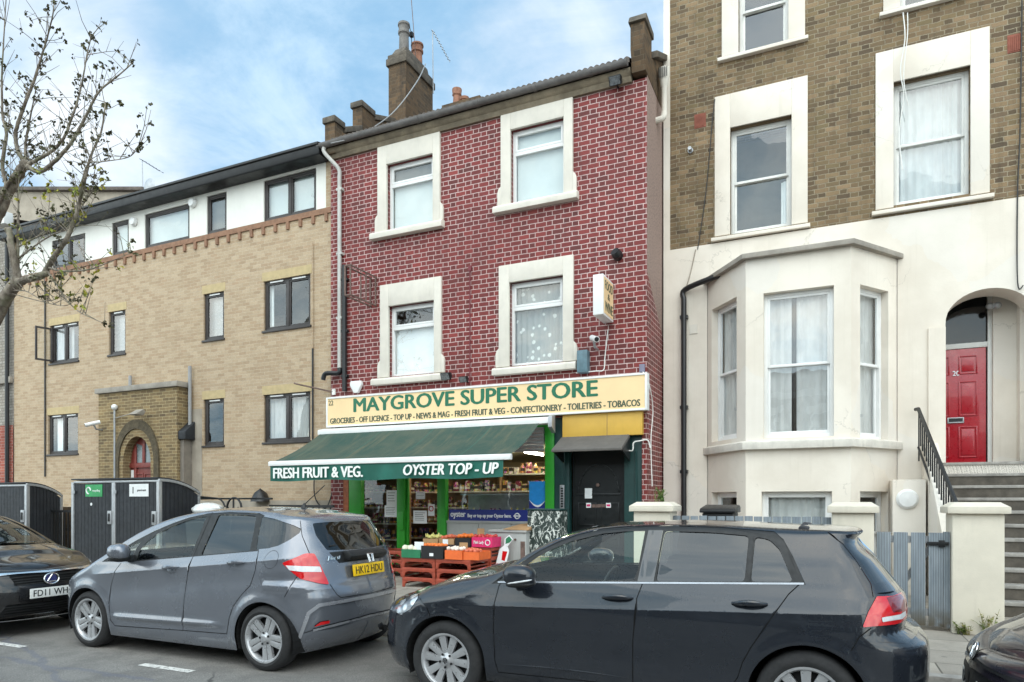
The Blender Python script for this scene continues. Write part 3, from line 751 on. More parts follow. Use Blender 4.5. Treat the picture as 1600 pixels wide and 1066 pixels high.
# cement plinth
mb = MB(fl); mb.box(lx(302), LX1, -.04, 0, .12, lz(440, 782)); mb.build('plinth', M_cement, flats)
mb = MB(fl); mb.box(lx(287), lx(316), -.012, -.001, .12, lz(300, 640)); mb.build('render_patch', M_cement, flats)
# arched porch
YP = FL - .32; fp = frame((0, YP, 0), (1, 0, 0), (0, 1, 0))
pxx = lambda px: at(px, 0, YP).x
PX0, PX1 = pxx(154), pxx(277); pz1 = at(277, 604, YP).z
axl, axr = pxx(193), pxx(236); amid = (axl + axr) / 2; hw = (axr - axl) / 2
zap = at(216, 682, YP).z; zs_ = zap - hw * 1.35
def arch(cx, w, zb, zsp, rise, n=14):
    """pointed-round arch outline, from bottom left round to bottom right"""
    pts = [(cx - w, zb)]
    for k in range(n + 1):
        a = math.pi - math.pi * k / n
        pts.append((cx + w * math.cos(a), zsp + rise * math.sin(a) ** .92))
    pts.append((cx + w, zb)); return pts[::-1]
hole = arch(amid, hw, .14, zs_, zap - zs_)
mb = MB(fp); mb.sheet(rect(PX0, PX1, .12, pz1), [hole], 0, .3)
mb.add([(PX1, 0, .12), (PX1, .32, .12), (PX1, .32, pz1), (PX1, 0, pz1)], [(0, 1, 2, 3)]); mb.add([(PX0, 0, .12), (PX0, .32, .12), (PX0, .32, pz1), (PX0, 0, pz1)], [(0, 1, 2, 3)]); mb.quad((PX0, 0, pz1), (PX1, 0, pz1), (PX1, .32, pz1), (PX0, .32, pz1))
porch = mb.build('porch', M_porchbrick, flats, recalc=False)
mb = MB(fp); mb.box(PX0 - .06, PX1 + .07, -.07, .318, pz1 + .002, pz1 + .13); mb.build('coping', M_leadgrey, porch, bev=.01)
for k0, k1, pr, m in ((1.0, 1.28, -.012, M_porchbrick), (1.28, 1.62, -.045, mat('sooty_arch_brick', c(86, 76, 58), .9, var=.35, scale=14, bump=.4))):
    a = arch(amid, hw * k0, zs_ - 1.6, zs_, (zap - zs_) * k0, 22); b = arch(amid, hw * k1, zs_ - 1.6, zs_, (zap - zs_) * k1, 22)
    mb = MB(fp)
    for i in range(len(a) - 1):
        g0 = .06
        A, B, Cc, D = a[i], a[i + 1], b[i + 1], b[i]
        mb.prism([A, B, Cc, D], pr, -.001)
    mb.build('arch_ring', m, porch)
mb = MB(fp); dY = .2
mb.prism(hole, dY, dY + .05); dr = mb.build('door', M_brownred, flats)
mb = MB(fp)
ztr = zs_ - .02
for u in (-.62, 0, .62): mb.box(amid + u * hw - .045, amid + u * hw + .045, dY - .03, dY - .002, .14 if u else ztr, zap - (.06 if u == 0 else hw * .45))
mb.box(amid - hw, amid + hw, dY - .045, dY - .031, ztr - .07, ztr + .05)
for u in (-.31, .31): bars(mb, amid + u * hw - .14, amid + u * hw + .14, ztr - .8, ztr - .2, dY - .02, dY - .001, .035)
mb.build('door_moulding', M_brownred, dr, bev=.006)
mb = MB(fp)
for u in (-.31, .31): mb.quad((amid + u * hw - .13, dY - .003, ztr + .06), (amid + u * hw + .13, dY - .003, ztr + .06), (amid + u * hw + .13, dY - .003, zap - hw * .45), (amid + u * hw - .13, dY - .003, zap - hw * .3))
mb.build('door_pane', G_frost, dr, recalc=False)
mb = MB(fp); mb.box(axl + .03, axl + .17, dY - .02, dY - .004, ztr - .35, ztr - .12); mb.build('notice', M_white, dr)
# lean-to beside the porch
mb = MB(fl); a0, a1 = lx(288), lx(306)
mb.prismu([(-.02, lz(296, 660)), (-.3, lz(296, 676)), (-.3, lz(296, 688)), (-.02, lz(296, 688))], a0 - .2, a1); mb.build('lean_to_roof', M_blackwood, flats, bev=.01)
mb = MB(fl); mb.box(a0 - .15, a1 - .12, -.24, -.02, .12, lz(296, 688) - .003); mb.build('lean_to_wall', mat('dull_grey_panel', c(126, 118, 108), .8, var=.15, dirt=.4), flats)

# ================================================================ house at the far left edge, and roofs behind
old = thing('terraced_house', 'old limewashed brick house with a red base beside the tan flats', 'house', (LX0 - 3, FL, .12))
OX1 = LX0 - .01; OX0 = OX1 - 7
mb = MB(fl); mb.sheet(rect(OX0, OX1, lz(10, 665), 9.6), [], 0, 0); mb.build('upper_wall', M_oldbrick, old, recalc=False)
mb = MB(fl); mb.sheet(rect(OX0, OX1, .12, lz(10, 665) - .002), [], -.02, 0); mb.build('lower_wall', M_redlow, old, recalc=False)
mb = MB(fl); mb.box(OX0, OX1 - .02, -.1, -.002, lz(10, 600), lz(10, 600) + .18); mb.box(OX0, OX1 - .02, -.1, -.002, lz(8, 470), lz(8, 470) + .12); mb.build('string_course', M_leadgrey, old, bev=.01)
mb = MB(fl); mb.tube([(lx(17), -.1, .12), (lx(17), -.1, lz(17, 380))], .055, 10); mb.build('downpipe', M_black, old, smooth=True)
mb = MB(fl); mb.box(OX0, OX1 - .02, -.25, 0, 9.4, 9.75); mb.build('cornice', M_whitepaint, old, bev=.02)
shell(old, OX0, OX1, FL + .02, FL + 9, 9.4, M_oldbrick)
mb = MB(fl); mb.quad((OX0, 0, 9.6), (OX1, 0, 9.6), (OX1, 4.5, 10.6), (OX0, 4.5, 10.6)); mb.build('roof', M_slate, old, recalc=False)
# rendered gable behind the flats
ZB = 24.0; cr_ = Vector((CT, ST, 0)); cf_ = Vector((-ST, CT, 0))
fbk = (cf_ * ZB, cr_, cf_, Vector((0, 0, 1))); ub = lambda px: (px - 800) / F0 * ZB
zt0 = HC + (HZ - 300) / F0 * ZB
bo = cf_ * ZB + cr_ * ub(100); bh = thing('rear_house', 'grey rendered house end showing over the black eaves of the flats', 'house', (bo.x, bo.y, 0))
mb = MB(fbk); mb.box(ub(-90), ub(222), 0, 5, 6, zt0); mb.build('wall', M_cement, bh)
mb = MB(fbk); mb.box(ub(-95), ub(227), -.15, 5.1, zt0 + .002, zt0 + .13); mb.build('coping', M_slate, bh, bev=.02)

# ================================================================ white house on the right
WY = 12.9
fw = frame((0, WY, 0), (1, 0, 0), (0, 1, 0))
wx = lambda px: at(px, 0, WY).x
wz = lambda px, py: at(px, py, WY).z
wh = thing('bay_fronted_house', 'tall cream stucco house with sooty brick upper floors, bay window and red door', 'house', (0, WY, .12))
WX0, WX1 = XR + .03, 4.6
xs = wx(1047); zst = 6.28; ztop = 13.2
ww = []
for l, r, top, bot, ol, orr, ot, sl_, sr_, sb, cov in (
        (1141, 1237, (1190, 190), (1190, 359), 1117, 1262, (1190, 136), 1112, 1266, (1190, 368), [('curtain', .82, 1.0, .0, .46, M_drape)]),
        (1396, 1516, (1456, 116), (1456, 312), 1368, 1546, (1456, 64), 1362, 1552, (1456, 325), [('curtain', .1, .95, .02, .98, M_net)]),
        (1154, 1232, (1193, -70), (1193, 76), 1128, 1258, (1193, -120), 1122, 1263, (1193, 82), None),
        (1406, 1500, (1453, -190), (1453, 2), 1380, 1526, (1453, -240), 1374, 1532, (1453, 10), None)):
    ww.append((wx(l), wx(r), wz(*bot), wz(*top), wx(ol), wx(orr), wz(*ot), wz(*sb), wx(sl_), wx(sr_), cov))
mb = MB(fw); mb.sheet(rect(xs, WX1, zst, ztop), [rect(*w[:4]) for w in ww], 0, .14)
mb.build('brick_wall', M_stock, wh, recalc=False)
# porch arch
pxl, pxm = wx(1477), wx(1545); phw = pxm - pxl; pzs, pza = 4.42, 4.92; ZT = 2.19
ah = arch(pxm, phw, ZT, pzs, pza - pzs, 20)
# plan of the bay
BY = 11.9; bayp = [(-1.97, WY), (-1.2, BY), (.36, BY), (1.08, WY)]
mb = MB(fw)
mb.sheet([(WX0, .12), (bayp[0][0], .12), (bayp[0][0], 5.6), (bayp[3][0], 5.6), (bayp[3][0], .12), (WX1, .12), (WX1, zst - .001), (WX0, zst - .001)], [ah], -.02, .5)
mb.box(WX0, xs, -.02, .2, zst, 11.0)
mb.box(wx(1450), pxl, -.05, -.02, ZT, pzs - .05)
mb.build('stucco_wall', M_stucco, wh, recalc=False)
for i, w in enumerate(ww):
    f = window(wh, fw, *w[:4], 'sash', .13, M_whitepaint, G_soft, w[10])
    m2 = MB(fw); u0, u1, z0, z1, a, b, zt, zs, sa, sb = w[:10]
    m2.box(a, u0, -.03, .02, zs + .1, zt); m2.box(u1, b, -.03, .02, zs + .1, zt); m2.box(u0, u1, -.03, .02, z1, zt)
    m2.build('surround', M_stucco, f, bev=.006)
    m2 = MB(fw); m2.prismu([(.13, zs), (-.09, zs), (-.09, zs + .06), (.13, zs + .1)], sa, sb); m2.build('sill', M_stucco, f, bev=.006)
shell(wh, WX0, WX1, WY + .25, WY + 10, ztop, M_stock)
mb = MB(fw); mb.box(WX0, WX1, -.1, 10, ztop + .002, ztop + .2); mb.build('roof', M_leadgrey, wh)
for a, b, t, o_ in ((1085, 1103, 178, 200), (1574, 1597, 54, 82)):
    m2 = MB(fw); u0, u1 = wx(a), wx(b); z0, z1 = wz((a + b) / 2, o_), wz((a + b) / 2, t)
    m2.box(u0, u1, -.008, .0, z0, z1)
    for k in range(6): m2.box(u0 + .02 + k * (u1 - u0 - .04) / 6, u0 + .02 + (k + .55) * (u1 - u0 - .04) / 6, -.016, -.0085, z0 + .02, z1 - .02)
    m2.build('air_brick', mat('red_air_brick', c(140, 82, 66), .85, var=.2), wh)
# the bay
faces = []
for (a, b) in zip(bayp[:-1], bayp[1:]):
    fr = frame((a[0], a[1], 0), (b[0] - a[0], b[1] - a[1], 0)); faces.append((fr, (Vector(b) - Vector(a)).length))
bay_z1 = 5.58; zstr = 2.5
holes = [[], [], []]; bw = []
def bayw(k, l, r, top, bot, kind, cov, gm):
    fr, L = faces[k]
    u0, _ = onfr(fr, l, top); u1, _ = onfr(fr, r, top); m = (l + r) / 2
    z1 = onfr(fr, m, top)[1]; z0 = onfr(fr, m, bot)[1]
    u0 = max(.06, min(u0, L - .3)); u1 = min(L - .06, u1)
    holes[k].append(rect(u0, u1, z0, z1)); bw.append((fr, u0, u1, z0, z1, kind, cov, gm))
bayw(1, 1193, 1303, 452, 683, 'sash', [('curtain', .0, .40, .0, 1, M_net), ('curtain', .47, 1, .0, 1, M_net)], G_win)
bayw(0, 1112, 1151, 474, 688, 'sash', [('curtain', .0, 1, .0, 1, M_net)], G_win)
bayw(2, 1344, 1388, 450, 686, 'sash', [('curtain', .0, 1, .0, 1, M_net)], G_win)
bayw(1, 1190, 1300, 768, 905, 'sash', [('curtain', .0, 1, .0, 1, M_net)], G_dark)
bayw(0, 1112, 1151, 769, 920, 'sash', None, G_dark)
bayw(2, 1344, 1388, 768, 900, 'sash', None, G_dark)
mb = MB()
for k in range(3):
    mb.fr = faces[k][0]; mb.sheet(rect(0, faces[k][1], .12, bay_z1), holes[k], 0, .16)
bay = mb.build('bay', M_stucco, wh, recalc=False)
def ring(z0, z1, out, prof=None):
    o = []
    for i, p in enumerate(bayp):
        q = Vector(p)
        d = [Vector((-.75, -.45)), Vector((-.42, -1)), Vector((.42, -1)), Vector((.8, -.45))][i]
        o.append((q.x + d.x * out, min(WY - .022, q.y + d.y * out if i in (1, 2) else WY - .022)))
    return o
def ledge(name, z0, z1, out, m, slope=0):
    mb = MB(); a = ring(0, 0, out); n = len(a); bb = [(bayp[i][0], bayp[i][1]) for i in range(n)]
    p = [(x, y, z0) for x, y in a] + [(x, y, z1 - slope) for x, y in a] + [(x, y, z0) for x, y in bb] + [(x, y, z1) for x, y in bb]
    fcs = []
    for i in range(n - 1):
        fcs += [(i, i + 1, n + i + 1, n + i), (n + i, n + i + 1, 3 * n + i + 1, 3 * n + i), (2 * n + i, 2 * n + i + 1, i + 1, i)]
    fcs += [(0, n, 3 * n, 2 * n), (n - 1, 2 * n - 1, 4 * n - 1, 3 * n - 1)]
    mb.add(p, fcs); return mb.build(name, m, wh, bev=.006)
ledge('bay_sill', zstr - .08, zstr + .07, .10, mat('stained_sill', c(206, 200, 190), .8, var=.12, scale=5, dirt=.55), .03)
ledge('bay_cornice', bay_z1 - .02, bay_z1 + .07, .11, M_leadgrey, .01)
mb = MB(); o = [(x, y, bay_z1 + .06) for x, y in ring(0, 0, .02)]; mb.add(o, [(0, 1, 2, 3)]); mb.build('bay_roof', M_leadgrey, wh)
for fr, u0, u1, z0, z1, kind, cov, gm in bw:
    window(wh, fr, u0, u1, z0, z1, kind, .12, M_white, gm, cov)
# string course of stucco at bay-sill height on the wall to the left of the bay
mb = MB(fw); x = wx(1070)
pp = [(wx(1137), -.35, wz(1137, 437) + .0), (wx(1120), -.3, wz(1118, 441)), (wx(1072), -.1, wz(1072, 455)), (x, -.1, wz(1070, 470)), (x, -.1, .12)]
mb.tube(curve_pts(pp[:4], 5) + [pp[4]], .05, 10); 
for py in (500, 640, 740): mb.box(x - .07, x + .07, -.12, -.02, wz(1070, py), wz(1070, py) + .06)
mb.build('downpipe', M_black, wh, smooth=True)
mb = MB(fw); mb.box(wx(1078), wx(1090), -.035, -.02, wz(1084, 522), wz(1084, 508)); mb.build('wall_vent', M_stone, wh)
# porch recess, door, transom
D = .78
mb = MB(fw); x1p = 2.84
mb.box(1.40, 1.52, .48, D, ZT, 5.2); mb.box(x1p, x1p + .1, .48, D, ZT, 5.2); mb.box(1.40, x1p + .1, .48, D, 5.2, 5.3); 
mb.box(2.52, x1p, D - .1, D + .1, ZT, 5.2); mb.build('porch_recess', M_stucco, wh)
dx0, dx1 = 1.53, 2.44; zd1 = at(1508, 545, WY + D).z
mb = MB(fw); mb.box(dx0, dx1, D, D + .05, ZT + .01, zd1); door = mb.build('front_door', M_reddoor, wh, bev=.004)
mb = MB(fw)
for a, b in ((.13, .43), (.57, .87)):
    for lo, hi in ((.06, .33), (.42, .72), (.78, .94)):
        u0, u1 = dx0 + (dx1 - dx0) * a, dx0 + (dx1 - dx0) * b; h = zd1 - ZT
        bars(mb, u0, u1, ZT + h * lo, ZT + h * hi, D - .014, D - .0005, .022); mb.box(u0 + .045, u1 - .045, D - .01, D - .0005, ZT + h * lo + .045, ZT + h * hi - .045)
mb.build('door_panel', M_reddoor, door, bev=.004)
q0 = at(1480, 662, WY + D); q1 = at(1506, 652, WY + D)
mb = MB(fw); bars(mb, q0.x, q1.x, q0.z, q1.z, D - .02, D - .002, .02); mb.build('letter_plate', M_galv, door, bev=.003)
mb = MB(fw); mb.box(q0.x + .02, q1.x - .02, D - .012, D - .001, q0.z + .02, q1.z - .02); mb.build('letter_flap', M_black, door)
q0 = at(1488.5, 588, WY + D); q1 = at(1499, 579.5, WY + D)
text('20', mat('chrome_numerals', c(214, 214, 214), .3, metal=.6), fw, q0.x, q1.x, q0.z, q1.z, D - .004, door, .02, 'door_number', .008)
mb = MB(fw); bars(mb, dx0 - .06, dx1 + .08, ZT, 5.15, D - .03, D + .06, .06, .05, .005); mb.box(dx0, dx1 + .02, D - .02, D + .05, zd1 + .005, zd1 + .09); mb.build('door_frame', M_whitepaint, wh, bev=.004)
mb = MB(fw); mb.box(dx0, dx1, D + .02, D + .03, zd1 + .09, 5.1); mb.build('fanlight', mat('dark_fanlight', c(26, 28, 28), .08, var=.2, spec=.6), wh)
mb = MB(fw); q = at(1552, 478, WY + .5)
for du in (-.05, .06): mb.sphere(q.x + du, .5, q.z, .055, .055, .055)
mb.box(q.x - .02, q.x + .03, .48, .6, q.z - .03, q.z + .03); tag(mb.build('porch_light', M_galv, None, smooth=True), 'twin round silver lamp high inside the porch of the red door', 'lamp')
# stair up to the door: treads and risers between stucco strings
SX0, SX1 = 1.62, 3.1
mb = MB(); nr = 11; rise = (ZT - .12) / nr; tread = .25
for k in range(nr):
    z1 = ZT - rise * k; y0 = WY + (-.02 - tread * k); y1 = WY + .78 if k == 0 else y0 + tread
    mb.box(SX0, SX1, y0 - .02, y1 - .021, z1 - .045, z1)
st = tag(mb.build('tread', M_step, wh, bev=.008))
mb = MB()
for k in range(nr):
    z1 = ZT - rise * k; y0 = WY + (-.02 - tread * k)
    mb.box(SX0, SX1, y0, y0 + .1, z1 - rise, z1 - .046)
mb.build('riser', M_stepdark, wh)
mb = MB()
yb = WY - .02 - tread * (nr - 1)
mb.prismu([(WY - .02, .12), (WY - .02, ZT + .32), (WY - .3, ZT + .30), (yb - .55, .42), (yb - .55, .12)], SX0 - .19, SX0 - .003)
mb.build('stair_string', M_stucco, wh, bev=.01)
mb = MB(); q = at(1415, 780, WY - .5); mb.lathe([(.0, -.07), (.12, -.06), (.155, -.02), (.155, 0)], q.x, WY - .75, q.z, 20, 'd')
tag(mb.build('bulkhead_lamp', M_white, None, smooth=True), 'round white bulkhead lamp low beside the stair of the cream house', 'lamp')
mb = MB(); mb.box(q.x - .2, q.x + .25, WY - .749, WY - .02, .12, q.z + .30); mb.build('basement_porch', M_stucco, wh, bev=.01)
# ================================================================ cars
def paint(name, col, metal=.35, rough=.32, dirt=.25, wet=0):
    m, g, b, o = newmat(name); pos = g.new('ShaderNodeTexCoord').outputs['Object']
    fl_ = g.noise(pos, 900, 1, .5); n = g.noise(pos, 3, 5, .6)
    cc = g.mix(g.ramp(fl_, .4, .7, 0, .35), col, tuple(min(1, v * 1.7 + .01) for v in col[:3]) + (1,))
    x, y, z = g.sep(pos)
    low = g.m('MULTIPLY', g.ramp(z, .55, .15), g.ramp(g.noise(pos, 7, 5, .7), .3, .7))
    cc = g.mix(g.m('MULTIPLY', low, dirt), cc, c(120, 114, 104))
    g.put(b.inputs['Base Color'], cc); b.inputs['Metallic'].default_value = metal; b.inputs['Specular IOR Level'].default_value = .2
    g.put(b.inputs['Roughness'], g.ramp(n, .3, .7, rough - .05, rough + .1))
    b.inputs['Coat Weight'].default_value = 1; g.put(b.inputs['Coat Roughness'], g.ramp(g.noise(pos, 5, 5, .7), .35, .75, .015, .09))
    if wet:
        v = g.new('ShaderNodeTexVoronoi'); g.put(v.inputs['Vector'], pos); v.inputs['Scale'].default_value = 70
        drop = g.m('MULTIPLY', g.ramp(v.outputs['Distance'], .34, .1), g.m('GREATER_THAN', g.sep(v.outputs['Color'])[0], .55))
        nb = g.bump(drop, wet, .004); g.put(b.inputs['Coat Normal'], nb)
    return m
P_golf = paint('blue_black_car_paint', c(27, 31, 38), .1, .25, .05, .10)
P_jazz = paint('grey_metallic_car_paint', c(112, 116, 124), .55, .22, .05)
P_blk = paint('black_car_paint', c(20, 20, 23), .2, .3, .2)
P_up = paint('aubergine_black_car_paint', c(36, 32, 40), .3, .3, .1)
M_trim = mat('black_car_trim', c(22, 23, 24), .55, var=.15, scale=10)
M_seam = mat('car_seam', c(8, 8, 9), .9, var=.1)
M_tyre = mat('tyre_rubber', c(38, 38, 39), .85, var=.2, scale=12, bump=.25, bscale=80)
M_alloy = mat('silver_alloy', c(178, 179, 181), .32, metal=.55, var=.08, scale=9, dirt=.18)
M_alloyd = mat('wheel_back', c(26, 26, 27), .6, metal=.2, var=.3)
M_chrome = mat('car_chrome', c(220, 222, 224), .14, metal=.9, var=.04)
M_lampred = mat('red_lamp_lens', c(196, 18, 24), .12, var=.08, scale=14, coat=1)
M_lamppink = mat('red_lamp_stripe', c(222, 70, 66), .12, var=.08, scale=14, coat=1)
M_lampclear = mat('clear_lamp_lens', c(206, 208, 210), .12, var=.12, scale=25, coat=1)
M_lampdeep = mat('dark_red_lens', c(120, 14, 20), .12, var=.1, scale=14, coat=1)
M_lampin = mat('lamp_reflector', c(150, 154, 158), .2, metal=.7, var=.3, scale=18, coat=.8)
def lens_mat():
    m, g, b, o = newmat('headlamp_lens'); pos = g.new('ShaderNodeTexCoord').outputs['Object']
    v = g.new('ShaderNodeTexVoronoi'); g.put(v.inputs['Vector'], pos); v.inputs['Scale'].default_value = 13
    n = g.noise(pos, 22, 3, .6)
    cc = g.mix(g.ramp(v.outputs['Distance'], .25, .55), c(214, 218, 222), c(96, 100, 106)); cc = g.mix(g.ramp(n, .55, .75, 0, .5), cc, c(90, 92, 96))
    g.put(b.inputs['Base Color'], cc); b.inputs['Metallic'].default_value = .5; b.inputs['Roughness'].default_value = .15; b.inputs['Coat Weight'].default_value = 1; return m
M_headl_lens = lens_mat()
M_seat = mat('dark_seat_fabric', c(48, 48, 52), .9, var=.2, scale=9)
M_dash = mat('car_dashboard', c(36, 38, 40), .7, var=.15)
M_headl = mat('pale_headlining', c(140, 138, 132), .9, var=.05)
M_plateY = mat('yellow_number_plate', c(236, 190, 20), .3, var=.03)
M_plateW = mat('white_number_plate', c(226, 226, 222), .3, var=.03)
M_ink = mat('plate_ink', c(16, 16, 18), .5)
G_clear = glass('clear_car_glass', (.92, .99, .96), .75, .0)
G_tint = glass('privacy_car_glass', (.05, .055, .06), 1.1, .02)
G_semi = glass('tinted_car_glass', (.30, .36, .36), 1.15, .06)

def interp(pts):
    xs = [p[0] for p in pts]; ys = [p[1] for p in pts]; n = len(xs)
    ms = []
    for i in range(n):
        if i == 0: ms.append((ys[1] - ys[0]) / (xs[1] - xs[0]))
        elif i == n - 1: ms.append((ys[-1] - ys[-2]) / (xs[-1] - xs[-2]))
        else:
            a = (ys[i] - ys[i - 1]) / (xs[i] - xs[i - 1]); b = (ys[i + 1] - ys[i]) / (xs[i + 1] - xs[i])
            ms.append(0 if a * b <= 0 else 2 * a * b / (a + b))
    def f(x):
        if x <= xs[0]: return ys[0]
        if x >= xs[-1]: return ys[-1]
        lo = 0
        while xs[lo + 1] < x: lo += 1
        h = xs[lo + 1] - xs[lo]; t = (x - xs[lo]) / h
        return (2 * t ** 3 - 3 * t * t + 1) * ys[lo] + (t ** 3 - 2 * t * t + t) * h * ms[lo] + (3 * t * t - 2 * t ** 3) * ys[lo + 1] + (t ** 3 - t * t) * h * ms[lo + 1]
    return f
def supere(n, A, B, N=200):
    raw = []
    for i in range(N + 1):
        th = math.pi / 2 * i / N; raw.append((math.sin(th) ** (2 / n), math.cos(th) ** (2 / n) if i < N else 0.0))
    L = [0]
    for p, q in zip(raw[:-1], raw[1:]): L.append(L[-1] + math.hypot((q[0] - p[0]) * A, (q[1] - p[1]) * B))
    T = L[-1]
    def find(key, idx, rev):
        lo, hi = 0, N
        for i in range(N):
            a, b = raw[i][idx], raw[i + 1][idx]
            if (a <= key <= b) or (b <= key <= a):
                t = 0 if a == b else (key - a) / (b - a); return (L[i] + (L[i + 1] - L[i]) * t) / T
        return 1.0 if (key > raw[N][idx]) != rev else 0.0
    def ev(tau):
        s = max(0, min(1, tau)) * T
        lo, hi = 0, N
        while hi - lo > 1:
            m = (lo + hi) // 2
            if L[m] <= s: lo = m
            else: hi = m
        h = L[hi] - L[lo]; t = 0 if h == 0 else (s - L[lo]) / h
        return raw[lo][0] + (raw[hi][0] - raw[lo][0]) * t, raw[lo][1] + (raw[hi][1] - raw[lo][1]) * t
    return ev, T, find
def buf(pts, w, closed=False):
    """thin polygon(s) along a polyline: one quad per segment"""
    out = []; n = len(pts)
    for i in range(n if closed else n - 1):
        a = Vector(pts[i]); b = Vector(pts[(i + 1) % n]); t = (b - a)
        if t.length < 1e-6: continue
        t.normalize(); q = Vector((-t.y, t.x)) * w / 2; a2 = a - t * w * .3; b2 = b + t * w * .3
        out.append([tuple(a2 + q), tuple(a2 - q), tuple(b2 - q), tuple(b2 + q)])
    return out
def smoothpoly(pts, n=4, closed=False):
    """round a polyline through its points"""
    P = [Vector(p) for p in pts]; out = []
    m = len(P)
    rng = range(m) if closed else range(m - 1)
    for i in rng:
        a = P[(i - 1) % m] if closed else P[max(i - 1, 0)]; b = P[i]; cc = P[(i + 1) % m]; d = P[(i + 2) % m] if closed else P[min(i + 2, m - 1)]
        for k in range(n):
            t = k / n; out.append(tuple(.5 * ((2 * b) + (cc - a) * t + (2 * a - 5 * b + 4 * cc - d) * t * t + (3 * b - a - 3 * cc + d) * t ** 3)))
    if not closed: out.append(tuple(P[-1]))
    return out
def roundpoly(pts, r, n=3):
    """polygon with rounded corners"""
    out = []; m = len(pts)
    for i in range(m):
        a, b, d = Vector(pts[i - 1]), Vector(pts[i]), Vector(pts[(i + 1) % m])
        u = (a - b); v = (d - b); k = min(r, u.length * .45, v.length * .45); u.normalize(); v.normalize()
        p, q = b + u * k, b + v * k
        for j in range(n + 1):
            t = j / n; out.append(tuple((1 - t) ** 2 * p + 2 * t * (1 - t) * b + t * t * q))
    return out
class Car:
    def __init__(s, L, w, xf, xr, ztop, xfa, xra, nf, nr, crown, curl, bow=None, sculpt=None, zb=.2, step=.045):
        s.L = L; s.w = interp(w); s.xf = interp(xf); s.xr = interp(xr); s.xfa = xfa; s.xra = xra
        W_ = max(p[1] for p in w)
        s.evf, s.Lf, s.findf = supere(nf, xfa, W_); s.evr, s.Lr, s.findr = supere(nr, L - xra, W_)
        s.U0 = xfa - s.Lf; s.U1 = xra + s.Lr
        s.ztop = interp([((xfa - s.Lf * -p[0]) if p[0] < 0 else (xra + s.Lr * (p[0] - 100)) if p[0] >= 100 else p[0], p[1]) for p in ztop])
        s.crown = interp(crown); s.curl = interp(curl); s.bow = interp(bow) if bow else (lambda u: 0)
        s.sculpt = sculpt or (lambda x, z: 0); s.zb = zb; s.step = step; s.W = W_
    def plan(s, U, z):
        if U < s.xfa:
            a, b = s.evf((s.xfa - U) / s.Lf); x = s.xfa - (s.xfa - s.xf(z)) * a
        elif U > s.xra:
            a, b = s.evr((U - s.xra) / s.Lr); x = s.xra + (s.xr(z) - s.xra) * a
        else: x, b = U, 1.0
        return x, (s.w(z) + s.sculpt(x, z)) * b
    def band(s, U, z):
        x, y = s.plan(U, z); d = s.ztop(U) - z; r = s.curl(U)
        if d < r:
            d = max(d, 0); k = r - math.sqrt(max(0, r * r - (r - d) ** 2))
            x1, y1 = s.plan(U - .01, z); x2, y2 = s.plan(U + .01, z)
            tx, ty = x2 - x1, y2 - y1; q = math.hypot(tx, ty) or 1
            nx, ny = -ty / q, tx / q                       # outward (y positive half)
            x -= nx * k; y -= ny * k
        return Vector((x, -max(y, 0), z))
    def lid(s, U, v):
        e = s.band(U, s.ztop(U)); f = max(0, min(1, -e.y / (s.W * .6))) ** .8; q = 1 - v * v
        return Vector((e.x - s.bow(U) * q * f, e.y * v * -1, e.z + s.crown(U) * q * f))
    def pt(s, p):
        """feature point: (x,z) seen from the side, ('r',y,z) from behind, ('f',y,z) from the front, ('u',U,z)"""
        if isinstance(p[0], str):
            k, a, z = p
            if k == 'u': return (a, z)
            b = min(1, max(0, a / s.w(z)))
            if k == 'r': return (s.xra + s.Lr * s.findr(b, 1, True), z)
            return (s.xfa - s.Lf * s.findf(b, 1, True), z)
        x, z = p
        if x > s.xra: return (s.xra + s.Lr * s.findr(min(1, (x - s.xra) / (s.xr(z) - s.xra)), 0, False), z)
        if x < s.xfa: return (s.xfa - s.Lf * s.findf(min(1, (s.xfa - x) / (s.xfa - s.xf(z))), 0, False), z)
        return (x, z)
    def poly(s, pts, r=0, n=3):
        q = [s.pt(p) for p in pts]
        return roundpoly(q, r, n) if r else q
    def cut(s, outline, regions, extra, step):
        """triangulate a domain with every region's outline kept as edges; returns {region: [tri,...]} and the 2D points"""
        vs, es = [], []
        def addp(poly, closed=True):
            k = len(vs); vs.extend(Vector(p) for p in poly); m = len(poly)
            es.extend((k + i, k + (i + 1) % m) for i in range(m if closed else m - 1))
        addp(outline)
        for name, polys in regions:
            for p in polys: addp(p)
        us = [p[0] for p in outline]; zs = [p[1] for p in outline]
        u = min(us) + step * .5
        row = 0
        while u < max(us):
            v = min(zs) + step[1] * .5 if isinstance(step, tuple) else min(zs) + step * .5
            while v < max(zs):
                if inside(u, v, outline): vs.append(Vector((u, v + (step * .15 if row % 2 else 0))))
                v += step
            u += step; row += 1
        vs.extend(Vector(p) for p in extra if inside(p[0], p[1], outline))
        V, E, Fc, *_ = delaunay_2d_cdt(vs, es, [], 1, 1e-5)
        bbs = [[(min(a[0] for a in p), max(a[0] for a in p), min(a[1] for a in p), max(a[1] for a in p), p) for p in ps] for _, ps in regions]
        out = {}
        for f in Fc:
            cx = sum(V[i].x for i in f) / len(f); cz = sum(V[i].y for i in f) / len(f)
            if not inside(cx, cz, outline): continue
            nm = 'body'
            for (name, _), bl in zip(regions, bbs):
                hit = False
                for (a, b, c0, d0, p) in bl:
                    if a <= cx <= b and c0 <= cz <= d0 and inside(cx, cz, p): hit = True; break
                if hit: nm = name; break
            out.setdefault(nm, []).append(f)
        return V, out
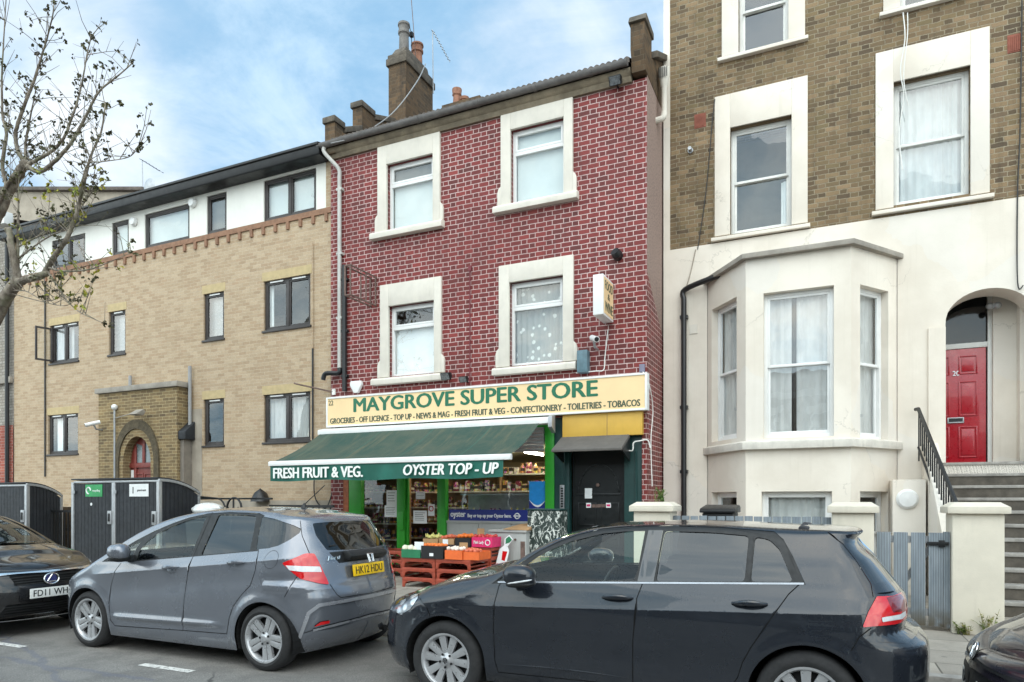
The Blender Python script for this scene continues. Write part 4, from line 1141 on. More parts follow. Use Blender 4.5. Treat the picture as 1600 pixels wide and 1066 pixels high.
    def mesh(s, name, V, tris, fn, mats, mi, parent, flip=False, mirror=False, off=0.0, thick=0):
        idx = {}; co = []; no = []; fs_ = []
        h = .004
        for t in tris:
            for i in t:
                if i in idx: continue
                idx[i] = len(co); u, v = V[i].x, V[i].y
                p = fn(u, v); a = fn(u + h, v) - fn(u - h, v); b = fn(u, v + h) - fn(u, v - h)
                n = a.cross(b)
                n = n.normalized() if n.length > 1e-9 else Vector((0, 0, 1))
                co.append(p); no.append(n)
            fs_.append([idx[i] for i in t])
        # make normals point outward (away from the middle of the car)
        mid = Vector((s.L / 2, 0, .6)); sg = sum((n.dot(p - mid) > 0) - (n.dot(p - mid) < 0) for p, n in zip(co, no))
        if sg < 0: no = [-n for n in no]
        co = [p + n * off for p, n in zip(co, no)]
        fixed = []
        for f in fs_:
            a, b, cc = co[f[0]], co[f[1]], co[f[2]]
            fixed.append(f if (b - a).cross(cc - a).dot(no[f[0]]) > 0 else f[::-1])
        if mirror:
            co = [Vector((p.x, -p.y, p.z)) for p in co]; no = [Vector((n.x, -n.y, n.z)) for n in no]; fixed = [f[::-1] for f in fixed]
        me = bpy.data.meshes.new(name); me.from_pydata([tuple(p - Vector((s.L / 2, 0, 0))) for p in co], [], fixed)
        for m in (mats if isinstance(mats, list) else [mats]): me.materials.append(m)
        me.polygons.foreach_set('use_smooth', [True] * len(me.polygons))
        if mi: me.polygons.foreach_set('material_index', [mi] * len(me.polygons))
        me.normals_split_custom_set_from_vertices([tuple(n) for n in no])
        o = bpy.data.objects.new(name, me); COL.objects.link(o); o.parent = parent
        return o
    def side(s, root, regions, mats, names, offs, skip=(), far=True):
        """regions: [(key, [polys])]; mats/names by key; builds the near side and its mirror image"""
        n = 220; top = [(s.U0 + (s.U1 - s.U0) * i / n) for i in range(n + 1)]
        outline = [(u, s.ztop(u)) for u in top][::-1]
        outline = [(s.U0, s.zb), (s.U1, s.zb)] + outline
        extra = []
        for i in range(n):
            u = (top[i] + top[i + 1]) / 2; z = s.ztop(u); r = s.curl(u)
            for k in (.015, .06, .14, .28, .5, .78, 1.1): extra.append((u, z - r * k))
        for fz, x0, x1, offs_ in getattr(s, 'creases', []):
            x = x0
            while x < x1:
                extra += [(x, fz(x) + o_) for o_ in offs_ if fz(x) + o_ < s.ztop(x) - .01]; x += .022
        V, out = s.cut(outline, regions, extra, s.step)
        res = {}
        for key, tris in out.items():
            if key in skip: continue
            for mir in ((False, True) if far else (False,)):
                o = s.mesh(names.get(key, key), V, tris, s.band, mats[key], 0, root, mirror=mir, off=offs.get(key, 0))
                res[key, mir] = o
        return res
    def top(s, root, regions, mats, names, offs, skip=()):
        n = 160; top = [(s.U0 + .004 + (s.U1 - s.U0 - .008) * i / n) for i in range(n + 1)]
        outline = [(u, -1.0) for u in top] + [(u, 1.0) for u in top[::-1]]
        extra = [(u, sg * k) for u in top for k in (.985, .95) for sg in (-1, 1)]
        V, out = s.cut(outline, regions, extra, .075)
        res = {}
        for key, tris in out.items():
            if key in skip: continue
            res[key] = s.mesh(names.get(key, key), V, tris, s.lid, mats[key], 0, root, off=offs.get(key, 0))
        return res
    def arch(s, hx, hz, r, n=28, drop=.3):
        pts = [(hx + r * math.cos(math.pi * i / n), hz + r * math.sin(math.pi * i / n)) for i in range(n + 1)]
        return [(hx + r, s.zb - .05)] + pts + [(hx - r, s.zb - .05)]
    def liner(s, root, hx, hz, r):
        for mir in (1, -1):
            mb = MB(); n = 20; pts = []
            for i in range(n + 1):
                a = math.pi * (-.12 + 1.24 * i / n)
                x, z = hx + r * math.cos(a), hz + r * math.sin(a)
                yo = s.w(max(.25, min(z, 1))) - .012
                pts += [(x - s.L / 2, -mir * yo, z), (x - s.L / 2, -mir * (yo - .34), z)]
            k = len(pts)
            fcs = [(2 * i, 2 * i + 2, 2 * i + 3, 2 * i + 1) for i in range(n)] + [tuple(2 * i + 1 for i in range(n + 1))]
            mb.add(pts, fcs); mb.build('wheel_arch_liner', M_seam, root, local=True, recalc=False)
def make_wheel(r, rr, style, width=.2):
    """wheel centred on the origin, outer face towards -y; returns [(name, mesh, children)]"""
    tmp = []
    mb = MB(); w2 = width / 2
    mb.lathe([(rr - .012, -w2 + .02), (rr + .006, -w2 + .004), (rr + .03, -w2 - .004), (r - .055, -w2 - .006), (r - .022, -w2 + .006), (r - .006, -w2 + .024), (r, -w2 + .045), (r, w2 - .04), (r - .02, w2), (rr, w2 + .004)], seg=56, axis='d', cap=False)
    # tread sipes at the shoulder
    for k in range(72):
        a = 2 * math.pi * k / 72; ca, sa = math.cos(a), math.sin(a); t = (-sa, ca)
        q = r - .004; p = []
        for da in (-.004, .004):
            for (rad, yy) in ((q + .0045, -w2 + .05), (q - .02, -w2 + .008)):
                p.append((rad * ca + da * t[0], yy, rad * sa + da * t[1]))
        mb.add([p[0], p[1], p[3], p[2]], [(0, 1, 2, 3)])
    ty = mb.build('tyre', M_tyre, None, smooth=True, recalc=True)
    mb = MB()
    mb.lathe([(rr - .03, -w2 + .05), (rr - .02, -w2 + .016), (rr - .012, -w2 + .006), (rr + .004, -w2 + .004), (rr + .006, -w2 + .012), (rr - .01, -w2 + .03), (rr - .012, w2)], seg=56, axis='d', cap=False)
    if style == 'pairs':                                 # five pairs of slim spokes, close at the hub
        prs, hubr, spread0, spread1, wi, wo = 5, .06, .46, .165, .046, .058
    else:                                               # five V-shaped pairs of flat wide spokes
        prs, hubr, spread0, spread1, wi, wo = 5, .062, .24, .285, .044, .066
    for k in range(prs):
        base = math.pi / 2 + 2 * math.pi * k / prs + (math.pi / 5 if style == 'pairs' else 0)
        for sgn in (-1, 1):
            a0, a1 = base + sgn * spread0 * 1.25, base + sgn * spread1
            p0 = Vector((.045 * math.cos(a0), .045 * math.sin(a0))); p1 = Vector(((rr - .012) * math.cos(a1), (rr - .012) * math.sin(a1)))
            t = (p1 - p0).normalized(); q = Vector((-t.y, t.x))
            poly = [p0 + q * wi / 2, p0 - q * wi / 2, p1 - q * wo / 2, p1 + q * wo / 2]
            y0, y1 = -w2 + .034, -w2 + .016
            m = [(p0 + t * 0), (p1)]
            v = [(poly[0].x, y0, poly[0].y), (poly[1].x, y0, poly[1].y), (poly[2].x, y1 + .006, poly[2].y), (poly[3].x, y1 + .006, poly[3].y),
                 (p0.x, y0 - .006, p0.y), (p1.x, y1 + .003, p1.y)]
            v += [(a, b + .03, d) for a, b, d in v[:4]]
            mb.add(v, [(0, 4, 5, 3), (1, 2, 5, 4), (2, 3, 5), (0, 1, 4), (0, 3, 9, 6), (1, 7, 8, 2), (6, 9, 8, 7)])
    rim = mb.build('rim', M_alloy, None, smooth=True, auto=28)
    mb = MB(); mb.lathe([(0, -w2 + .012), (.026, -w2 + .012), (.034, -w2 + .018), (hubr, -w2 + .03), (hubr + .005, -w2 + .06)], seg=24, axis='d'); hub = mb.build('hub_cap', M_alloy, None, smooth=True)
    nuts = []
    for k in range(5):
        mb = MB(); a = math.pi / 2 + math.pi / 5 * (1 if style != 'pairs' else 0) + 2 * math.pi * k / 5
        mb.lathe([(.0105, -.002), (.0105, -.02 + .012)], .054 * math.cos(a), -w2 + .022, .054 * math.sin(a), 8, 'd'); nuts.append(mb.build('wheel_bolt', M_alloyd, None))
    mb = MB(); mb.lathe([(0, -w2 + .075), (rr - .014, -w2 + .085), (rr - .014, w2)], seg=32, axis='d'); bk = mb.build('brake_disc', M_alloyd, None, smooth=True)
    return [ty, rim, hub, bk] + nuts
def put_wheels(root, car, parts, hubs, hz, yw):
    first = True
    for hx in hubs:
        for sgn in (-1, 1):
            e = bpy.data.objects.new('wheel', None); COL.objects.link(e); e.parent = root; e.empty_display_size = .1
            e.location = (hx - car.L / 2, sgn * yw, hz); e.rotation_euler = (0, random.uniform(-.3, .3), 0 if sgn < 0 else math.pi)
            for p in parts:
                q = p if first else p.copy()
                if not first: COL.objects.link(q)
                q.parent = e
            first = False
def cabin(root, car, x_dash, x_front, x_rear, zs, w, roofz, rhd=True, zfloor=.3):
    """seats, dashboard and steering wheel seen through the glass"""
    L2 = car.L / 2
    mb = MB(); mb.box(.5 - L2, car.L - .5 - L2, -w + .12, w - .12, zfloor - .1, zfloor); mb.build('floor_pan', M_seam, root, local=True)
    for x, ys in ((x_front, (-.36, .36)), (x_rear, (-.4, .0, .4))):
        for y in ys:
            mb = MB(); hw_ = .24 if len(ys) == 2 else .19
            mb.box(x - .48 - L2, x + .05 - L2, y - hw_, y + hw_, zs - .13, zs)
            mb.prism([(x - .02 - L2, zs - .1), (x + .14 - L2, zs - .1), (x + .30 - L2, zs + .55), (x + .2 - L2, zs + .56)], y - hw_, y + hw_)
            mb.prism([(x + .23 - L2, zs + .6), (x + .31 - L2, zs + .6), (x + .34 - L2, zs + .78), (x + .27 - L2, zs + .79)], y - .13, y + .13)
            mb.box(x + .255 - L2, x + .285 - L2, y - .05, y + .05, zs + .53, zs + .62)
            mb.build('seat', M_seat, root, local=True, bev=.035)
    mb = MB(); mb.prism([(x_dash - .35 - L2, zs + .18), (x_dash + .22 - L2, zs + .12), (x_dash + .25 - L2, zs - .2), (x_dash - .35 - L2, zs - .2)], -w + .06, w - .06); mb.build('dashboard', M_dash, root, local=True, bev=.04)
    mb = MB(); yy = .36 if rhd else -.36; cx = x_dash + .42 - L2; cz = zs + .2; n = 24
    ring_ = [(cx + .07 * math.sin(2 * math.pi * i / n), yy + .185 * math.cos(2 * math.pi * i / n), cz + .17 * math.sin(2 * math.pi * i / n)) for i in range(n + 1)]
    mb.tube(ring_, .016, 8, False); mb.box(cx - .02, cx + .02, yy - .17, yy + .17, cz - .03, cz + .03); mb.tube([(cx, yy, cz), (cx - .25, yy, cz - .1)], .03, 8); mb.build('steering_wheel', M_trim, root, local=True, smooth=True)
def blob(root, name, m, cx, cy, cz, rx, ry, rz, taper=0, square=2.6, tilt=0, seg=20, rings=14):
    """superellipsoid, used for mirror shells and the like"""
    mb = MB(); sg = lambda v, p: math.copysign(abs(v) ** p, v); k = 2 / square
    pts = []
    for i in range(rings + 1):
        ph = -math.pi / 2 + math.pi * i / rings
        for j in range(seg):
            a = 2 * math.pi * j / seg
            x = sg(math.cos(ph), k) * sg(math.cos(a), k); y = sg(math.cos(ph), k) * sg(math.sin(a), k); z = sg(math.sin(ph), k)
            f = 1 + taper * x
            px, pz = rx * x, rz * z * f
            pts.append((cx + px * math.cos(tilt) - pz * math.sin(tilt), cy + ry * y, cz + px * math.sin(tilt) + pz * math.cos(tilt)))
    fcs = [(i * seg + j, i * seg + (j + 1) % seg, (i + 1) * seg + (j + 1) % seg, (i + 1) * seg + j) for i in range(rings) for j in range(seg)]
    mb.add(pts, fcs); return mb.build(name, m, root, local=True, smooth=True, auto=60, weld=True)
def handle(parent, car, x, z, ln, m, tilt=0.0, far=True):
    for sgn in ((-1, 1) if far else (-1,)):
        y = car.plan(x + ln / 2, z)[1]
        par = parent[(sgn > 0)]
        mb = MB(); n = 10; pts = []
        for i in range(n + 1):
            t = i / n; o_ = .034 * math.sin(math.pi * t) ** .45
            pts.append((x - car.L / 2 + ln * t, sgn * (y + o_ + .004), z + tilt * t + .008 * math.sin(math.pi * t)))
        mb.tube(pts, [.010 + .011 * math.sin(math.pi * i / n) for i in range(n + 1)], 10)
        mb.build('door_handle', m, par, local=True, smooth=True)
        mb = MB(); mb.sphere(x - car.L / 2 + ln * .5, sgn * (y - .007), z - .022, ln * .30, .010, .030, 18, 8); mb.build('handle_recess', m, par, local=True, smooth=True)
def plate(parent, fr, w, h, m, s, d=0.0):
    mb = MB(fr); mb.box(-w / 2, w / 2, d, d + .012, -h / 2, h / 2); p = mb.build('number_plate', m, parent, local=True, bev=.003)
    text(s, M_ink, fr, -w * .43, w * .43, -h * .33, h * .33, d - .001, p, .012, 'registration', .002, local=True); return p

# ---------------------------------------------------------------- dark hatchback in the foreground
def golf():
    L = 4.255
    def sculpt(x, z):
        k = 0
        zc = .775 + (x - 1.3) * .042                        # sharp line through the door handles
        if .95 < x < 4.0:
            f = min(1, (x - .95) / .3, (4.0 - x) / .3); t = z - zc
            k += f * (.012 * math.exp(-max(0, t) / .05) if t > 0 else .012 - .010 * (1 - math.exp(t / .06)))
            k -= f * .012 * math.exp(-((z - .43) / .14) ** 2)
        for hx in (.87, 3.507):
            d = math.hypot(x - hx, z - .31); k += .012 * math.exp(-((d - .375) / .05) ** 2)
        return k
    cr = Car(L, [(.18, .835), (.26, .868), (.4, .885), (.6, .885), (.76, .884), (.84, .870), (.91, .850), (.96, .832), (1.03, .80), (1.2, .735), (1.35, .655), (1.45, .60)],
             [(.18, .10), (.26, .04), (.4, .0), (.55, .015), (.7, .045), (.8, .09), (1.5, .2)],
             [(.18, 4.12), (.3, 4.21), (.45, 4.25), (.6, 4.255), (.68, 4.235), (.73, 4.16), (.755, 4.115), (.85, 4.125), (.95, 4.115), (1.01, 4.075), (1.1, 4.01), (1.2, 3.935), (1.32, 3.83), (1.345, 3.835), (1.37, 3.86), (1.39, 3.85)],
             [(-1, .735), (-.6, .75), (-.3, .79), (-.12, .835), (.75, .905), (1.0, .965), (1.22, 1.005), (1.36, 1.06), (1.55, 1.185), (1.8, 1.305), (2.05, 1.375), (2.3, 1.402), (2.6, 1.411), (2.95, 1.408), (3.3, 1.395), (100, 1.387), (100.5, 1.382), (101, 1.382)],
             .68, 3.62, 2.35, 3.0, [(-.8, .035), (.7, .06), (1.25, .05), (1.5, .035), (2.3, .014), (3.6, .014), (5, .014)],
             [(-.9, .06), (-.2, .12), (.4, .17), (1.0, .15), (1.25, .07), (1.45, .035), (2.2, .05), (3.4, .05), (3.8, .025), (4.9, .02)], [(.9, 0), (1.2, .10), (1.5, .10), (2.1, .12), (2.4, 0)], sculpt, .19, .032)
    cr.creases = [(lambda x: .775 + (x - 1.3) * .042, .95, 4.0, (-.075, -.05, -.03, -.016, -.006, .004, .014, .03, .05, .075, .1))]
    root = thing('parked_car', 'blue black five door hatchback parked nearest the camera, raindrops on its paint', 'car', (-2.745 - .87 + L / 2, 5.575, 0))
    hubs = (.87, 3.507); hz = .31
    belt = lambda x: .955 + (x - 1.33) * .043
    w1 = cr.poly([(1.40, .975), (1.46, 1.035), (1.62, 1.155), (1.74, 1.222), (1.88, 1.28), (2.1, 1.338), (2.27, 1.358), (2.42, 1.364), (2.40, 1.1), (2.375, belt(2.38) + .012), (1.9, belt(1.9) + .012)])
    w2 = cr.poly([(2.535, belt(2.53) + .012), (2.55, 1.2), (2.565, 1.366), (2.9, 1.362), (3.14, 1.345), (3.125, belt(3.12) + .012)], .03)
    w3 = cr.poly([(3.165, belt(3.16) + .012), (3.18, 1.34), (3.27, 1.325), (3.34, 1.26), (3.425, belt(3.42) + .012)], .03)
    fq = cr.poly([(1.305, .965), (1.36, .966), (1.42, 1.03), (1.40, 1.033)], .01)
    dlo = cr.poly([(1.27, .94), (1.345, 1.005), (1.47, 1.095), (1.62, 1.195), (1.76, 1.27), (1.9, 1.325), (2.1, 1.375), (2.3, 1.396), (2.6, 1.404), (2.95, 1.398), (3.3, 1.375), (3.36, 1.325), (3.42, 1.22), (3.5, belt(3.5) - .006), (2.4, belt(2.4) - .006), (1.5, belt(1.5) - .006)])
    strip = [cr.poly([(1.32, belt(1.32) - .006), (3.49, belt(3.49) - .006), (3.49, belt(3.49) + .006), (1.32, belt(1.32) + .006)])]
    pillB = cr.poly([(2.405, belt(2.4) + .01), (2.445, 1.37), (2.55, 1.37), (2.52, belt(2.5) + .01)])
    divc = cr.poly([(3.128, belt(3.12) + .01), (3.145, 1.345), (3.172, 1.343), (3.158, belt(3.15) + .01)])
    doorF = cr.poly([(1.335, .93), (1.315, .8), (1.305, .6), (1.315, .36), (1.34, .27), (2.385, .285), (2.388, .6), (2.41, .9), (2.45, 1.03), (2.475, 1.40), (1.95, 1.345), (1.62, 1.20), (1.40, 1.03)])
    doorR = cr.poly([(2.392, .285), (2.395, .6), (2.417, .9), (2.457, 1.03), (2.482, 1.405), (3.0, 1.395), (3.36, 1.33), (3.47, 1.05), (3.40, .98), (3.30, .83), (3.17, .62), (3.12, .52), (3.09, .42), (3.02, .31)])
    seams = []
    for pl in ([(1.40, 1.03), (1.335, .93), (1.315, .8), (1.305, .6), (1.315, .36), (1.34, .27)], [(1.34, .27), (2.385, .285), (3.02, .31)], [(2.388, .285), (2.391, .6), (2.413, .9), (2.453, 1.03), (2.478, 1.40)],
               [(3.02, .31), (3.09, .42), (3.12, .52), (3.17, .62), (3.30, .83), (3.40, .98), (3.47, 1.05)], [(.62, .79), (.72, .72), (.745, .66)], [(3.87, .80), (3.80, .74), (3.76, .66)],
               [(3.63, 1.375), (3.72, 1.30), (3.80, 1.19), (3.875, 1.06), (3.885, .985)], [('r', .62, .775), ('r', .3, .765), ('r', 0, .765)]):
        seams += buf(cr.poly(pl), .007)
    lampR = cr.poly([(3.90, .985), ('r', .66, .98), ('r', .47, .985), ('r', .45, .90), ('r', .52, .83), ('r', .66, .815), (3.82, .805), (3.855, .9)], .015)
    lampRw = cr.poly([(3.93, .835), ('r', .64, .838), ('r', .56, .85), ('r', .56, .88), ('r', .66, .868), (3.925, .862)], .008)
    lampRd = cr.poly([('r', .72, .975), ('r', .48, .98), ('r', .47, .9), ('r', .58, .88), ('r', .72, .885)], .01)
    headl = cr.poly([(.30, .665), (.35, .74), (.46, .80), (.56, .815), (.60, .785), (.55, .70), (.45, .645), ('f', .5, .655), ('f', .52, .7)], .012)
    grille = [cr.poly([('f', .5, .66), ('f', 0, .655), ('f', 0, .725), ('f', .5, .735)]), cr.poly([('f', .62, .29), ('f', 0, .29), ('f', 0, .46), ('f', .55, .46)])]
    louvre = []
    for k in range(4): louvre.append(cr.poly([(.24 - k * .004, .36 + .05 * k), ('f', .62, .36 + .05 * k), ('f', .62, .382 + .05 * k), (.24 - k * .004, .382 + .05 * k)]))
    rwin = cr.poly([('r', .0, 1.03), ('r', .52, 1.05), ('r', .50, 1.2), ('r', .44, 1.315), ('r', 0, 1.32)])
    rblk = cr.poly([(3.905, 1.0), (3.895, 1.06), (3.82, 1.19), (3.735, 1.305), ('r', .50, 1.335), ('r', 0, 1.335), ('r', 0, 1.0)])
    rq = cr.poly([(3.90, 1.005), (3.893, 1.055), ('r', .58, 1.065), ('r', .58, 1.005)])
    bump = cr.poly([(3.76, .66), (3.80, .74), (3.9, .72), ('r', .72, .70), ('r', 0, .70), ('r', 0, .19), (3.7, .19), (3.7, .5)])
    arches = [cr.arch(h, hz, .362) for h in hubs]; lips = [cr.arch(h, hz, .392) for h in hubs]
    sill = cr.poly([(1.22, .19), (3.16, .19), (3.16, .262), (1.22, .245)])
    reg = [('arch', arches), ('strip', strip), ('window', [w1]), ('rear_door_window', [w2]), ('quarter', [w3]), ('front_quarter', [fq]), ('pillar', [pillB]), ('divider', [divc]), ('dlo', [dlo]), ('lampw', [lampRw]), ('lampd', [lampRd]), ('tail', [lampR]), ('headlight', [headl]), ('grille', grille + louvre),
           ('rwin', [rwin]), ('rq', [rq]), ('rblk', [rblk]), ('seam', seams), ('doorF', [doorF]), ('doorR', [doorR]), ('bumper', [bump])]
    mats = dict(strip=mat('dull_window_trim', c(150, 154, 160), .3, metal=.6), window=G_clear, rear_door_window=G_tint, quarter=G_tint, front_quarter=G_clear, pillar=mat('gloss_black_pillar', c(22, 23, 26), .12, var=.05, coat=1), divider=M_trim, dlo=M_trim, lampw=M_lampclear, lampd=M_lampdeep, tail=M_lampred, headlight=M_headl_lens, grille=M_trim, rwin=G_tint, rq=P_golf, rblk=mat('gloss_black_pillar', c(20, 20, 20)), seam=M_seam, doorF=P_golf, doorR=P_golf, bumper=P_golf, body=P_golf)
    names = dict(strip='window_trim', window='window', rear_door_window='window', quarter='window', front_quarter='window', pillar='door_pillar', divider='window_divider', dlo='window_surround', lampw='reversing_lamp', lampd='tail_lamp_inner', tail='tail_lamp', rwin='rear_window', rq='tailgate_corner', rblk='tailgate_glass_edge', seam='panel_gap', doorF='door', doorR='door', body='body_side')
    offs = dict(window=-.012, rear_door_window=-.012, quarter=-.012, front_quarter=-.012, dlo=-.004, seam=-.004, strip=.003, tail=.006, lampw=.009, lampd=.0065, grille=-.01, headlight=.004)
    S = cr.side(root, reg, mats, names, offs, skip=('arch',))
    for mir in (False, True):
        for ch, par in (('window', 'doorF'), ('rear_door_window', 'doorR'), ('lampw', 'tail'), ('lampd', 'tail')):
            if (ch, mir) in S and (par, mir) in S: S[ch, mir].parent = S[par, mir]
    Uc, Uh = 1.27, 2.12
    ws = [(Uc + .02, -.955), (Uh - .03, -.93), (Uh - .03, .93), (Uc + .02, .955)]
    wsr = [(Uc - .04, -1), (Uh, -1), (Uh, 1), (Uc - .04, 1)]
    cut_ = buf([(Uc - .045, -1), (Uc - .045, 1)], .01) + buf([(cr.U0 + .9, -.86), (.75, -.9), (Uc - .05, -.93)], .012) + buf([(cr.U0 + .9, .86), (.75, .9), (Uc - .05, .93)], .012)
    T = cr.top(root, [('windscreen', [ws]), ('seam', cut_), ('wsr', [wsr]), ('bonnet', [[(cr.U0 - 1, -1.1), (Uc - .045, -1.1), (Uc - .045, 1.1), (cr.U0 - 1, 1.1)]])],
               dict(windscreen=G_clear, seam=M_seam, wsr=P_golf, bonnet=P_golf, body=P_golf), dict(wsr='windscreen_pillar', body='roof', seam='bonnet_gap'), dict(windscreen=-.006))
    for h in hubs: cr.liner(root, h, hz, .363)
    put_wheels(root, cr, make_wheel(.316, .216, 'vees', .2), hubs, hz, .775)
    cabin(root, cr, 1.42, 2.38, 3.18, .62, .86, 1.3)
    dF = [S['doorF', False], S['doorF', True]]; dR = [S['doorR', False], S['doorR', True]]
    handle(dF, cr, 2.165, .893, .215, P_golf, .006); handle(dR, cr, 3.055, .905, .215, P_golf, .006)
    for sgn in (-1, 1):
        my = sgn * 1.0
        mm = blob(root, 'door_mirror', P_golf, 1.575 - L / 2, my, 1.03, .125, .095, .083, .12, 2.5, -.12)
        blob(mm, 'mirror_base', M_trim, 1.585 - L / 2, my, .972, .112, .085, .026, 0, 2.4, .05)
        blob(mm, 'mirror_indicator', M_lampclear, 1.60 - L / 2, my + sgn * .052, .995, .10, .05, .011, 0, 2.2, .18)
        mb = MB(); mb.prism([(1.44 - L / 2, .955), (1.56 - L / 2, .965), (1.54 - L / 2, .99), (1.45 - L / 2, .98)], sgn * .80, sgn * .96); mb.build('mirror_arm', M_trim, mm, local=True, bev=.008)
        pass
    # lower door mouldings caught by the light, sill strip, aerial, rear wiper and bumper reflector
    for sgn in (-1, 1):
        mb = MB(); pts = [(x - L / 2, sgn * (cr.plan(x, .33)[1] + .001), .335 + .012 * math.sin((x - 1.36) * 3)) for x in [1.36 + .05 * i for i in range(21)]]
        mb.tube(pts, [.0005 + .006 * math.sin(math.pi * i / 20) for i in range(21)], 6); mb.build('door_moulding', P_golf, dF[sgn > 0], local=True, smooth=True)
    mb = MB(); mb.tube([(3.83 - L / 2, 0, 1.14), (3.99 - L / 2, .02, 1.06), (3.985 - L / 2, .3, 1.065)], .011, 8); mb.tube([(4.02 - L / 2, 0, 1.05), (3.955 - L / 2, -.02, 1.12)], .02, 8); mb.build('rear_wiper', M_trim, root, local=True, smooth=True)
    return root
GOLF = golf()
def emblem(parent, fr, strokes, m, r=.005, name='emblem'):
    mb = MB(fr)
    for st in strokes: mb.tube([(a, 0, b) for a, b in st], r, 6)
    return mb.build(name, m, parent, local=True, smooth=True)
def circ(cx, cz, rx, rz, n=28): return [(cx + rx * math.cos(2 * math.pi * i / n), cz + rz * math.sin(2 * math.pi * i / n)) for i in range(n + 1)]
def vee_badge(parent, fr, R_, m):
    k = R_
    emblem(parent, fr, [circ(0, 0, k, k), [(-.36 * k, .84 * k), (0, .05 * k), (.36 * k, .84 * k)], [(-.84 * k, .42 * k), (-.42 * k, -.8 * k), (0, .0), (.42 * k, -.8 * k), (.84 * k, .42 * k)]], m, k * .085)
    mb = MB(fr); mb.lathe([(0, .004), (k, .004), (k, .012), (0, .012)], 0, 0, 0, 28, 'd'); mb.build('badge_disc', M_trim, parent, local=True)

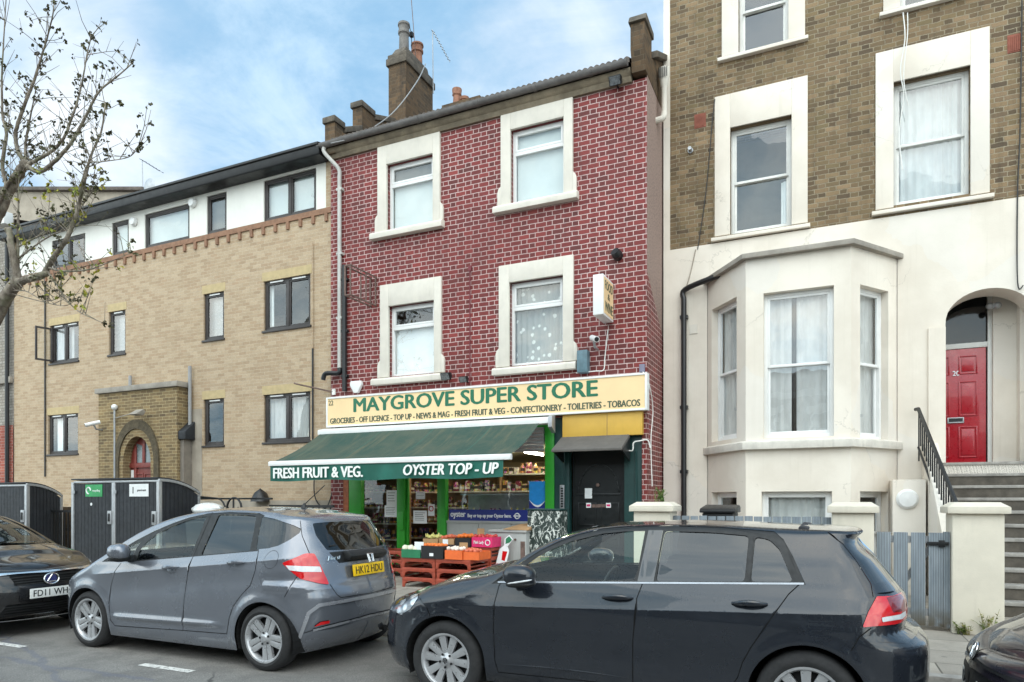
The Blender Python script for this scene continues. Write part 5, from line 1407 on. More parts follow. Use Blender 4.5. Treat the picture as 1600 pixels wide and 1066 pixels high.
# ---------------------------------------------------------------- grey five-door hatchback seen from behind
def jazz():
    L = 3.90
    def sculpt(x, z):
        k = 0
        if .85 < x < 3.75:                                 # rising line from the front wing to the tail lamp
            zc = .80 + (x - 1.0) * .098; f = min(1, (x - .85) / .3, (3.75 - x) / .25); t = z - zc
            k += f * (.014 * math.exp(-abs(t) / .045) - .010 * math.exp(-((z - zc + .16) / .11) ** 2))
        if 1.1 < x < 2.85: k += .016 * min(1, (x - 1.1) / .25, (2.85 - x) / .2) * math.exp(-((z - .365 - .018 * (x - 1.2)) / .028) ** 2)
        for hx in (.80, 3.295):
            d = math.hypot(x - hx, z - .30); k += .014 * math.exp(-((d - .365) / .05) ** 2)
        if x > 3.3: k += .018 * math.exp(-((z - .79) / .035) ** 2)
        return k
    cr = Car(L, [(.15, .79), (.22, .815), (.3, .828), (.5, .836), (.7, .838), (.9, .828), (1.0, .802), (1.1, .762), (1.25, .69), (1.4, .615), (1.52, .56)],
             [(.15, .12), (.3, .02), (.45, .0), (.6, .03), (.72, .08), (.85, .16), (1.5, .3)],
             [(.15, 3.70), (.25, 3.80), (.4, 3.875), (.55, 3.90), (.66, 3.905), (.76, 3.885), (.80, 3.86), (.9, 3.835), (1.02, 3.815), (1.1, 3.79), (1.25, 3.715), (1.36, 3.645), (1.42, 3.62)],
             [(-1, .69), (-.6, .71), (-.3, .75), (-.12, .80), (.72, .865), (.9, .955), (1.05, 1.035), (1.2, 1.125), (1.45, 1.265), (1.7, 1.37), (1.95, 1.432), (2.25, 1.475), (2.6, 1.487), (2.95, 1.478), (3.15, 1.465), (100, 1.452), (100.4, 1.425), (100.75, 1.412), (101, 1.41)],
             .66, 3.22, 2.2, 2.75, [(-.8, .03), (.7, .05), (1.1, .04), (1.9, .035), (3.2, .03), (5, .025)],
             [(-.9, .06), (.2, .09), (.95, .06), (1.3, .035), (2.0, .05), (3.2, .06), (3.6, .04), (4.9, .03)], [(.7, 0), (1.0, .12), (1.3, .14), (1.9, .12), (2.1, 0)], sculpt, .16, .032)
    cr.creases = [(lambda x: .80 + (x - 1.0) * .098, .85, 3.75, (-.12, -.09, -.065, -.04, -.02, -.008, .008, .02, .04, .065, .09)), (lambda x: .365 + .018 * (x - 1.2), 1.1, 2.85, (-.045, -.025, -.01, .01, .025, .045))]
    root = thing('parked_car', 'grey metallic five door hatchback seen from behind, yellow rear plate HK12 HDU', 'car', (-7.23 - .80 + L / 2, 5.615, 0))
    hubs = (.80, 3.295); hz = .30
    belt = lambda x: .962 + (x - 1.5) * .092
    w1 = cr.poly([(1.545, belt(1.545)), (1.55, 1.06), (1.60, 1.16), (1.72, 1.245), (1.88, 1.32), (2.08, 1.385), (2.31, 1.43), (2.315, 1.3), (2.31, belt(2.31))], .012)
    w2 = cr.poly([(2.445, belt(2.445)), (2.46, 1.25), (2.475, 1.443), (2.75, 1.445), (2.98, 1.435), (3.03, 1.25), (3.06, belt(3.06))], .02)
    w3 = cr.poly([(3.135, belt(3.13) + .01), (3.095, 1.25), (3.055, 1.43), (3.25, 1.405), (3.45, 1.35), (3.52, 1.315), (3.525, 1.28), (3.47, 1.215), (3.38, 1.16), (3.28, 1.135)], .015)
    w0 = cr.poly([(1.10, .945), (1.47, belt(1.47) + .002), (1.475, 1.06), (1.52, 1.165), (1.44, 1.135), (1.28, 1.06)], .012)
    dlo = cr.poly([(1.02, .93), (1.28, 1.075), (1.45, 1.17), (1.65, 1.265), (1.88, 1.35), (2.08, 1.41), (2.31, 1.452), (2.6, 1.468), (3.0, 1.458), (3.08, 1.44), (3.165, belt(3.16) - .008), (2.3, belt(2.3) - .012), (1.5, belt(1.5) - .012)])
    doorF = cr.poly([(1.33, .93), (1.26, .85), (1.175, .68), (1.16, .5), (1.19, .32), (1.235, .265), (1.9, .285), (2.245, .297), (2.27, .6), (2.31, .85), (2.345, 1.03), (2.365, 1.462), (1.9, 1.36), (1.5, 1.19), (1.36, 1.1)])
    doorR = cr.poly([(2.251, .297), (2.277, .6), (2.317, .85), (2.352, 1.03), (2.372, 1.463), (3.06, 1.452), (3.145, 1.2), (3.185, 1.06), (3.19, .93), (3.14, .79), (3.02, .68), (2.93, .58), (2.88, .47), (2.84, .312)])
    seams = []
    for pl in ([(1.33, .93), (1.26, .85), (1.175, .68), (1.16, .5), (1.19, .32), (1.235, .265)], [(1.235, .265), (1.9, .285), (2.248, .297), (2.84, .312)], [(2.248, .297), (2.273, .6), (2.313, .85), (2.348, 1.03), (2.368, 1.462)],
               [(2.84, .312), (2.88, .47), (2.93, .58), (3.02, .68), (3.14, .79), (3.19, .93), (3.185, 1.06), (3.145, 1.2)],
               [(3.63, .93), (3.58, .80), (3.53, .70)], [('r', .545, 1.39), ('r', .595, 1.25), ('r', .61, 1.09)], [('r', .49, .795), ('r', .46, .70), ('r', .42, .665), ('r', 0, .66)]):
        seams += buf(cr.poly(pl), .008)
    fl_ = [(3.355 + .075 * math.cos(a * .2617), 1.035 + .082 * math.sin(a * .2617)) for a in range(25)]
    seams += buf(cr.poly(fl_), .004)
    tail = cr.poly([(3.475, 1.005), (3.63, 1.09), ('r', .575, 1.085), ('r', .545, .94), ('r', .50, .795), ('r', .58, .81), (3.64, .86)], .02)
    tstripe = cr.poly([(3.51, .985), (3.55, .94), (3.64, .925), ('r', .555, .915), ('r', .562, .965), (3.64, .975)], .008)
    tstripe2 = cr.poly([(3.72, .985), ('r', .625, .965), ('r', .64, .995), (3.72, 1.005)], .004)
    rwin = cr.poly([('r', .0, 1.095), ('r', .455, 1.112), ('r', .495, 1.25), ('r', .465, 1.365), ('r', 0, 1.38)], .02)
    rwside = cr.poly([('r', .47, 1.375), ('r', .535, 1.365), ('r', .585, 1.12), ('r', .46, 1.107), ('r', .50, 1.25)])
    garn = cr.poly([('r', 0, .985), ('r', .36, .985), ('r', .44, 1.09), ('r', 0, 1.09)])
    rec = cr.poly([('r', .70, .36), ('r', .665, .56), ('r', .60, .595), ('r', 0, .615), ('r', 0, .44), ('r', .60, .395)])
    ptop = buf(cr.poly([('r', .715, .33), ('r', .69, .55), ('r', .62, .615), ('r', .35, .63), ('r', 0, .632)]), .035)
    pbot = buf(cr.poly([('r', .64, .385), ('r', .4, .418), ('r', 0, .432)]), .022)
    refl = cr.poly([('r', .645, .418), ('r', .52, .436), ('r', .52, .462), ('r', .60, .457)], .006)
    lowb = cr.poly([('r', .64, .37), ('r', 0, .42), ('r', 0, .15), (3.6, .15), ('r', .70, .25)])
    headl = cr.poly([(.30, .70), (.42, .775), (.60, .84), (.66, .86), (.62, .80), (.48, .72), (.34, .66)], .01)
    arches = [cr.arch(h, hz, .345) for h in hubs]
    fl2 = [('f', 0, 0)]
    reg = [('arch', arches), ('strip', []), ('window', [w1]), ('rear_door_window', [w2]), ('quarter', [w3]), ('front_quarter', [w0]), ('stripe', [tstripe]), ('tail', [tail]), ('refl', [refl]), ('rwin', [rwin]), ('rwside', [rwside]), ('garn', [garn]), ('bright', ptop + pbot), ('rec', [rec]), ('lowb', [lowb]),
           ('headlight', [headl]), ('seam', seams), ('dlo', [dlo]), ('doorF', [doorF]), ('doorR', [doorR])]
    P = P_jazz
    P_j2 = paint('pale_grey_car_crease', c(158, 160, 166), .55, .3, .15)
    mats = dict(window=G_clear, rear_door_window=G_tint, quarter=G_tint, front_quarter=G_clear, stripe=M_lampclear, tail=M_lampred, refl=M_lampred, rwin=G_tint, rwside=P, garn=M_trim, bright=P_j2, rec=P, lowb=P, headlight=M_lampclear, seam=M_seam, dlo=M_trim, doorF=P, doorR=P, body=P)
    names = dict(window='window', rear_door_window='window', quarter='window', front_quarter='window', stripe='tail_lamp_stripe', tail='tail_lamp', refl='reflector', rwin='rear_window', rwside='tailgate_pillar', garn='tailgate_handle_panel', bright='bumper_ridge', rec='bumper_recess', lowb='rear_valance', seam='panel_gap', dlo='window_surround', doorF='door', doorR='door', body='body_side')
    offs = dict(window=-.012, rear_door_window=-.012, quarter=-.006, front_quarter=-.012, dlo=-.004, seam=-.004, tail=.008, stripe=.011, garn=.004, rec=-.012, refl=.004, bright=.006)
    S = cr.side(root, reg, mats, names, offs, skip=('arch',))
    for mir in (False, True):
        for ch, par in (('window', 'doorF'), ('rear_door_window', 'doorR'), ('stripe', 'tail'), ('refl', 'rec')):
            if (ch, mir) in S and (par, mir) in S: S[ch, mir].parent = S[par, mir]
    Uc, Uh = 1.0, 1.98
    T = cr.top(root, [('windscreen', [[(Uc + .03, -.95), (Uh - .03, -.93), (Uh - .03, .93), (Uc + .03, .95)]]), ('seam', buf([(Uc - .045, -1), (Uc - .045, 1)], .012)), ('wsr', [[(Uc - .04, -1), (Uh, -1), (Uh, 1), (Uc - .04, 1)]]), ('bonnet', [[(cr.U0 - 1, -1.1), (Uc - .045, -1.1), (Uc - .045, 1.1), (cr.U0 - 1, 1.1)]])],
               dict(windscreen=G_clear, seam=M_seam, wsr=P, bonnet=P, body=P), dict(wsr='windscreen_pillar', body='roof', seam='bonnet_gap'), dict(windscreen=-.006))
    for h in hubs: cr.liner(root, h, hz, .346)
    put_wheels(root, cr, make_wheel(.305, .222, 'pairs', .19), hubs, hz, .735)
    cabin(root, cr, 1.42, 2.28, 3.02, .64, .83, 1.35)
    dF = [S['doorF', False], S['doorF', True]]; dR = [S['doorR', False], S['doorR', True]]
    handle(dF, cr, 1.985, .905, .205, P, .02); handle(dR, cr, 2.845, .985, .205, P, .018)
    for sgn in (-1, 1):
        mm = blob(root, 'door_mirror', P, 1.475 - L / 2, sgn * .955, 1.06, .115, .095, .085, .10, 2.4, -.05)
        blob(mm, 'mirror_base', M_trim, 1.475 - L / 2, sgn * .94, 1.0, .10, .10, .045, 0, 2.3, 0)
        mb = MB(); mb.prism([(1.38 - L / 2, .955), (1.52 - L / 2, .96), (1.50 - L / 2, 1.02), (1.41 - L / 2, 1.0)], sgn * .76, sgn * .92); mb.build('mirror_arm', M_trim, mm, local=True, bev=.01)
    fr = frame((3.872 - L / 2, 0, 0), (0, -1, 0), (-1, 0, 0))
    fr = (Vector((3.872 - L / 2, 0, .905)), Vector((0, 1, 0)), Vector((-1, 0, 0)), Vector((-.12, 0, 1)).normalized())
    plate(root, fr, .50, .112, M_plateY, 'HK12 HDU', -.012)
    mb = MB(); mb.prism([(3.80 - L / 2, 1.0), (3.875 - L / 2, 1.01), (3.895 - L / 2, 1.05), (3.86 - L / 2, 1.09), (3.79 - L / 2, 1.10)], -.30, .30); gp = mb.build('tailgate_handle', M_trim, root, local=True, bev=.018)
    fr = (Vector((3.898 - L / 2, 0, 1.015)), Vector((0, 1, 0)), Vector((-1, 0, 0)), Vector((-.3, 0, 1)).normalized())
    emblem(gp, fr, [[(-.045, .04), (.045, .04), (.036, -.04), (-.036, -.04), (-.045, .04)], [(-.026, .036), (-.017, -.036)], [(.026, .036), (.017, -.036)], [(-.02, 0), (.02, 0)]], M_chrome, .006)
    y = cr.plan(3.8, 1.0)
    q = cr.band(*cr.pt(('r', .42, 1.03))); fr = (q + Vector((-L / 2 + .006, 0, 0)), Vector((.25, 1, 0)).normalized(), Vector((-1, -.25, 0)).normalized(), Vector((-.1, 0, 1)).normalized())
    text('Jazz si', M_chrome, fr, -.075, .075, -.018, .028, -.002, root, .02, 'badge_lettering', .004, .3, local=True)
    mb = MB(); mb.lathe([(.035, 0), (.022, .03), (.008, .05)], 3.05 - L / 2, 0, 1.505, 14); mb.tube([(3.05 - L / 2, 0, 1.54), (3.32 - L / 2, 0, 1.74)], .005, 6); mb.build('roof_aerial', M_trim, root, local=True, smooth=True)
    mb = MB(); mb.tube([(3.73 - L / 2, .0, 1.13), (3.745 - L / 2, -.05, 1.16), (3.735 - L / 2, -.42, 1.15)], .008, 6); mb.build('rear_wiper', M_trim, root, local=True, smooth=True)
    mb = MB(); mb.box(.4 - L / 2, L - .35 - L / 2, -.62, .62, .18, .24); mb.tube([(3.45 - L / 2, .35, .27), (3.83 - L / 2, .35, .25)], .03, 10); mb.build('underbody', M_seam, root, local=True)
    return root
JAZZ = jazz()

# ---------------------------------------------------------------- the two cars that only show their noses
def nose(L, W_, root, hubs, hz, ztop, w, xf, xr, P, regs, tops, xfa, nf, wheel_r, bow, crown, Uc, Uh, curl=None, zb=.17):
    cr = Car(L, w, xf, xr, ztop, xfa, L - .6, nf, 2.6, crown, curl or [(-.9, .05), (.2, .10), (1.1, .07), (1.45, .035), (2.2, .05), (4.9, .03)], bow, None, zb, .05)
    b0 = lambda x: .93 + (x - 1.3) * .05
    win = cr.poly([(1.45, b0(1.45)), (1.62, 1.08), (1.9, 1.22), (2.25, 1.32), (L - 1.2, 1.32), (L - .75, 1.2), (L - .6, b0(L - .6))], .03)
    arches = [cr.arch(h, hz, wheel_r + .045) for h in hubs]
    doors = buf(cr.poly([(1.3, .9), (1.27, .6), (1.3, .3), (2.4, .28), (2.45, .95)]), .008)
    reg = [('arch', arches)] + [(k, [cr.poly(p, .012) for p in ps]) for k, ps, m, nm, of in regs] + [('window', [win]), ('seam', doors)]
    mats = {k: m for k, ps, m, nm, of in regs}; mats.update(window=G_semi, seam=M_seam, body=P)
    names = {k: nm for k, ps, m, nm, of in regs}; names.update(seam='panel_gap', body='body_side')
    offs = {k: of for k, ps, m, nm, of in regs}; offs.update(window=-.01, seam=-.003)
    S = cr.side(root, reg, mats, names, offs, skip=('arch',))
    T = cr.top(root, [('windscreen', [[(Uc + .03, -.95), (Uh - .03, -.93), (Uh - .03, .93), (Uc + .03, .95)]]), ('seam', buf([(Uc - .045, -1), (Uc - .045, 1)], .012) + tops), ('wsr', [[(Uc - .04, -1), (Uh, -1), (Uh, 1), (Uc - .04, 1)]]), ('bonnet', [[(cr.U0 - 1, -1.1), (Uc - .045, -1.1), (Uc - .045, 1.1), (cr.U0 - 1, 1.1)]])],
               dict(windscreen=G_clear, seam=M_seam, wsr=P, bonnet=P, body=P), dict(wsr='windscreen_pillar', body='roof', seam='bonnet_gap'), dict(windscreen=-.006))
    for h in hubs: cr.liner(root, h, hz, wheel_r + .046)
    put_wheels(root, cr, make_wheel(wheel_r, wheel_r - .09, 'pairs', .19), hubs, hz, W_ / 2 - .11)
    cabin(root, cr, 1.5, 2.4, 3.0, .6, W_ / 2, 1.3)
    return cr, S
def lexus():
    L = 4.32
    root = thing('parked_car', 'glossy black hatchback nose with white front plate FD11 WHP at the left edge', 'car', (-8.40 - L / 2, 5.12, 0), rz=math.pi)
    chrome = [[('f', .60, .715), ('f', 0, .725), ('f', 0, .745), ('f', .64, .752)], [('f', .74, .195), ('f', 0, .19), ('f', 0, .207), ('f', .76, .215)]]
    gr = [[('f', .42, .715), ('f', 0, .72), ('f', 0, .60), ('f', .36, .60)]]
    gl = [[('f', .52, .24), ('f', 0, .24), ('f', 0, .385), ('f', .44, .39)]]
    slat = [[('f', .41 - .018 * k, .695 - .028 * k), ('f', 0, .70 - .028 * k), ('f', 0, .692 - .028 * k), ('f', .41 - .018 * k, .687 - .028 * k)] for k in range(4)] + [[('f', .46, .27 + .03 * k), ('f', 0, .27 + .03 * k), ('f', 0, .278 + .03 * k), ('f', .46, .278 + .03 * k)] for k in range(4)]
    lamp = [[(.32, .70), (.62, .80), (.70, .79), (.60, .70), (.40, .63), ('f', .60, .62), ('f', .56, .68)]]
    fog = [[('f', .70, .30), ('f', .58, .30), ('f', .56, .36), ('f', .70, .42)]]
    cr, S = nose(L, 1.765, root, (.88, 3.48), .31, [(-1, .765), (-.5, .79), (-.15, .84), (.72, .905), (1.0, .955), (1.2, 1.0), (1.4, 1.09), (1.75, 1.255), (2.1, 1.36), (2.6, 1.40), (3.3, 1.37), (100, 1.34), (101, 1.32)],
         [(.17, .82), (.3, .86), (.5, .88), (.75, .878), (.9, .86), (1.0, .825), (1.2, .73), (1.45, .61)], [(.17, .10), (.3, .03), (.5, .0), (.7, .03), (.82, .09), (1.4, .3)],
         [(.17, 4.2), (.5, 4.32), (.8, 4.25), (1.1, 4.1), (1.4, 3.9)], P_blk,
         [('bar', chrome[:1], M_chrome, 'chrome_bar', .006), ('bar2', chrome[1:], M_chrome, 'chrome_bar', .006)] + [(f'slat{i}', [q_], M_trim, 'grille_slat', .004) for i, q_ in enumerate(slat)] + [('grille', gr, M_seam, 'grille', -.012), ('lower_grille', gl, M_seam, 'lower_grille', -.012), ('headlight', lamp, M_lampclear, 'headlight', .004), ('fog', fog, M_trim, 'fog_lamp', -.006)],
         buf([(-.1, -.72), (.5, -.66), (1.1, -.6)], .012) + buf([(-.1, .72), (.5, .66), (1.1, .6)], .012), .74, 2.3, .31, [(.8, 0), (1.15, .16), (1.4, .18), (2.1, .14), (2.3, 0)], [(-.8, .05), (.7, .07), (1.2, .05), (2, .03), (5, .02)], 1.16, 2.1)
    X = cr.xf(.5) - L / 2
    fr = (Vector((X - .022, 0, .50)), Vector((0, -1, 0)), Vector((1, 0, 0)), Vector((0, 0, 1)))
    plate(root, fr, .52, .112, M_plateW, 'FD11 WHP', -.012)
    fr = (Vector((cr.xf(.66) - L / 2 - .02, 0, .655)), Vector((0, -1, 0)), Vector((1, 0, 0)), Vector((.1, 0, 1)).normalized())
    mb = MB(fr); mb.lathe([(0, 0), (.062, 0), (.066, .012)], 0, 0, 0, 24, 'd'); bd = mb.build('badge_disc', mat('dark_blue_badge', c(38, 42, 96), .2, coat=1), root, local=True, smooth=True)
    emblem(bd, (fr[0], fr[1], fr[2], fr[3]), [circ(0, 0, .085, .062), [(.012, .05), (-.045, -.03), (-.02, -.035), (.05, -.035)]], M_chrome, .0085)
    return root
LEXUS = lexus()
def cityhatch():
    L = 3.6
    root = thing('parked_car', 'dark rounded car nose with round chrome badge at the bottom right corner', 'car', (.82 + L / 2, 5.15, 0))
    gr = [[('f', .50, .36), ('f', 0, .34), ('f', 0, .535), ('f', .54, .535), ('f', .6, .45)]]
    lamp = [[(.16, .58), (.30, .70), (.46, .755), (.52, .72), (.42, .60), (.28, .54)]]
    fog = [[('f', .70, .26), ('f', .56, .24), ('f', .54, .34), ('f', .70, .38)]]
    lip = [[('f', .62, .575), ('f', 0, .575), ('f', 0, .60), ('f', .60, .60)]]
    cr, S = nose(L, 1.66, root, (.62, 3.02), .30, [(-1, .655), (-.5, .70), (-.15, .785), (.52, .86), (.8, .945), (1.05, 1.02), (1.25, 1.11), (1.6, 1.30), (1.9, 1.40), (2.3, 1.45), (2.9, 1.43), (100, 1.40), (101, 1.38)],
         [(.17, .76), (.3, .80), (.5, .825), (.7, .825), (.9, .805), (1.0, .78), (1.2, .71), (1.45, .61)], [(.17, .10), (.3, .03), (.45, .0), (.6, .03), (.72, .09), (.85, .18), (1.4, .3)],
         [(.17, 3.5), (.5, 3.6), (.8, 3.57), (1.1, 3.5), (1.4, 3.35)], P_up,
         [('lip', lip, M_trim, 'bonnet_lip', .0), ('grille', gr, M_trim, 'grille', -.006), ('headlight', lamp, M_lampclear, 'headlight', .004), ('fog', fog, M_trim, 'fog_lamp', -.004)],
         buf([(-.3, -.7), (.0, -.8), (.9, -.9)], .01) + buf([(-.3, .7), (.0, .8), (.9, .9)], .01), .54, 2.5, .29, [(.6, 0), (1.0, .12), (1.3, .14), (1.9, .12), (2.1, 0)], [(-.8, .05), (.6, .09), (1.05, .06), (2, .03), (5, .02)], 1.0, 1.85)
    X = cr.xf(.42) - L / 2
    fr = (Vector((X + .022, 0, .43)), Vector((0, -1, 0)), Vector((1, 0, 0)), Vector((.05, 0, 1)).normalized())
    plate(root, fr, .52, .112, M_plateW, 'UG2 NZU', -.012)
    fr = (Vector((cr.xf(.64) - L / 2 - .012, 0, .635)), Vector((0, -1, 0)), Vector((1, 0, 0)), Vector((.35, 0, 1)).normalized())
    vee_badge(root, fr, .058, M_chrome)
    return root
UPCAR = cityhatch()
# badge on the dark hatchback's wheels
for ch in GOLF.children:
    if ch.name.startswith('wheel') and ch.type == 'EMPTY':
        vee_badge(ch, (Vector((0, -.094, 0)), Vector((1, 0, 0)), Vector((0, 1, 0)), Vector((0, 0, 1))), .025, M_alloy)
# ================================================================ shopfront, signs and awning
M_signtan = mat('tan_sign_panel', c(236, 205, 156), .45, var=.04, scale=1.5, dirt=.12)
M_signgreen = mat('green_sign_letter', c(22, 104, 74), .4, var=.05)
M_signgrey = mat('dark_sign_letter', c(70, 84, 66), .5)
M_yellow = mat('yellow_board', c(208, 166, 70), .5, var=.08, scale=2, dirt=.2)
M_canopy = mat('grey_canopy_felt', c(92, 88, 84), .9, var=.12, scale=4, bump=.2, dirt=.2)
M_paper = mat('white_paper', c(226, 228, 228), .8, var=.05)
M_blue = mat('deep_blue_print', c(34, 48, 128), .35, var=.06)
M_sky = mat('sky_blue_print', c(40, 140, 214), .35, var=.1, scale=12)
M_crate = mat('orange_red_crate', c(158, 70, 50), .5, var=.2, scale=8, dirt=.4)
M_card = mat('brown_cardboard', c(170, 134, 96), .9, var=.12, scale=6)
M_pink = mat('pink_card', c(214, 42, 104), .5, var=.1)
M_boxgreen = mat('green_card', c(36, 116, 78), .6, var=.1)
M_boxblack = mat('black_plastic_tray', c(32, 32, 34), .5, var=.1)
M_boxorange = mat('orange_card', c(228, 106, 48), .6, var=.1)
M_cab = mat('grey_white_metal', c(166, 167, 164), .5, var=.08, scale=3, dirt=.45)
def fabric_mat():
    m, g, b, o = newmat('weathered_awning_cloth'); pos = g.new('ShaderNodeTexCoord').outputs['Object']
    st = g.noise(g.scale(pos, (7, .8, .8)), 1.2, 6, .65); bl = g.noise(pos, 1.1, 6, .7)
    cc = g.mix(g.ramp(bl, .35, .65), c(34, 66, 58), c(66, 78, 66))
    cc = g.mix(g.ramp(st, .48, .72, 0, .6), cc, c(98, 94, 74))
    x, y, z = g.sep(pos)
    seam = g.ramp(g.m('ABSOLUTE', g.m('SUBTRACT', g.m('FRACT', g.m('DIVIDE', x, 1.25)), .5)), .012, .006)
    cc = g.mix(g.m('MULTIPLY', seam, .5), cc, c(40, 96, 86))
    g.put(b.inputs['Base Color'], cc); b.inputs['Roughness'].default_value = .8
    g.put(b.inputs['Normal'], g.bump(g.m('ADD', g.noise(pos, 200, 2), g.m('MULTIPLY', bl, 3)), .25, .01)); return m
M_awn = fabric_mat()
M_val = mat('green_valance', c(18, 92, 78), .6, var=.18, scale=2.5, dirt=.1)

YS = F - .17; fsg = frame((0, YS, 0), (1, 0, 0), (0, 1, 0))
gx = lambda px: at(px, 0, YS).x
gz = lambda px, py: at(px, py, YS).z
s0, s1 = gx(510), gx(1011); sz1 = (gz(510, 622.5) + gz(1008, 581)) / 2; sz0 = (gz(510, 668) + gz(1011, 641)) / 2
sign = thing('shop_sign', 'long tan fascia sign reading MAYGROVE SUPER STORE in green capitals', 'sign', ((s0 + s1) / 2, F, sz0))
mb = MB(fsg); mb.box(s0 + .02, s1 - .02, .004, .14, sz0 + .02, sz1 - .02); mb.build('sign_panel', M_signtan, sign)
mb = MB(fsg); bars(mb, s0, s1, sz0, sz1, -.012, .168, .035); mb.build('sign_frame', M_white, sign, bev=.004)
text('MAYGROVE SUPER STORE', M_signgreen, fsg, gx(553), gx(933), gz(742, 631.5), gz(742, 608.5), .003, sign, .055, 'main_lettering')
text('GROCERIES - OFF LICENCE - TOP UP - NEWS & MAG - FRESH FRUIT & VEG - CONFECTIONERY - TOILETRIES - TOBACOS', M_signgrey, fsg, gx(516), gx(1000), gz(758, 648.5), gz(758, 639), .003, sign, .045, 'small_lettering')
text('22', M_signgrey, fsg, gx(513.5), gx(520.5), gz(517, 633.5), gz(517, 626), .003, sign, .01, 'sign_number')

# awning
YT, YA = F - .27, 10.08
ax0, ax1 = -9.80, -4.64; zt_ = at(680, 667, YT).z; zbar = at(612, 719, YA).z
aw = thing('awning', 'weathered green shop awning lettered FRESH FRUIT & VEG. and OYSTER TOP - UP', 'awning', ((ax0 + ax1) / 2, F, zbar))
mb = MB(); mb.prismu([(F - .18, zt_ - .06), (F - .34, zt_ - .05), (F - .34, zt_ + .05), (F - .18, zt_ + .09)], -9.72, -4.50); mb.build('awning_cassette', M_white, aw, bev=.012)
mb = MB(); mb.prismu([(F - .19, zt_ - .22), (F - .37, zt_ - .12), (F - .36, zt_ + .08), (F - .19, zt_ + .12)], -4.497, -4.42); mb.build('end_cap', M_galv, aw, bev=.01)
mb = MB(); nu, nv = 40, 10; pts = []
for j in range(nv + 1):
    t = j / nv
    for i in range(nu + 1):
        u = i / nu; x = (-9.66 + .06 * t * -1) + ((-4.68 + .02 * t) - (-9.66 - .06 * t)) * u
        pts.append((x, YT + (YA - YT) * t, zt_ + (zbar + .03 - zt_) * t - .055 * math.sin(math.pi * t) + .012 * math.sin(u * 24) * math.sin(math.pi * t)))
mb.add(pts, [(j * (nu + 1) + i, j * (nu + 1) + i + 1, (j + 1) * (nu + 1) + i + 1, (j + 1) * (nu + 1) + i) for j in range(nv) for i in range(nu)])
mb.build('awning_cloth', M_awn, aw, smooth=True, recalc=False)
mb = MB(); mb.prismu([(YA - .04, zbar - .05), (YA + .05, zbar - .05), (YA + .05, zbar + .035), (YA + .01, zbar + .05), (YA - .04, zbar + .03)], ax0, ax1); mb.build('front_bar', M_white, aw, bev=.01)
fv = frame((0, YA - .012, 0), (1, 0, 0), (0, 1, 0))
vx1 = at(787, 0, YA).x; zv0 = zbar - .05 - .29
mb = MB(fv); n = 60
pts = []
for i in range(n + 1):
    u = i / n; x = ax0 + .03 + (vx1 - ax0 - .03) * u
    for j in range(5):
        t = j / 4; pts.append((x, .02 * math.sin(u * 31) * t + .008 * math.sin(u * 80) * t, zbar - .05 - (.29 + .012 * math.sin(u * 17)) * t))
mb.add(pts, [(5 * i + j, 5 * i + 5 + j, 5 * i + 6 + j, 5 * i + 1 + j) for i in range(n) for j in range(4)]); vl = mb.build('valance', M_val, aw, smooth=True, recalc=False)
vx = lambda px: at(px, 0, YA - .03).x
vz = lambda px, py: at(px, py, YA - .03).z
M_wl = mat('white_cloth_letter', c(232, 234, 230), .7, var=.06, dirt=.15)
text('FRESH FRUIT & VEG.', M_wl, fv, vx(428), vx(567), vz(497, 746.5), vz(497, 730), -.028, vl, .05, 'valance_lettering')
text('OYSTER TOP - UP', M_wl, fv, vx(631), vx(779), vz(705, 741.5), vz(705, 724.5), -.028, vl, .05, 'valance_lettering', shear=.18)
for x in (-9.5, -4.85):
    mb = MB(); mb.tube([(x, F - .2, zt_ - .06), (x + (.35 if x < -7 else -.35), (YT + YA) / 2, (zt_ + zbar) / 2 - .08), (x, YA + .03, zbar)], .025, 8); mb.build('awning_arm', M_galv, aw, smooth=True)

# shopfront joinery
YF = F + .06; ff = frame((0, YF, 0), (1, 0, 0), (0, 1, 0))
hx = lambda px: at(px, 0, YF).x
hz_ = lambda px, py: at(px, py, YF).z
zhead = zt_ - .18
mb = MB(ff)
for a, b in ((547, 566), (622, 634), (687, 698), (853, 867)): mb.box(hx(a), hx(b), -.05, .07, .12, zhead + .2)
zsr = hz_(760, 814)
mb.box(hx(566), hx(622), -.02, .06, .12, .3); mb.box(hx(566), hx(853), -.03, .06, zhead - .05, zhead + .2)
sf = mb.build('shopfront_frame', M_green, shop, bev=.006)
mb = MB(ff); mb.box(hx(536) - .02, hx(547), -.055, .1, .12, zhead + .2); mb.build('rust_tiled_pilaster', mat('rust_tile', c(168, 92, 52), .6, var=.3, scale=14, bump=.3, dirt=.3), shop)
for a, b, z0, z1 in ((566, 622, .3, zhead - .05), (698, 853, zsr, zhead - .05)):
    mb = MB(ff); mb.quad((hx(a), .02, z0), (hx(b), .02, z0), (hx(b), .02, z1), (hx(a), .02, z1)); mb.build('shop_window', G_shop, shop, recalc=False)
mb = MB(ff)
nsp = 3; r0, r1 = hx(698), hx(853)
for k in range(nsp): mb.box(r0 + (r1 - r0) * k / nsp + .006, r0 + (r1 - r0) * (k + 1) / nsp - .006, -.005, .05, .12, zsr - .05)
mb.box(r0, r1, -.02, .06, zsr - .05, zsr); mb.build('stall_riser', M_cab, shop, bev=.004)
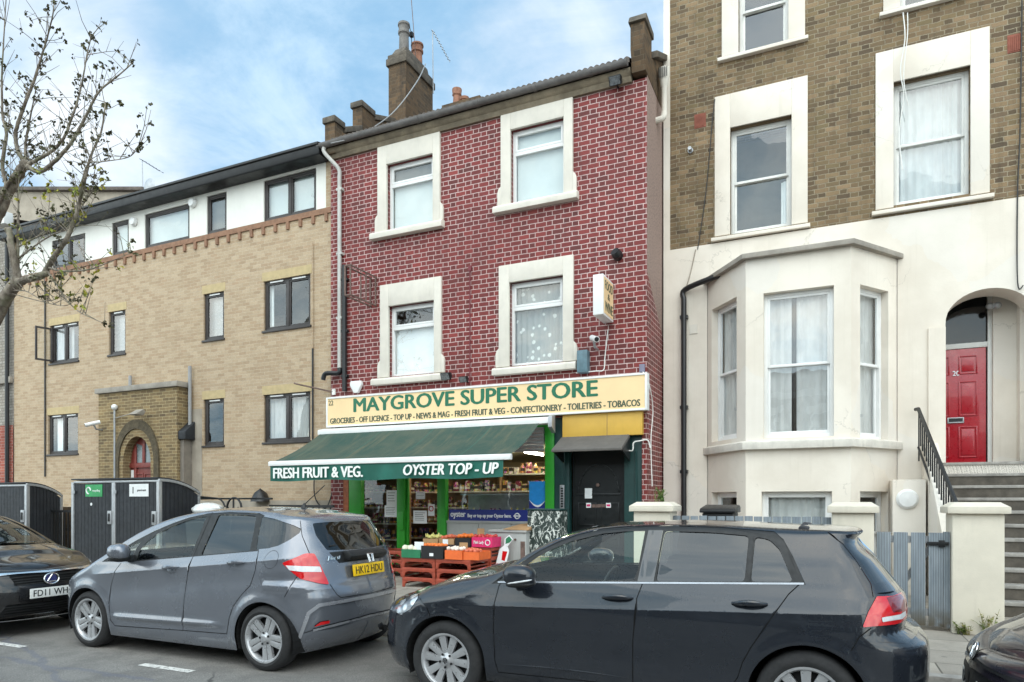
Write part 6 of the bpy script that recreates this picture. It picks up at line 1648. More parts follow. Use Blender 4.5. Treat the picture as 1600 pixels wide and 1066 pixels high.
# shop door, ajar behind its posts
mb = MB(ff); bars(mb, hx(634) + .01, hx(687) - .01, .15, zhead - .3, .0, .05, .05); sd = mb.build('shop_door', M_green, shop, bev=.004)
mb = MB(ff); mb.quad((hx(634) + .06, .025, .2), (hx(687) - .06, .025, .2), (hx(687) - .06, .025, zhead - .35), (hx(634) + .06, .025, zhead - .35)); mb.build('door_glass', G_shop, sd, recalc=False)
mb = MB(ff); mb.box(hx(627) - .03, hx(632) + .03, -.10, -.05, hz_(628, 828), hz_(628, 800)); mb.build('shutter_lock', M_green, sf, bev=.01)
# rolled shutter seen under the awning end
mb = MB(ff); za, zb_ = hz_(845, 706), hz_(845, 668)
for k in range(7): mb.prismu([(-.08, za + (zb_ - za) * k / 7), (-.10, za + (zb_ - za) * (k + .5) / 7), (-.08, za + (zb_ - za) * (k + .95) / 7), (-.05, za + (zb_ - za) * (k + .95) / 7), (-.05, za + (zb_ - za) * k / 7)], hx(700), hx(852))
mb.build('roller_shutter', M_galv, shop)
# side entrance: dark green pilasters, black panelled door
mb = MB(ff); dz1 = hz_(930, 704)
mb.box(hx(867) + .002, hx(890), -.03, .12, .12, zhead + .35); mb.box(hx(976), hx(1004), -.03, .12, .12, zhead + .35); mb.box(hx(890), hx(976), -.03, .12, dz1, zhead + .35); mb.box(hx(884), hx(891), -.055, -.031, .12, dz1 + .1); mb.build('entrance_surround', M_dkgreen, shop, bev=.006)
d0, d1 = hx(892), hx(974)
mb = MB(ff); mb.box(d0, d1, .10, .15, .14, dz1); ed = mb.build('flat_door', M_blackdoor, shop)
mb = MB(ff); dm = (d0 + d1) / 2; w_ = (d1 - d0)
for a, b, lo, hi in ((.1, .46, .42, .60), (.54, .9, .42, .60), (.1, .46, .06, .33), (.54, .9, .06, .33)):
    hh = dz1 - .14; bars(mb, d0 + w_ * a, d0 + w_ * b, .14 + hh * lo, .14 + hh * hi, .088, .0995, .03)
n = 16; hb = .14 + hh * .68
for rr_ in (.40,):
    a = [(dm + w_ * rr_ * math.cos(math.pi * i / n), hb + hh * .22 * math.sin(math.pi * i / n)) for i in range(n + 1)]
    for i in range(n): mb.prism([a[i], a[i + 1], (dm + (a[i + 1][0] - dm) * .93, hb + (a[i + 1][1] - hb) * .93), (dm + (a[i][0] - dm) * .93, hb + (a[i][1] - hb) * .93)], .085, .0995)
mb.box(d0 + w_ * .08, d1 - w_ * .08, .085, .0995, hb - .06, hb - .02)
mb.build('door_moulding', M_blackdoor, ed, bev=.003)
q = lambda px, py: at(px, py, YF + .09)
a, b = q(914, 779), q(925, 763); mb = MB(); mb.box(a.x, b.x, YF + .08, YF + .0985, a.z, b.z); mb.build('door_notice', M_paper, ed)
for p in (916, 947):
    a, b = q(p, 793.5), q(p + 7.5, 786); mb = MB(); mb.box(a.x, b.x, YF + .084, YF + .0985, a.z, b.z); mb.build('door_sticker', M_paper, ed); st_ = ed
    mb = MB(); mb.box(a.x + .012, b.x - .012, YF + .081, YF + .0838, a.z + .025, b.z - .025); mb.build('sticker_bar', M_pink, st_)
a, b = q(925, 793), q(946, 788); mb = MB(); mb.box(a.x, b.x, YF + .088, YF + .0985, a.z, b.z); mb.build('letter_plate', M_rust, ed)
a = q(934, 758); mb = MB(); mb.lathe([(0, -.04), (.03, -.035), (.035, -.01), (.02, 0)], a.x, YF + .098, a.z, 14, 'd'); mb.build('door_knocker', M_rust, ed, smooth=True)
a, b = at(875, 795, YF - .04), at(882, 758, YF - .04); mb = MB(); mb.box(a.x, b.x, YF - .055, YF - .031, a.z, b.z)
ep = tag(mb.build('entry_phone', M_galv, None, bev=.004), 'narrow steel entryphone panel beside the black flat door', 'intercom')
mb = MB(); 
for k in range(8): mb.box(a.x + .02, b.x - .02, YF - .062, YF - .0555, a.z + .03 + k * (b.z - a.z - .06) / 8, a.z + .06 + k * (b.z - a.z - .06) / 8)
mb.build('call_button_strip', M_trim, ep)
mb = MB(); tx_ = hx(995); mb.tube([(tx_, YF - .05, .5), (tx_, YF - .05, hz_(995, 705))], .018, 6); mb.build('conduit', M_dkgreen, shop)
# yellow board and canopy over the entrance
yx0, yx1 = gx(877), gx(1002); yz0, yz1 = gz(940, 681), sz0 - .004
mb = MB(fsg); mb.box(yx0, yx1, .06, .17, yz0, yz1); yb_ = tag(mb.build('yellow_board', M_yellow, None, bev=.004), 'plain yellow board under the right end of the tan sign', 'board')
mb = MB(fsg); xm = gx(947); mb.box(xm - .003, xm + .003, .056, .0595, yz0 + .01, yz1 - .01); mb.build('panel_joint', M_rust, yb_)
cxa, cxb = at(880, 0, F - .1).x, at(982, 0, F - .1).x
can = thing('door_canopy', 'small grey hooded canopy over the black side door', 'canopy', ((cxa + cxb) / 2, F, yz0 - .2))
cz1 = at(930, 680, F - .08).z; cz0 = at(915, 705, F - .62).z
mb = MB(); mb.prismu([(F - .08, cz1), (F - .62, cz0 + .04), (F - .62, cz0), (F - .58, cz0), (F - .05, cz1 - .06)], cxa - .03, cxb + .02); mb.build('canopy_hood', M_canopy, can, bev=.01)
for x in (cxa - .02, cxb): 
    mb = MB(); mb.prismu([(F - .03, cz1 - .05), (F - .56, cz0 + .01), (F - .03, cz0 - .16)], x - .012, x + .012); mb.build('canopy_cheek', M_blackdoor, can)
# inside the shop
mb = MB(); ix0, ix1, iy = hx(548), hx(866), F + 5.5
mb.quad((ix0 - .9, F + .12, .135), (ix1, F + .12, .135), (ix1, iy, .135), (ix0 - .9, iy, .135)); mb.build('shop_floor', mat('shop_floor_tile', c(120, 112, 104), .5, var=.1), shop, recalc=False)
mb = MB(); mb.box(ix0 - 1.2, ix0 - 1.1, F + .13, iy, .13, 3.1); mb.box(ix1, ix1 + .06, F + .13, iy, .13, 3.1); mb.box(ix0 - 1, ix1 + .06, iy, iy + .1, .13, 3.1); mb.build('shop_partition', mat('shop_wall_paint', c(206, 190, 150), .8, var=.08), shop)
mb = MB(); mb.box(ix0 - 1, ix1 + .06, F + .2, iy, 2.64, 2.69); mb.build('shop_ceiling', mat('shop_ceiling_paint', c(212, 200, 164), .8, var=.08), shop)
M_tube = mat('lit_tube', (1, .93, .74, 1), .4, var=0, emit=42)
for i, (x, y, lab) in enumerate(((hx(812) - .1, F + 1.0, 'lit fluorescent tube nearest the right end of the shop window'), (-6.9, F + 1.6, 'lit fluorescent tube over the shelves behind the shop door'), (-8.6, F + 2.0, 'lit fluorescent tube deep inside the left part of the shop'))):
    t = thing('ceiling_light', lab, 'light', (x, y, 2.5), 'tube lights in the shop ceiling')
    mb = MB(); mb.box(x - .05, x + .05, y - .5, y + .5, 2.56, 2.638); mb.build('light_housing', M_white, t)
    mb = MB(); mb.tube([(x, y - .46, 2.53), (x, y + .46, 2.53)], .02, 8); mb.build('light_tube', M_tube, t)
pal = [(c(186, 160, 84), 'yellow'), (c(142, 56, 54), 'red'), (c(76, 104, 68), 'green'), (c(206, 202, 190), 'white'), (c(86, 62, 48), 'brown'), (c(172, 112, 66), 'orange'), (c(70, 78, 118), 'blue'), (c(122, 72, 112), 'purple')]
def packet_mat(nm, col):
    m, g, b, o = newmat(nm); pos = g.new('ShaderNodeTexCoord').outputs['Object']; x, y, z = g.sep(pos)
    rnd = g.new('ShaderNodeObjectInfo').outputs['Random']
    lab = g.m('MULTIPLY', g.m('GREATER_THAN', z, .05), g.m('LESS_THAN', z, g.m('ADD', .08, g.m('MULTIPLY', rnd, .05))))
    hs = g.new('ShaderNodeHueSaturation'); g.put(hs.inputs['Hue'], g.m('ADD', .46, g.m('MULTIPLY', rnd, .08))); g.put(hs.inputs['Value'], g.m('ADD', .55, g.m('MULTIPLY', rnd, .7))); hs.inputs['Color'].default_value = col
    v = g.new('ShaderNodeTexVoronoi'); g.put(v.inputs['Vector'], g.vm('ADD', pos, g.comb(g.m('MULTIPLY', rnd, 9), 0, 0))); v.inputs['Scale'].default_value = 28
    cc = g.mix(g.m('MULTIPLY', g.m('GREATER_THAN', g.sep(v.outputs['Color'])[0], .62), .55), hs.outputs[0], v.outputs['Color'])
    cc = g.mix(lab, cc, g.mix(g.m('GREATER_THAN', rnd, .5), c(214, 208, 190), c(60, 48, 44)))
    g.put(b.inputs['Base Color'], cc); b.inputs['Roughness'].default_value = .35; return m
PM = [packet_mat(n_ + '_packet', k_) for k_, n_ in pal]
protos = []
for i in range(16):
    m_ = PM[i % 8]; mb = MB(); w2, d2, h2 = random.uniform(.035, .065), .045, random.uniform(.13, .24)
    if i % 3 == 2: mb.lathe([(w2 * .8, 0), (w2 * .85, .01), (w2 * .85, h2 * .7), (w2 * .35, h2 * .86), (w2 * .35, h2)], 0, 0, 0, 12); o = mb.build('bottle', m_, None, smooth=True)
    else: mb.prism([(-w2, 0), (w2, 0), (w2 * .95, h2 * .95), (w2 * .8, h2), (-w2 * .85, h2), (-w2 * .95, h2 * .94)], -d2, d2); o = mb.build('packet', m_, None, bev=.006)
    protos.append((o, w2))
used_p = set()
def stock(x, y, z, pool, grp):
    i = random.choice(pool); o, w2 = protos[i]
    q_ = o.copy() if i in used_p else o
    if i in used_p: COL.objects.link(q_)
    used_p.add(i)
    q_.location = (x + w2, y, z); q_.rotation_euler = (0, 0, random.uniform(-.15, .15))
    kind = 'bottle' if i % 3 == 2 else 'packet'
    tag(q_, f'{pal[i % 8][1]} {kind} standing among others {grp}', kind, f'{pal[i % 8][1]} {kind}s {grp}')
    return 2 * w2 + .012
M_shelf = mat('cream_shelf', c(206, 200, 184), .5, var=.06)
units = [(-10.0, -8.65, F + 1.3, 'shop shelf seen through the left window beside the door', 'on the left shelf of the shop'), (-9.25, -7.85, F + 2.2, 'shop shelf straight behind the glass shop door', 'on the shelf behind the shop door'), (-7.75, -6.35, F + 1.8, 'shop shelf seen through the left half of the right shop window', 'on the shelf behind the left half of the right window'), (-6.25, -5.0, F + 1.5, 'shop shelf seen through the right end of the right shop window', 'on the shelf behind the right end of the right window')]
for x0, x1, y, lab, grp in units:
    t = thing('shop_shelf', lab, 'shelf', ((x0 + x1) / 2, y, .14), 'shelves in the shop')
    mb = MB(); mb.box(x0, x1, y + .22, y + .25, .14, 2.3); mb.box(x0 - .03, x0, y - .15, y + .25, .14, 2.3); mb.box(x1, x1 + .03, y - .15, y + .25, .14, 2.3); mb.build('shelf_back', M_card, t)
    for k in range(6):
        z = .35 + k * .36
        mb = MB(); mb.box(x0, x1, y - .16, y + .22, z - .03, z); mb.build('shelf_board', M_shelf, t)
        xx = x0 + .03
        while xx < x1 - .14:
            xx += stock(xx, y - .08, z, [3 * ((k + 1) % 5), 1, 4, 8, 2, 5] if k % 2 else [0, 6, 9, 10, 13, 1, 12], grp) + random.uniform(0, .05)
mb = MB(); x0, x1 = r0 + .1, r1 - .15; y = F + .55
mb.box(x0, x1, y - .15, y + .25, zsr + .01, zsr + .04); mb.box(x0, x1, y + .22, y + .25, zsr + .04, zsr + .5); mb.box(x0, x1, y - .12, y + .25, zsr + .5, zsr + .53)
cnt = tag(mb.build('window_display_unit', M_galv, None), 'low steel display unit of bottles standing just inside the right shop window', 'display')
xx = x0 + .05
while xx < x1 - .15: xx += stock(xx, y, zsr + .042, [8, 11, 14, 2, 5, 15, 7] if xx < x0 + .7 else [8, 14, 2, 11, 3], 'on the steel display unit in the right window') + random.uniform(.01, .03)
# notices stuck to the glass
def notice(px0, py0, px1, py1, m, lab, lines=0, name='notice', cat='notice', Y=YF + .012):
    a, b = at(px0, py1, Y), at(px1, py0, Y); mb = MB(); mb.box(a.x, b.x, Y - .004, Y, a.z, b.z)
    o = tag(mb.build(name, m, None), lab, cat)
    for k in range(lines):
        h = (b.z - a.z); mb = MB(); z = b.z - h * (.16 + .7 * k / max(1, lines)); mb.box(a.x + (b.x - a.x) * .12, b.x - (b.x - a.x) * random.uniform(.12, .3), Y - .006, Y - .0042, z - h * .03, z); mb.build('text_line', M_ink, o)
    return o, a, b
notice(604, 766, 621, 790, M_paper, 'small white notice at the top of the left shop window', 4)
notice(601, 790, 620, 808, M_paper, 'long white notice in the middle of the left shop window', 5)
notice(650, 768, 664, 780, M_paper, 'white card at the top of the shop door glass', 2)
notice(646, 798, 667, 818, M_paper, 'square white notice lowest on the shop door glass', 5)
o, a, b = notice(669, 788, 679, 806, M_paper, 'narrow notice with a red ring on the shop door glass', 1)
mb = MB(); k = (b.x - a.x) * .32; mb.tube([((a.x + b.x) / 2 + k * math.cos(i * .3927), YF + .005, b.z - .09 + k * math.sin(i * .3927)) for i in range(17)], .008, 6, False); mb.build('red_ring', M_lampred, o)
o, a, b = notice(827, 752, 853, 796, M_sky, 'blue poster with a white curve in the right shop window', 0, 'poster', 'poster')
mb = MB(); n = 10; zc = a.z + (b.z - a.z) * .30; cx_ = (a.x + b.x) / 2
top = [(a.x + (b.x - a.x) * i / n, zc - .10 * math.sin(math.pi * i / n) + .02) for i in range(n + 1)]; bot = [(x, z - .035 * math.sin(math.pi * i / n) - .004) for i, (x, z) in enumerate(top)]
mb.prism(top + bot[::-1], YF + .0045, YF + .0075); mb.build('white_swoosh', M_paper, o)
mb = MB(); mb.prism(bot + [(b.x, a.z), (a.x, a.z)][0:2], YF + .0046, YF + .0076); mb.build('dark_blue_band', M_blue, o)
o, a, b = notice(702, 797, 828, 814.5, M_blue, 'long navy strip reading oyster Buy or top up your Oyster here', 0, 'banner', 'sign', YF - .012)
H = b.z - a.z; Wd = b.x - a.x
text('oyster', M_paper, frame((0, YF - .016, 0), (1, 0, 0), (0, 1, 0)), a.x + Wd * .02, a.x + Wd * .21, a.z + H * .22, a.z + H * .78, -.001, o, .045, 'banner_lettering', .002)
text('Buy or top up your Oyster here.', M_paper, frame((0, YF - .016, 0), (1, 0, 0), (0, 1, 0)), a.x + Wd * .24, a.x + Wd * .78, a.z + H * .26, a.z + H * .66, -.001, o, .04, 'banner_lettering', .002)
mb = MB(); cx_ = a.x + Wd * .85; cz_ = (a.z + b.z) / 2; mb.tube([(cx_ + .05 * math.cos(i * .3927), YF - .02, cz_ + .05 * math.sin(i * .3927)) for i in range(17)], .011, 6, False); mb.box(cx_ - .075, cx_ + .075, YF - .022, YF - .0165, cz_ - .013, cz_ + .013); mb.build('roundel', M_paper, o)

# ================================================================ things standing outside the shop
def crate(x, y, z, w, d, h):
    """stackable plastic tray: rails, corner legs with gussets, slatted base"""
    mb = MB(); t = .022
    mb.box(0, w, 0, d, h - .05, h - .035)
    for yy in (0, d - t): mb.box(0, w, yy, yy + t, h - .065, h)
    for xx in (0, w - t): mb.box(xx, xx + t, t, d - t, h - .065, h)
    for (xx, sx_) in ((0, 1), (w, -1)):
        for yy in (0, d - t):
            mb.prism([(xx, 0), (xx + sx_ * .05, 0), (xx + sx_ * .065, h * .45), (xx + sx_ * .13, h - .066), (xx, h - .066)], yy + .001, yy + t - .001)
    for xx in (0, w - t):
        mb.box(xx + .001, xx + t - .001, t, d - t, h * .25, h * .4)
    return mb
proto_c = None; cgroup = 'red plastic trays stacked outside the shop'
def put_crate(x, y, z, lab, w=.655, d=.66, h=.168):
    global proto_c
    if proto_c is None: proto_c = crate(0, 0, 0, w, d, h).build('plastic_tray', M_crate, None, bev=.006); o = proto_c
    else: o = proto_c.copy(); COL.objects.link(o)
    o.location = (x, y, z); tag(o, lab, 'tray', cgroup); return o
ordn = ['bottom', 'middle', 'top']
for (x, y, nm, n0) in ((-6.53, 9.75, 'front left stack below the green box', 3), (-5.86, 9.75, 'front right stack below the orange box', 3), (-6.5, 10.43, 'back left stack behind the green box', 4), (-5.83, 10.43, 'back right stack behind the orange box', 4)):
    for k in range(n0):
        which = ['bottom', 'second', 'third', 'topmost'][k] if n0 == 4 else ordn[k]
        put_crate(x + random.uniform(-.008, .008), y + random.uniform(-.008, .008), .122 + k * .164, f'{which} red plastic tray of the {nm}')
zc3 = .122 + 3 * .164 + .006; zc4 = zc3 + .164
def openbox(name, lab, x0, x1, y0, y1, z, h, m, cat='box'):
    mb = MB(); t = .008
    mb.box(x0, x1, y0, y0 + t, z, z + h); mb.box(x0, x1, y1 - t, y1, z, z + h); mb.box(x0, x0 + t, y0 + t, y1 - t, z, z + h); mb.box(x1 - t, x1, y0 + t, y1 - t, z, z + h); mb.box(x0 + t, x1 - t, y0 + t, y1 - t, z, z + t)
    return tag(mb.build(name, m, None), lab, cat)
X = lambda px, Y: at(px, 0, Y).x
yb0 = 9.72
openbox('produce_box', 'low green card box of white vegetables at the left of the trays', X(627, yb0), X(656.5, yb0), yb0, yb0 + .45, zc3, .14, M_boxgreen)
bb = openbox('produce_box', 'tall black box with a white label between green and orange boxes', X(658, yb0), X(692, yb0), yb0, yb0 + .45, zc3, .21, M_boxblack)
mb = MB(); a = at(671, 869, yb0); mb.box(a.x, a.x + .075, yb0 - .003, yb0 - .0005, a.z, a.z + .05); mb.build('box_label', M_paper, bb)
openbox('produce_box', 'orange card box of wrapped fruit at the right of the trays', X(695, yb0), X(722, yb0), yb0, yb0 + .45, zc3, .15, M_boxorange)
openbox('produce_box', 'second orange card box with white windows, next to the right edge', X(723, yb0), X(747, yb0), yb0 + .02, yb0 + .45, zc3, .13, M_boxorange)
yb1 = 10.40
pk = openbox('produce_box', 'bright pink apple box on the back row of trays', X(737, yb1), X(769, yb1), yb1, yb1 + .42, zc4, .17, M_pink)
fpk = frame((0, yb1 - .003, 0), (1, 0, 0), (0, 1, 0)); a = at(740, 849, yb1); b = at(756, 842, yb1)
text('Pink Lady', M_paper, fpk, a.x, b.x, zc4 + .04, zc4 + .11, 0, pk, .02, 'box_lettering', .002, .2)
mb = MB(fpk); mb.tube([(X(762, yb1) + .045 * math.cos(i * .3927), 0, zc4 + .08 + .045 * math.sin(i * .3927)) for i in range(17)], .008, 6, False); mb.build('box_ring', M_paper, pk)
openbox('produce_box', 'brown card box of pale bananas on the back left trays', X(661, yb1), X(684, yb1), yb1, yb1 + .42, zc4, .12, M_card)
openbox('produce_box', 'brown card box of orange fruit in the middle of the back trays', X(686, yb1), X(709, yb1), yb1, yb1 + .42, zc4, .13, M_card)
openbox('produce_box', 'dark tray of fruit left of the pink apple box', X(711, yb1), X(735, yb1), yb1, yb1 + .42, zc4, .15, M_boxblack)
M_fr = {'orange': mat('orange_peel', c(222, 112, 40), .5, var=.1, bump=.1, bscale=200), 'cream': mat('cauliflower_white', c(218, 214, 190), .8, var=.15, scale=20, bump=.4), 'banana': mat('pale_banana', c(214, 206, 130), .5, var=.12), 'peach': mat('rosy_fruit', c(206, 104, 74), .5, var=.15), 'apple': mat('red_apple', c(188, 52, 50), .35, var=.2), 'wrap': mat('cellophane_wrap', c(230, 214, 200), .2, var=.15, scale=20)}
fp = {}
def fruit(kind, x, y, z, grp):
    if kind not in fp:
        mb = MB()
        if kind == 'banana': mb.tube([(-.07, 0, .03), (-.03, 0, 0), (.03, 0, 0), (.075, 0, .045)], [.008, .019, .019, .006], 8)
        else: mb.sphere(0, 0, 0, .055 if kind == 'cream' else .038, jit=.06 if kind == 'cream' else .01)
        o = mb.build({'banana': 'banana', 'cream': 'cauliflower', 'orange': 'orange', 'peach': 'peach', 'apple': 'apple', 'wrap': 'wrapped_fruit'}[kind], M_fr[kind], None, smooth=True); fp[kind] = o
    else: o = fp[kind].copy(); COL.objects.link(o)
    o.location = (x, y, z); o.rotation_euler = (random.uniform(-.3, .3), random.uniform(-.3, .3), random.uniform(0, 6) if kind != 'banana' else 1.57 + random.uniform(-.4, .4))
    nm = {'banana': 'pale banana', 'cream': 'white cauliflower', 'orange': 'orange', 'peach': 'rosy fruit', 'apple': 'red apple', 'wrap': 'wrapped fruit'}[kind]
    tag(o, f'{nm} lying in a {grp}', 'fruit', f'{nm}s in the {grp}')
def fill(kind, p0, p1, yy, z, ny, grp, dx=.075):
    x = X(p0, yy) + .045
    while x < X(p1, yy) - .03:
        for j in range(ny): fruit(kind, x + random.uniform(-.01, .01), yy + .06 + j * .085, z + random.uniform(0, .03), grp)
        x += dx
fill('cream', 627, 656, yb0, zc3 + .13, 3, 'low green box', .11)
fill('orange', 658, 690, yb0, zc3 + .19, 3, 'tall black box')
fill('wrap', 695, 722, yb0, zc3 + .15, 3, 'orange card box'); fill('peach', 723, 747, yb0, zc3 + .13, 3, 'second orange box')
fill('banana', 661, 684, yb1, zc4 + .13, 3, 'brown banana box', .05); fill('peach', 686, 709, yb1, zc4 + .14, 3, 'middle brown box'); fill('orange', 711, 735, yb1, zc4 + .16, 3, 'dark back tray'); fill('apple', 737, 769, yb1, zc4 + .16, 3, 'bright pink box')
def card(px0, py0, px1, py1, Y, m, lab, lines=2):
    a, b = at(px0, py1, Y), at(px1, py0, Y); mb = MB(); mb.box(a.x, b.x, Y - .006, Y, a.z, b.z); o = tag(mb.build('price_card', m, None), lab, 'price card')
    return o
card(648, 847, 662, 863, yb0 + .03, M_paper, 'white price card standing behind the green produce box')
card(692, 843, 700, 857, yb0 + .5, M_paper, 'white price card in the middle of the produce boxes')
card(718, 848, 731, 862, yb0 + .2, M_card, 'brown cardboard price card over the orange boxes')
card(746, 826, 757, 836, yb1 + .3, M_card, 'brown cardboard flap over the pink apple box')
# yellow card and red drinks crate just inside the left window
card(594, 843, 601, 858, F - .3, M_yellow, 'yellow card on the tray by the left shop window')
for k in range(3):
    o = put_crate(X(585, F - .75), F - .75, .122 + k * .164, f'{ordn[k]} red tray of the stack by the left shop window', )
# metal cabinet, leaning signs, graffitied board
YC = 10.75; cab0, cab1 = X(766, YC), X(822, YC); czt = at(790, 832, YC).z
cabt = thing('metal_cabinet', 'scuffed grey white metal cabinet with cardboard on top outside the shop window', 'cabinet', ((cab0 + cab1) / 2, YC + .25, .12))
mb = MB(); mb.box(cab0, cab1, YC, YC + .55, .122, czt); mb.build('cabinet_body', M_cab, cabt, bev=.008)
mb = MB(); mb.box(cab0 - .02, cab1 + .02, YC - .03, YC + .57, czt + .002, czt + .04); mb.build('cabinet_top', M_cab, cabt, bev=.006)
mb = MB(); mb.box(cab1 - .1, cab1 - .02, YC - .012, YC - .001, .3, czt - .15); mb.lathe([(0, -.02), (.02, -.02), (.02, 0)], cab1 - .2, YC - .001, czt - .12, 10, 'd'); mb.build('cabinet_handle', M_rust, cabt)
mb = MB(); a = at(786, 829, YC - .05); bq = at(824, 818, YC + .3); mb.add([(a.x, YC - .05, czt + .06), (cab1 + .05, YC - .02, czt + .05), (cab1 + .02, YC + .4, czt + .17), (a.x + .1, YC + .4, czt + .13), (a.x, YC - .05, czt + .05), (cab1 + .05, YC - .02, czt + .042), (cab1 + .02, YC + .4, czt + .042), (a.x + .1, YC + .4, czt + .042)], [(0, 1, 2, 3), (0, 4, 5, 1), (1, 5, 6, 2), (2, 6, 7, 3), (3, 7, 4, 0)])
tag(mb.build('flattened_carton', M_card, None), 'flattened brown carton lying on the grey metal cabinet', 'carton')
def bottle_sign():
    Y0 = YC - .25; a = at(766, 897, Y0); b = at(797, 834, Y0); mid = lambda px, py: (at(px, py, Y0).x, at(px, py, Y0).z)
    o = thing('leaning_sign', 'white and red drinks sign leaning on the front of the grey metal cabinet', 'sign', (a.x, Y0, .12))
    pl = [mid(766, 900), (mid(784, 900)[0], .13), mid(788, 884), mid(792, 861), mid(789, 854), mid(797, 843), mid(791, 836), mid(784, 842), mid(784, 852), mid(777, 858)]
    pl[0] = (pl[0][0], .13)
    fr = (Vector((0, Y0, 0)), Vector((1, 0, 0)), Vector((0, 1, 0)), Vector((0, .12, 1)).normalized())
    mb = MB(fr); mb.prism(pl, 0, .012); mb.build('sign_board', M_paper, o)
    mb = MB(fr); mb.prism([mid(781, 875), mid(786, 877), mid(789.5, 862), mid(782, 861)], -.004, -.0005); mb.build('red_panel', M_lampred, o)
    mb = MB(fr); mb.prism([mid(769, 897), mid(774, 897), mid(778, 882), mid(774, 880)], -.004, -.0005); mb.build('red_panel', M_lampred, o)
    mb = MB(fr); mb.prism([mid(776, 896), mid(784, 896), mid(787, 881), mid(779, 884)], -.004, -.0005); mb.build('dark_panel', M_trim, o)
    mb = MB(fr); mb.prism([mid(786, 850), mid(792, 848), mid(796, 843.5), mid(791, 838), mid(786, 842)], -.004, -.0005); mb.build('green_panel', M_boxgreen, o)
bottle_sign()
def graffiti_mat():
    m, g, b, o = newmat('graffitied_board'); pos = g.new('ShaderNodeTexCoord').outputs['Object']
    w = g.vm('ADD', pos, g.scale(g.noise(pos, 4, 3, .5, out=1), (.3, .3, .3)))
    n = g.new('ShaderNodeTexNoise'); g.put(n.inputs['Vector'], g.scale(w, (4, 1, 1.1))); n.inputs['Scale'].default_value = 6; n.inputs['Detail'].default_value = 5; n.inputs['Roughness'].default_value = .7
    v = g.new('ShaderNodeTexVoronoi', feature='DISTANCE_TO_EDGE'); g.put(v.inputs['Vector'], g.scale(w, (1.2, 1, .8))); v.inputs['Scale'].default_value = 7
    k = g.m('MAXIMUM', g.ramp(n.outputs[0], .54, .58), g.m('MULTIPLY', g.ramp(v.outputs['Distance'], .05, .03), g.ramp(g.noise(pos, 3, 2), .45, .55)))
    g.put(b.inputs['Base Color'], g.mix(k, c(38, 52, 48), c(204, 208, 202))); b.inputs['Roughness'].default_value = .6; return m
YG = 10.9; g0, g1 = X(824, YG), X(874, YG); gzt = at(848, 798, YG).z
gr_ = thing('utility_cabinet', 'dark street cabinet covered in white graffiti beside the side door', 'cabinet', ((g0 + g1) / 2, YG + .2, .12))
mb = MB(); mb.box(g0, g1, YG, YG + .4, .122, gzt); mb.build('cabinet_body', graffiti_mat(), gr_, bev=.01)
mb = MB(); mb.box(g0 - .02, g1 + .02, YG - .02, YG + .42, gzt + .002, gzt + .03); mb.build('cabinet_lid', M_dkgreen, gr_, bev=.006)
# ================================================================ fixtures on the fronts
def E(px, py, d=0.0): return at(px, py, F - d)
# projecting box sign
bx = thing('projecting_sign', 'white box sign reading FOOD & WINE sticking out of the red brick wall', 'sign', (E(965, 480).x, F, E(965, 480).z))
xs_ = at(943, 430, F - .62).x; fx0, fx1 = at(927, 0, F - .62).x, xs_
zt1 = at(935, 429, F - .62).z; zb1_ = at(935, 492, F - .62).z
mb = MB(); mb.box(fx0, fx1, F - .64, F - .03, zb1_, zt1); mb.build('sign_box', M_white, bx, bev=.008)
fside = frame((fx1 + .003, F - .64, 0), (0, 1, 0), (-1, 0, 0))
mb = MB(fside); mb.box(.04, .57, -.004, .002, zb1_ + .035, zt1 - .035); mb.build('sign_face', M_signtan, bx)
hh_ = zt1 - zb1_
for t_, a, b in (('FOOD', .66, .88), ('&', .44, .59), ('WINE', .12, .36)):
    text(t_, M_signgrey, fside, .08 if t_ != '&' else .24, .53 if t_ != '&' else .36, zb1_ + hh_ * a, zb1_ + hh_ * b, -.006, bx, .02, 'sign_lettering', .003)
mb = MB(); mb.tube([(fx1 - .06, F - .06, zt1 + .03), (fx1 - .06, F, zt1 + .03)], .02, 8); mb.box(fx0 + .02, fx1 - .02, F - .032, F - .002, zb1_ + .1, zt1 - .1); mb.build('sign_bracket', M_galv, bx)
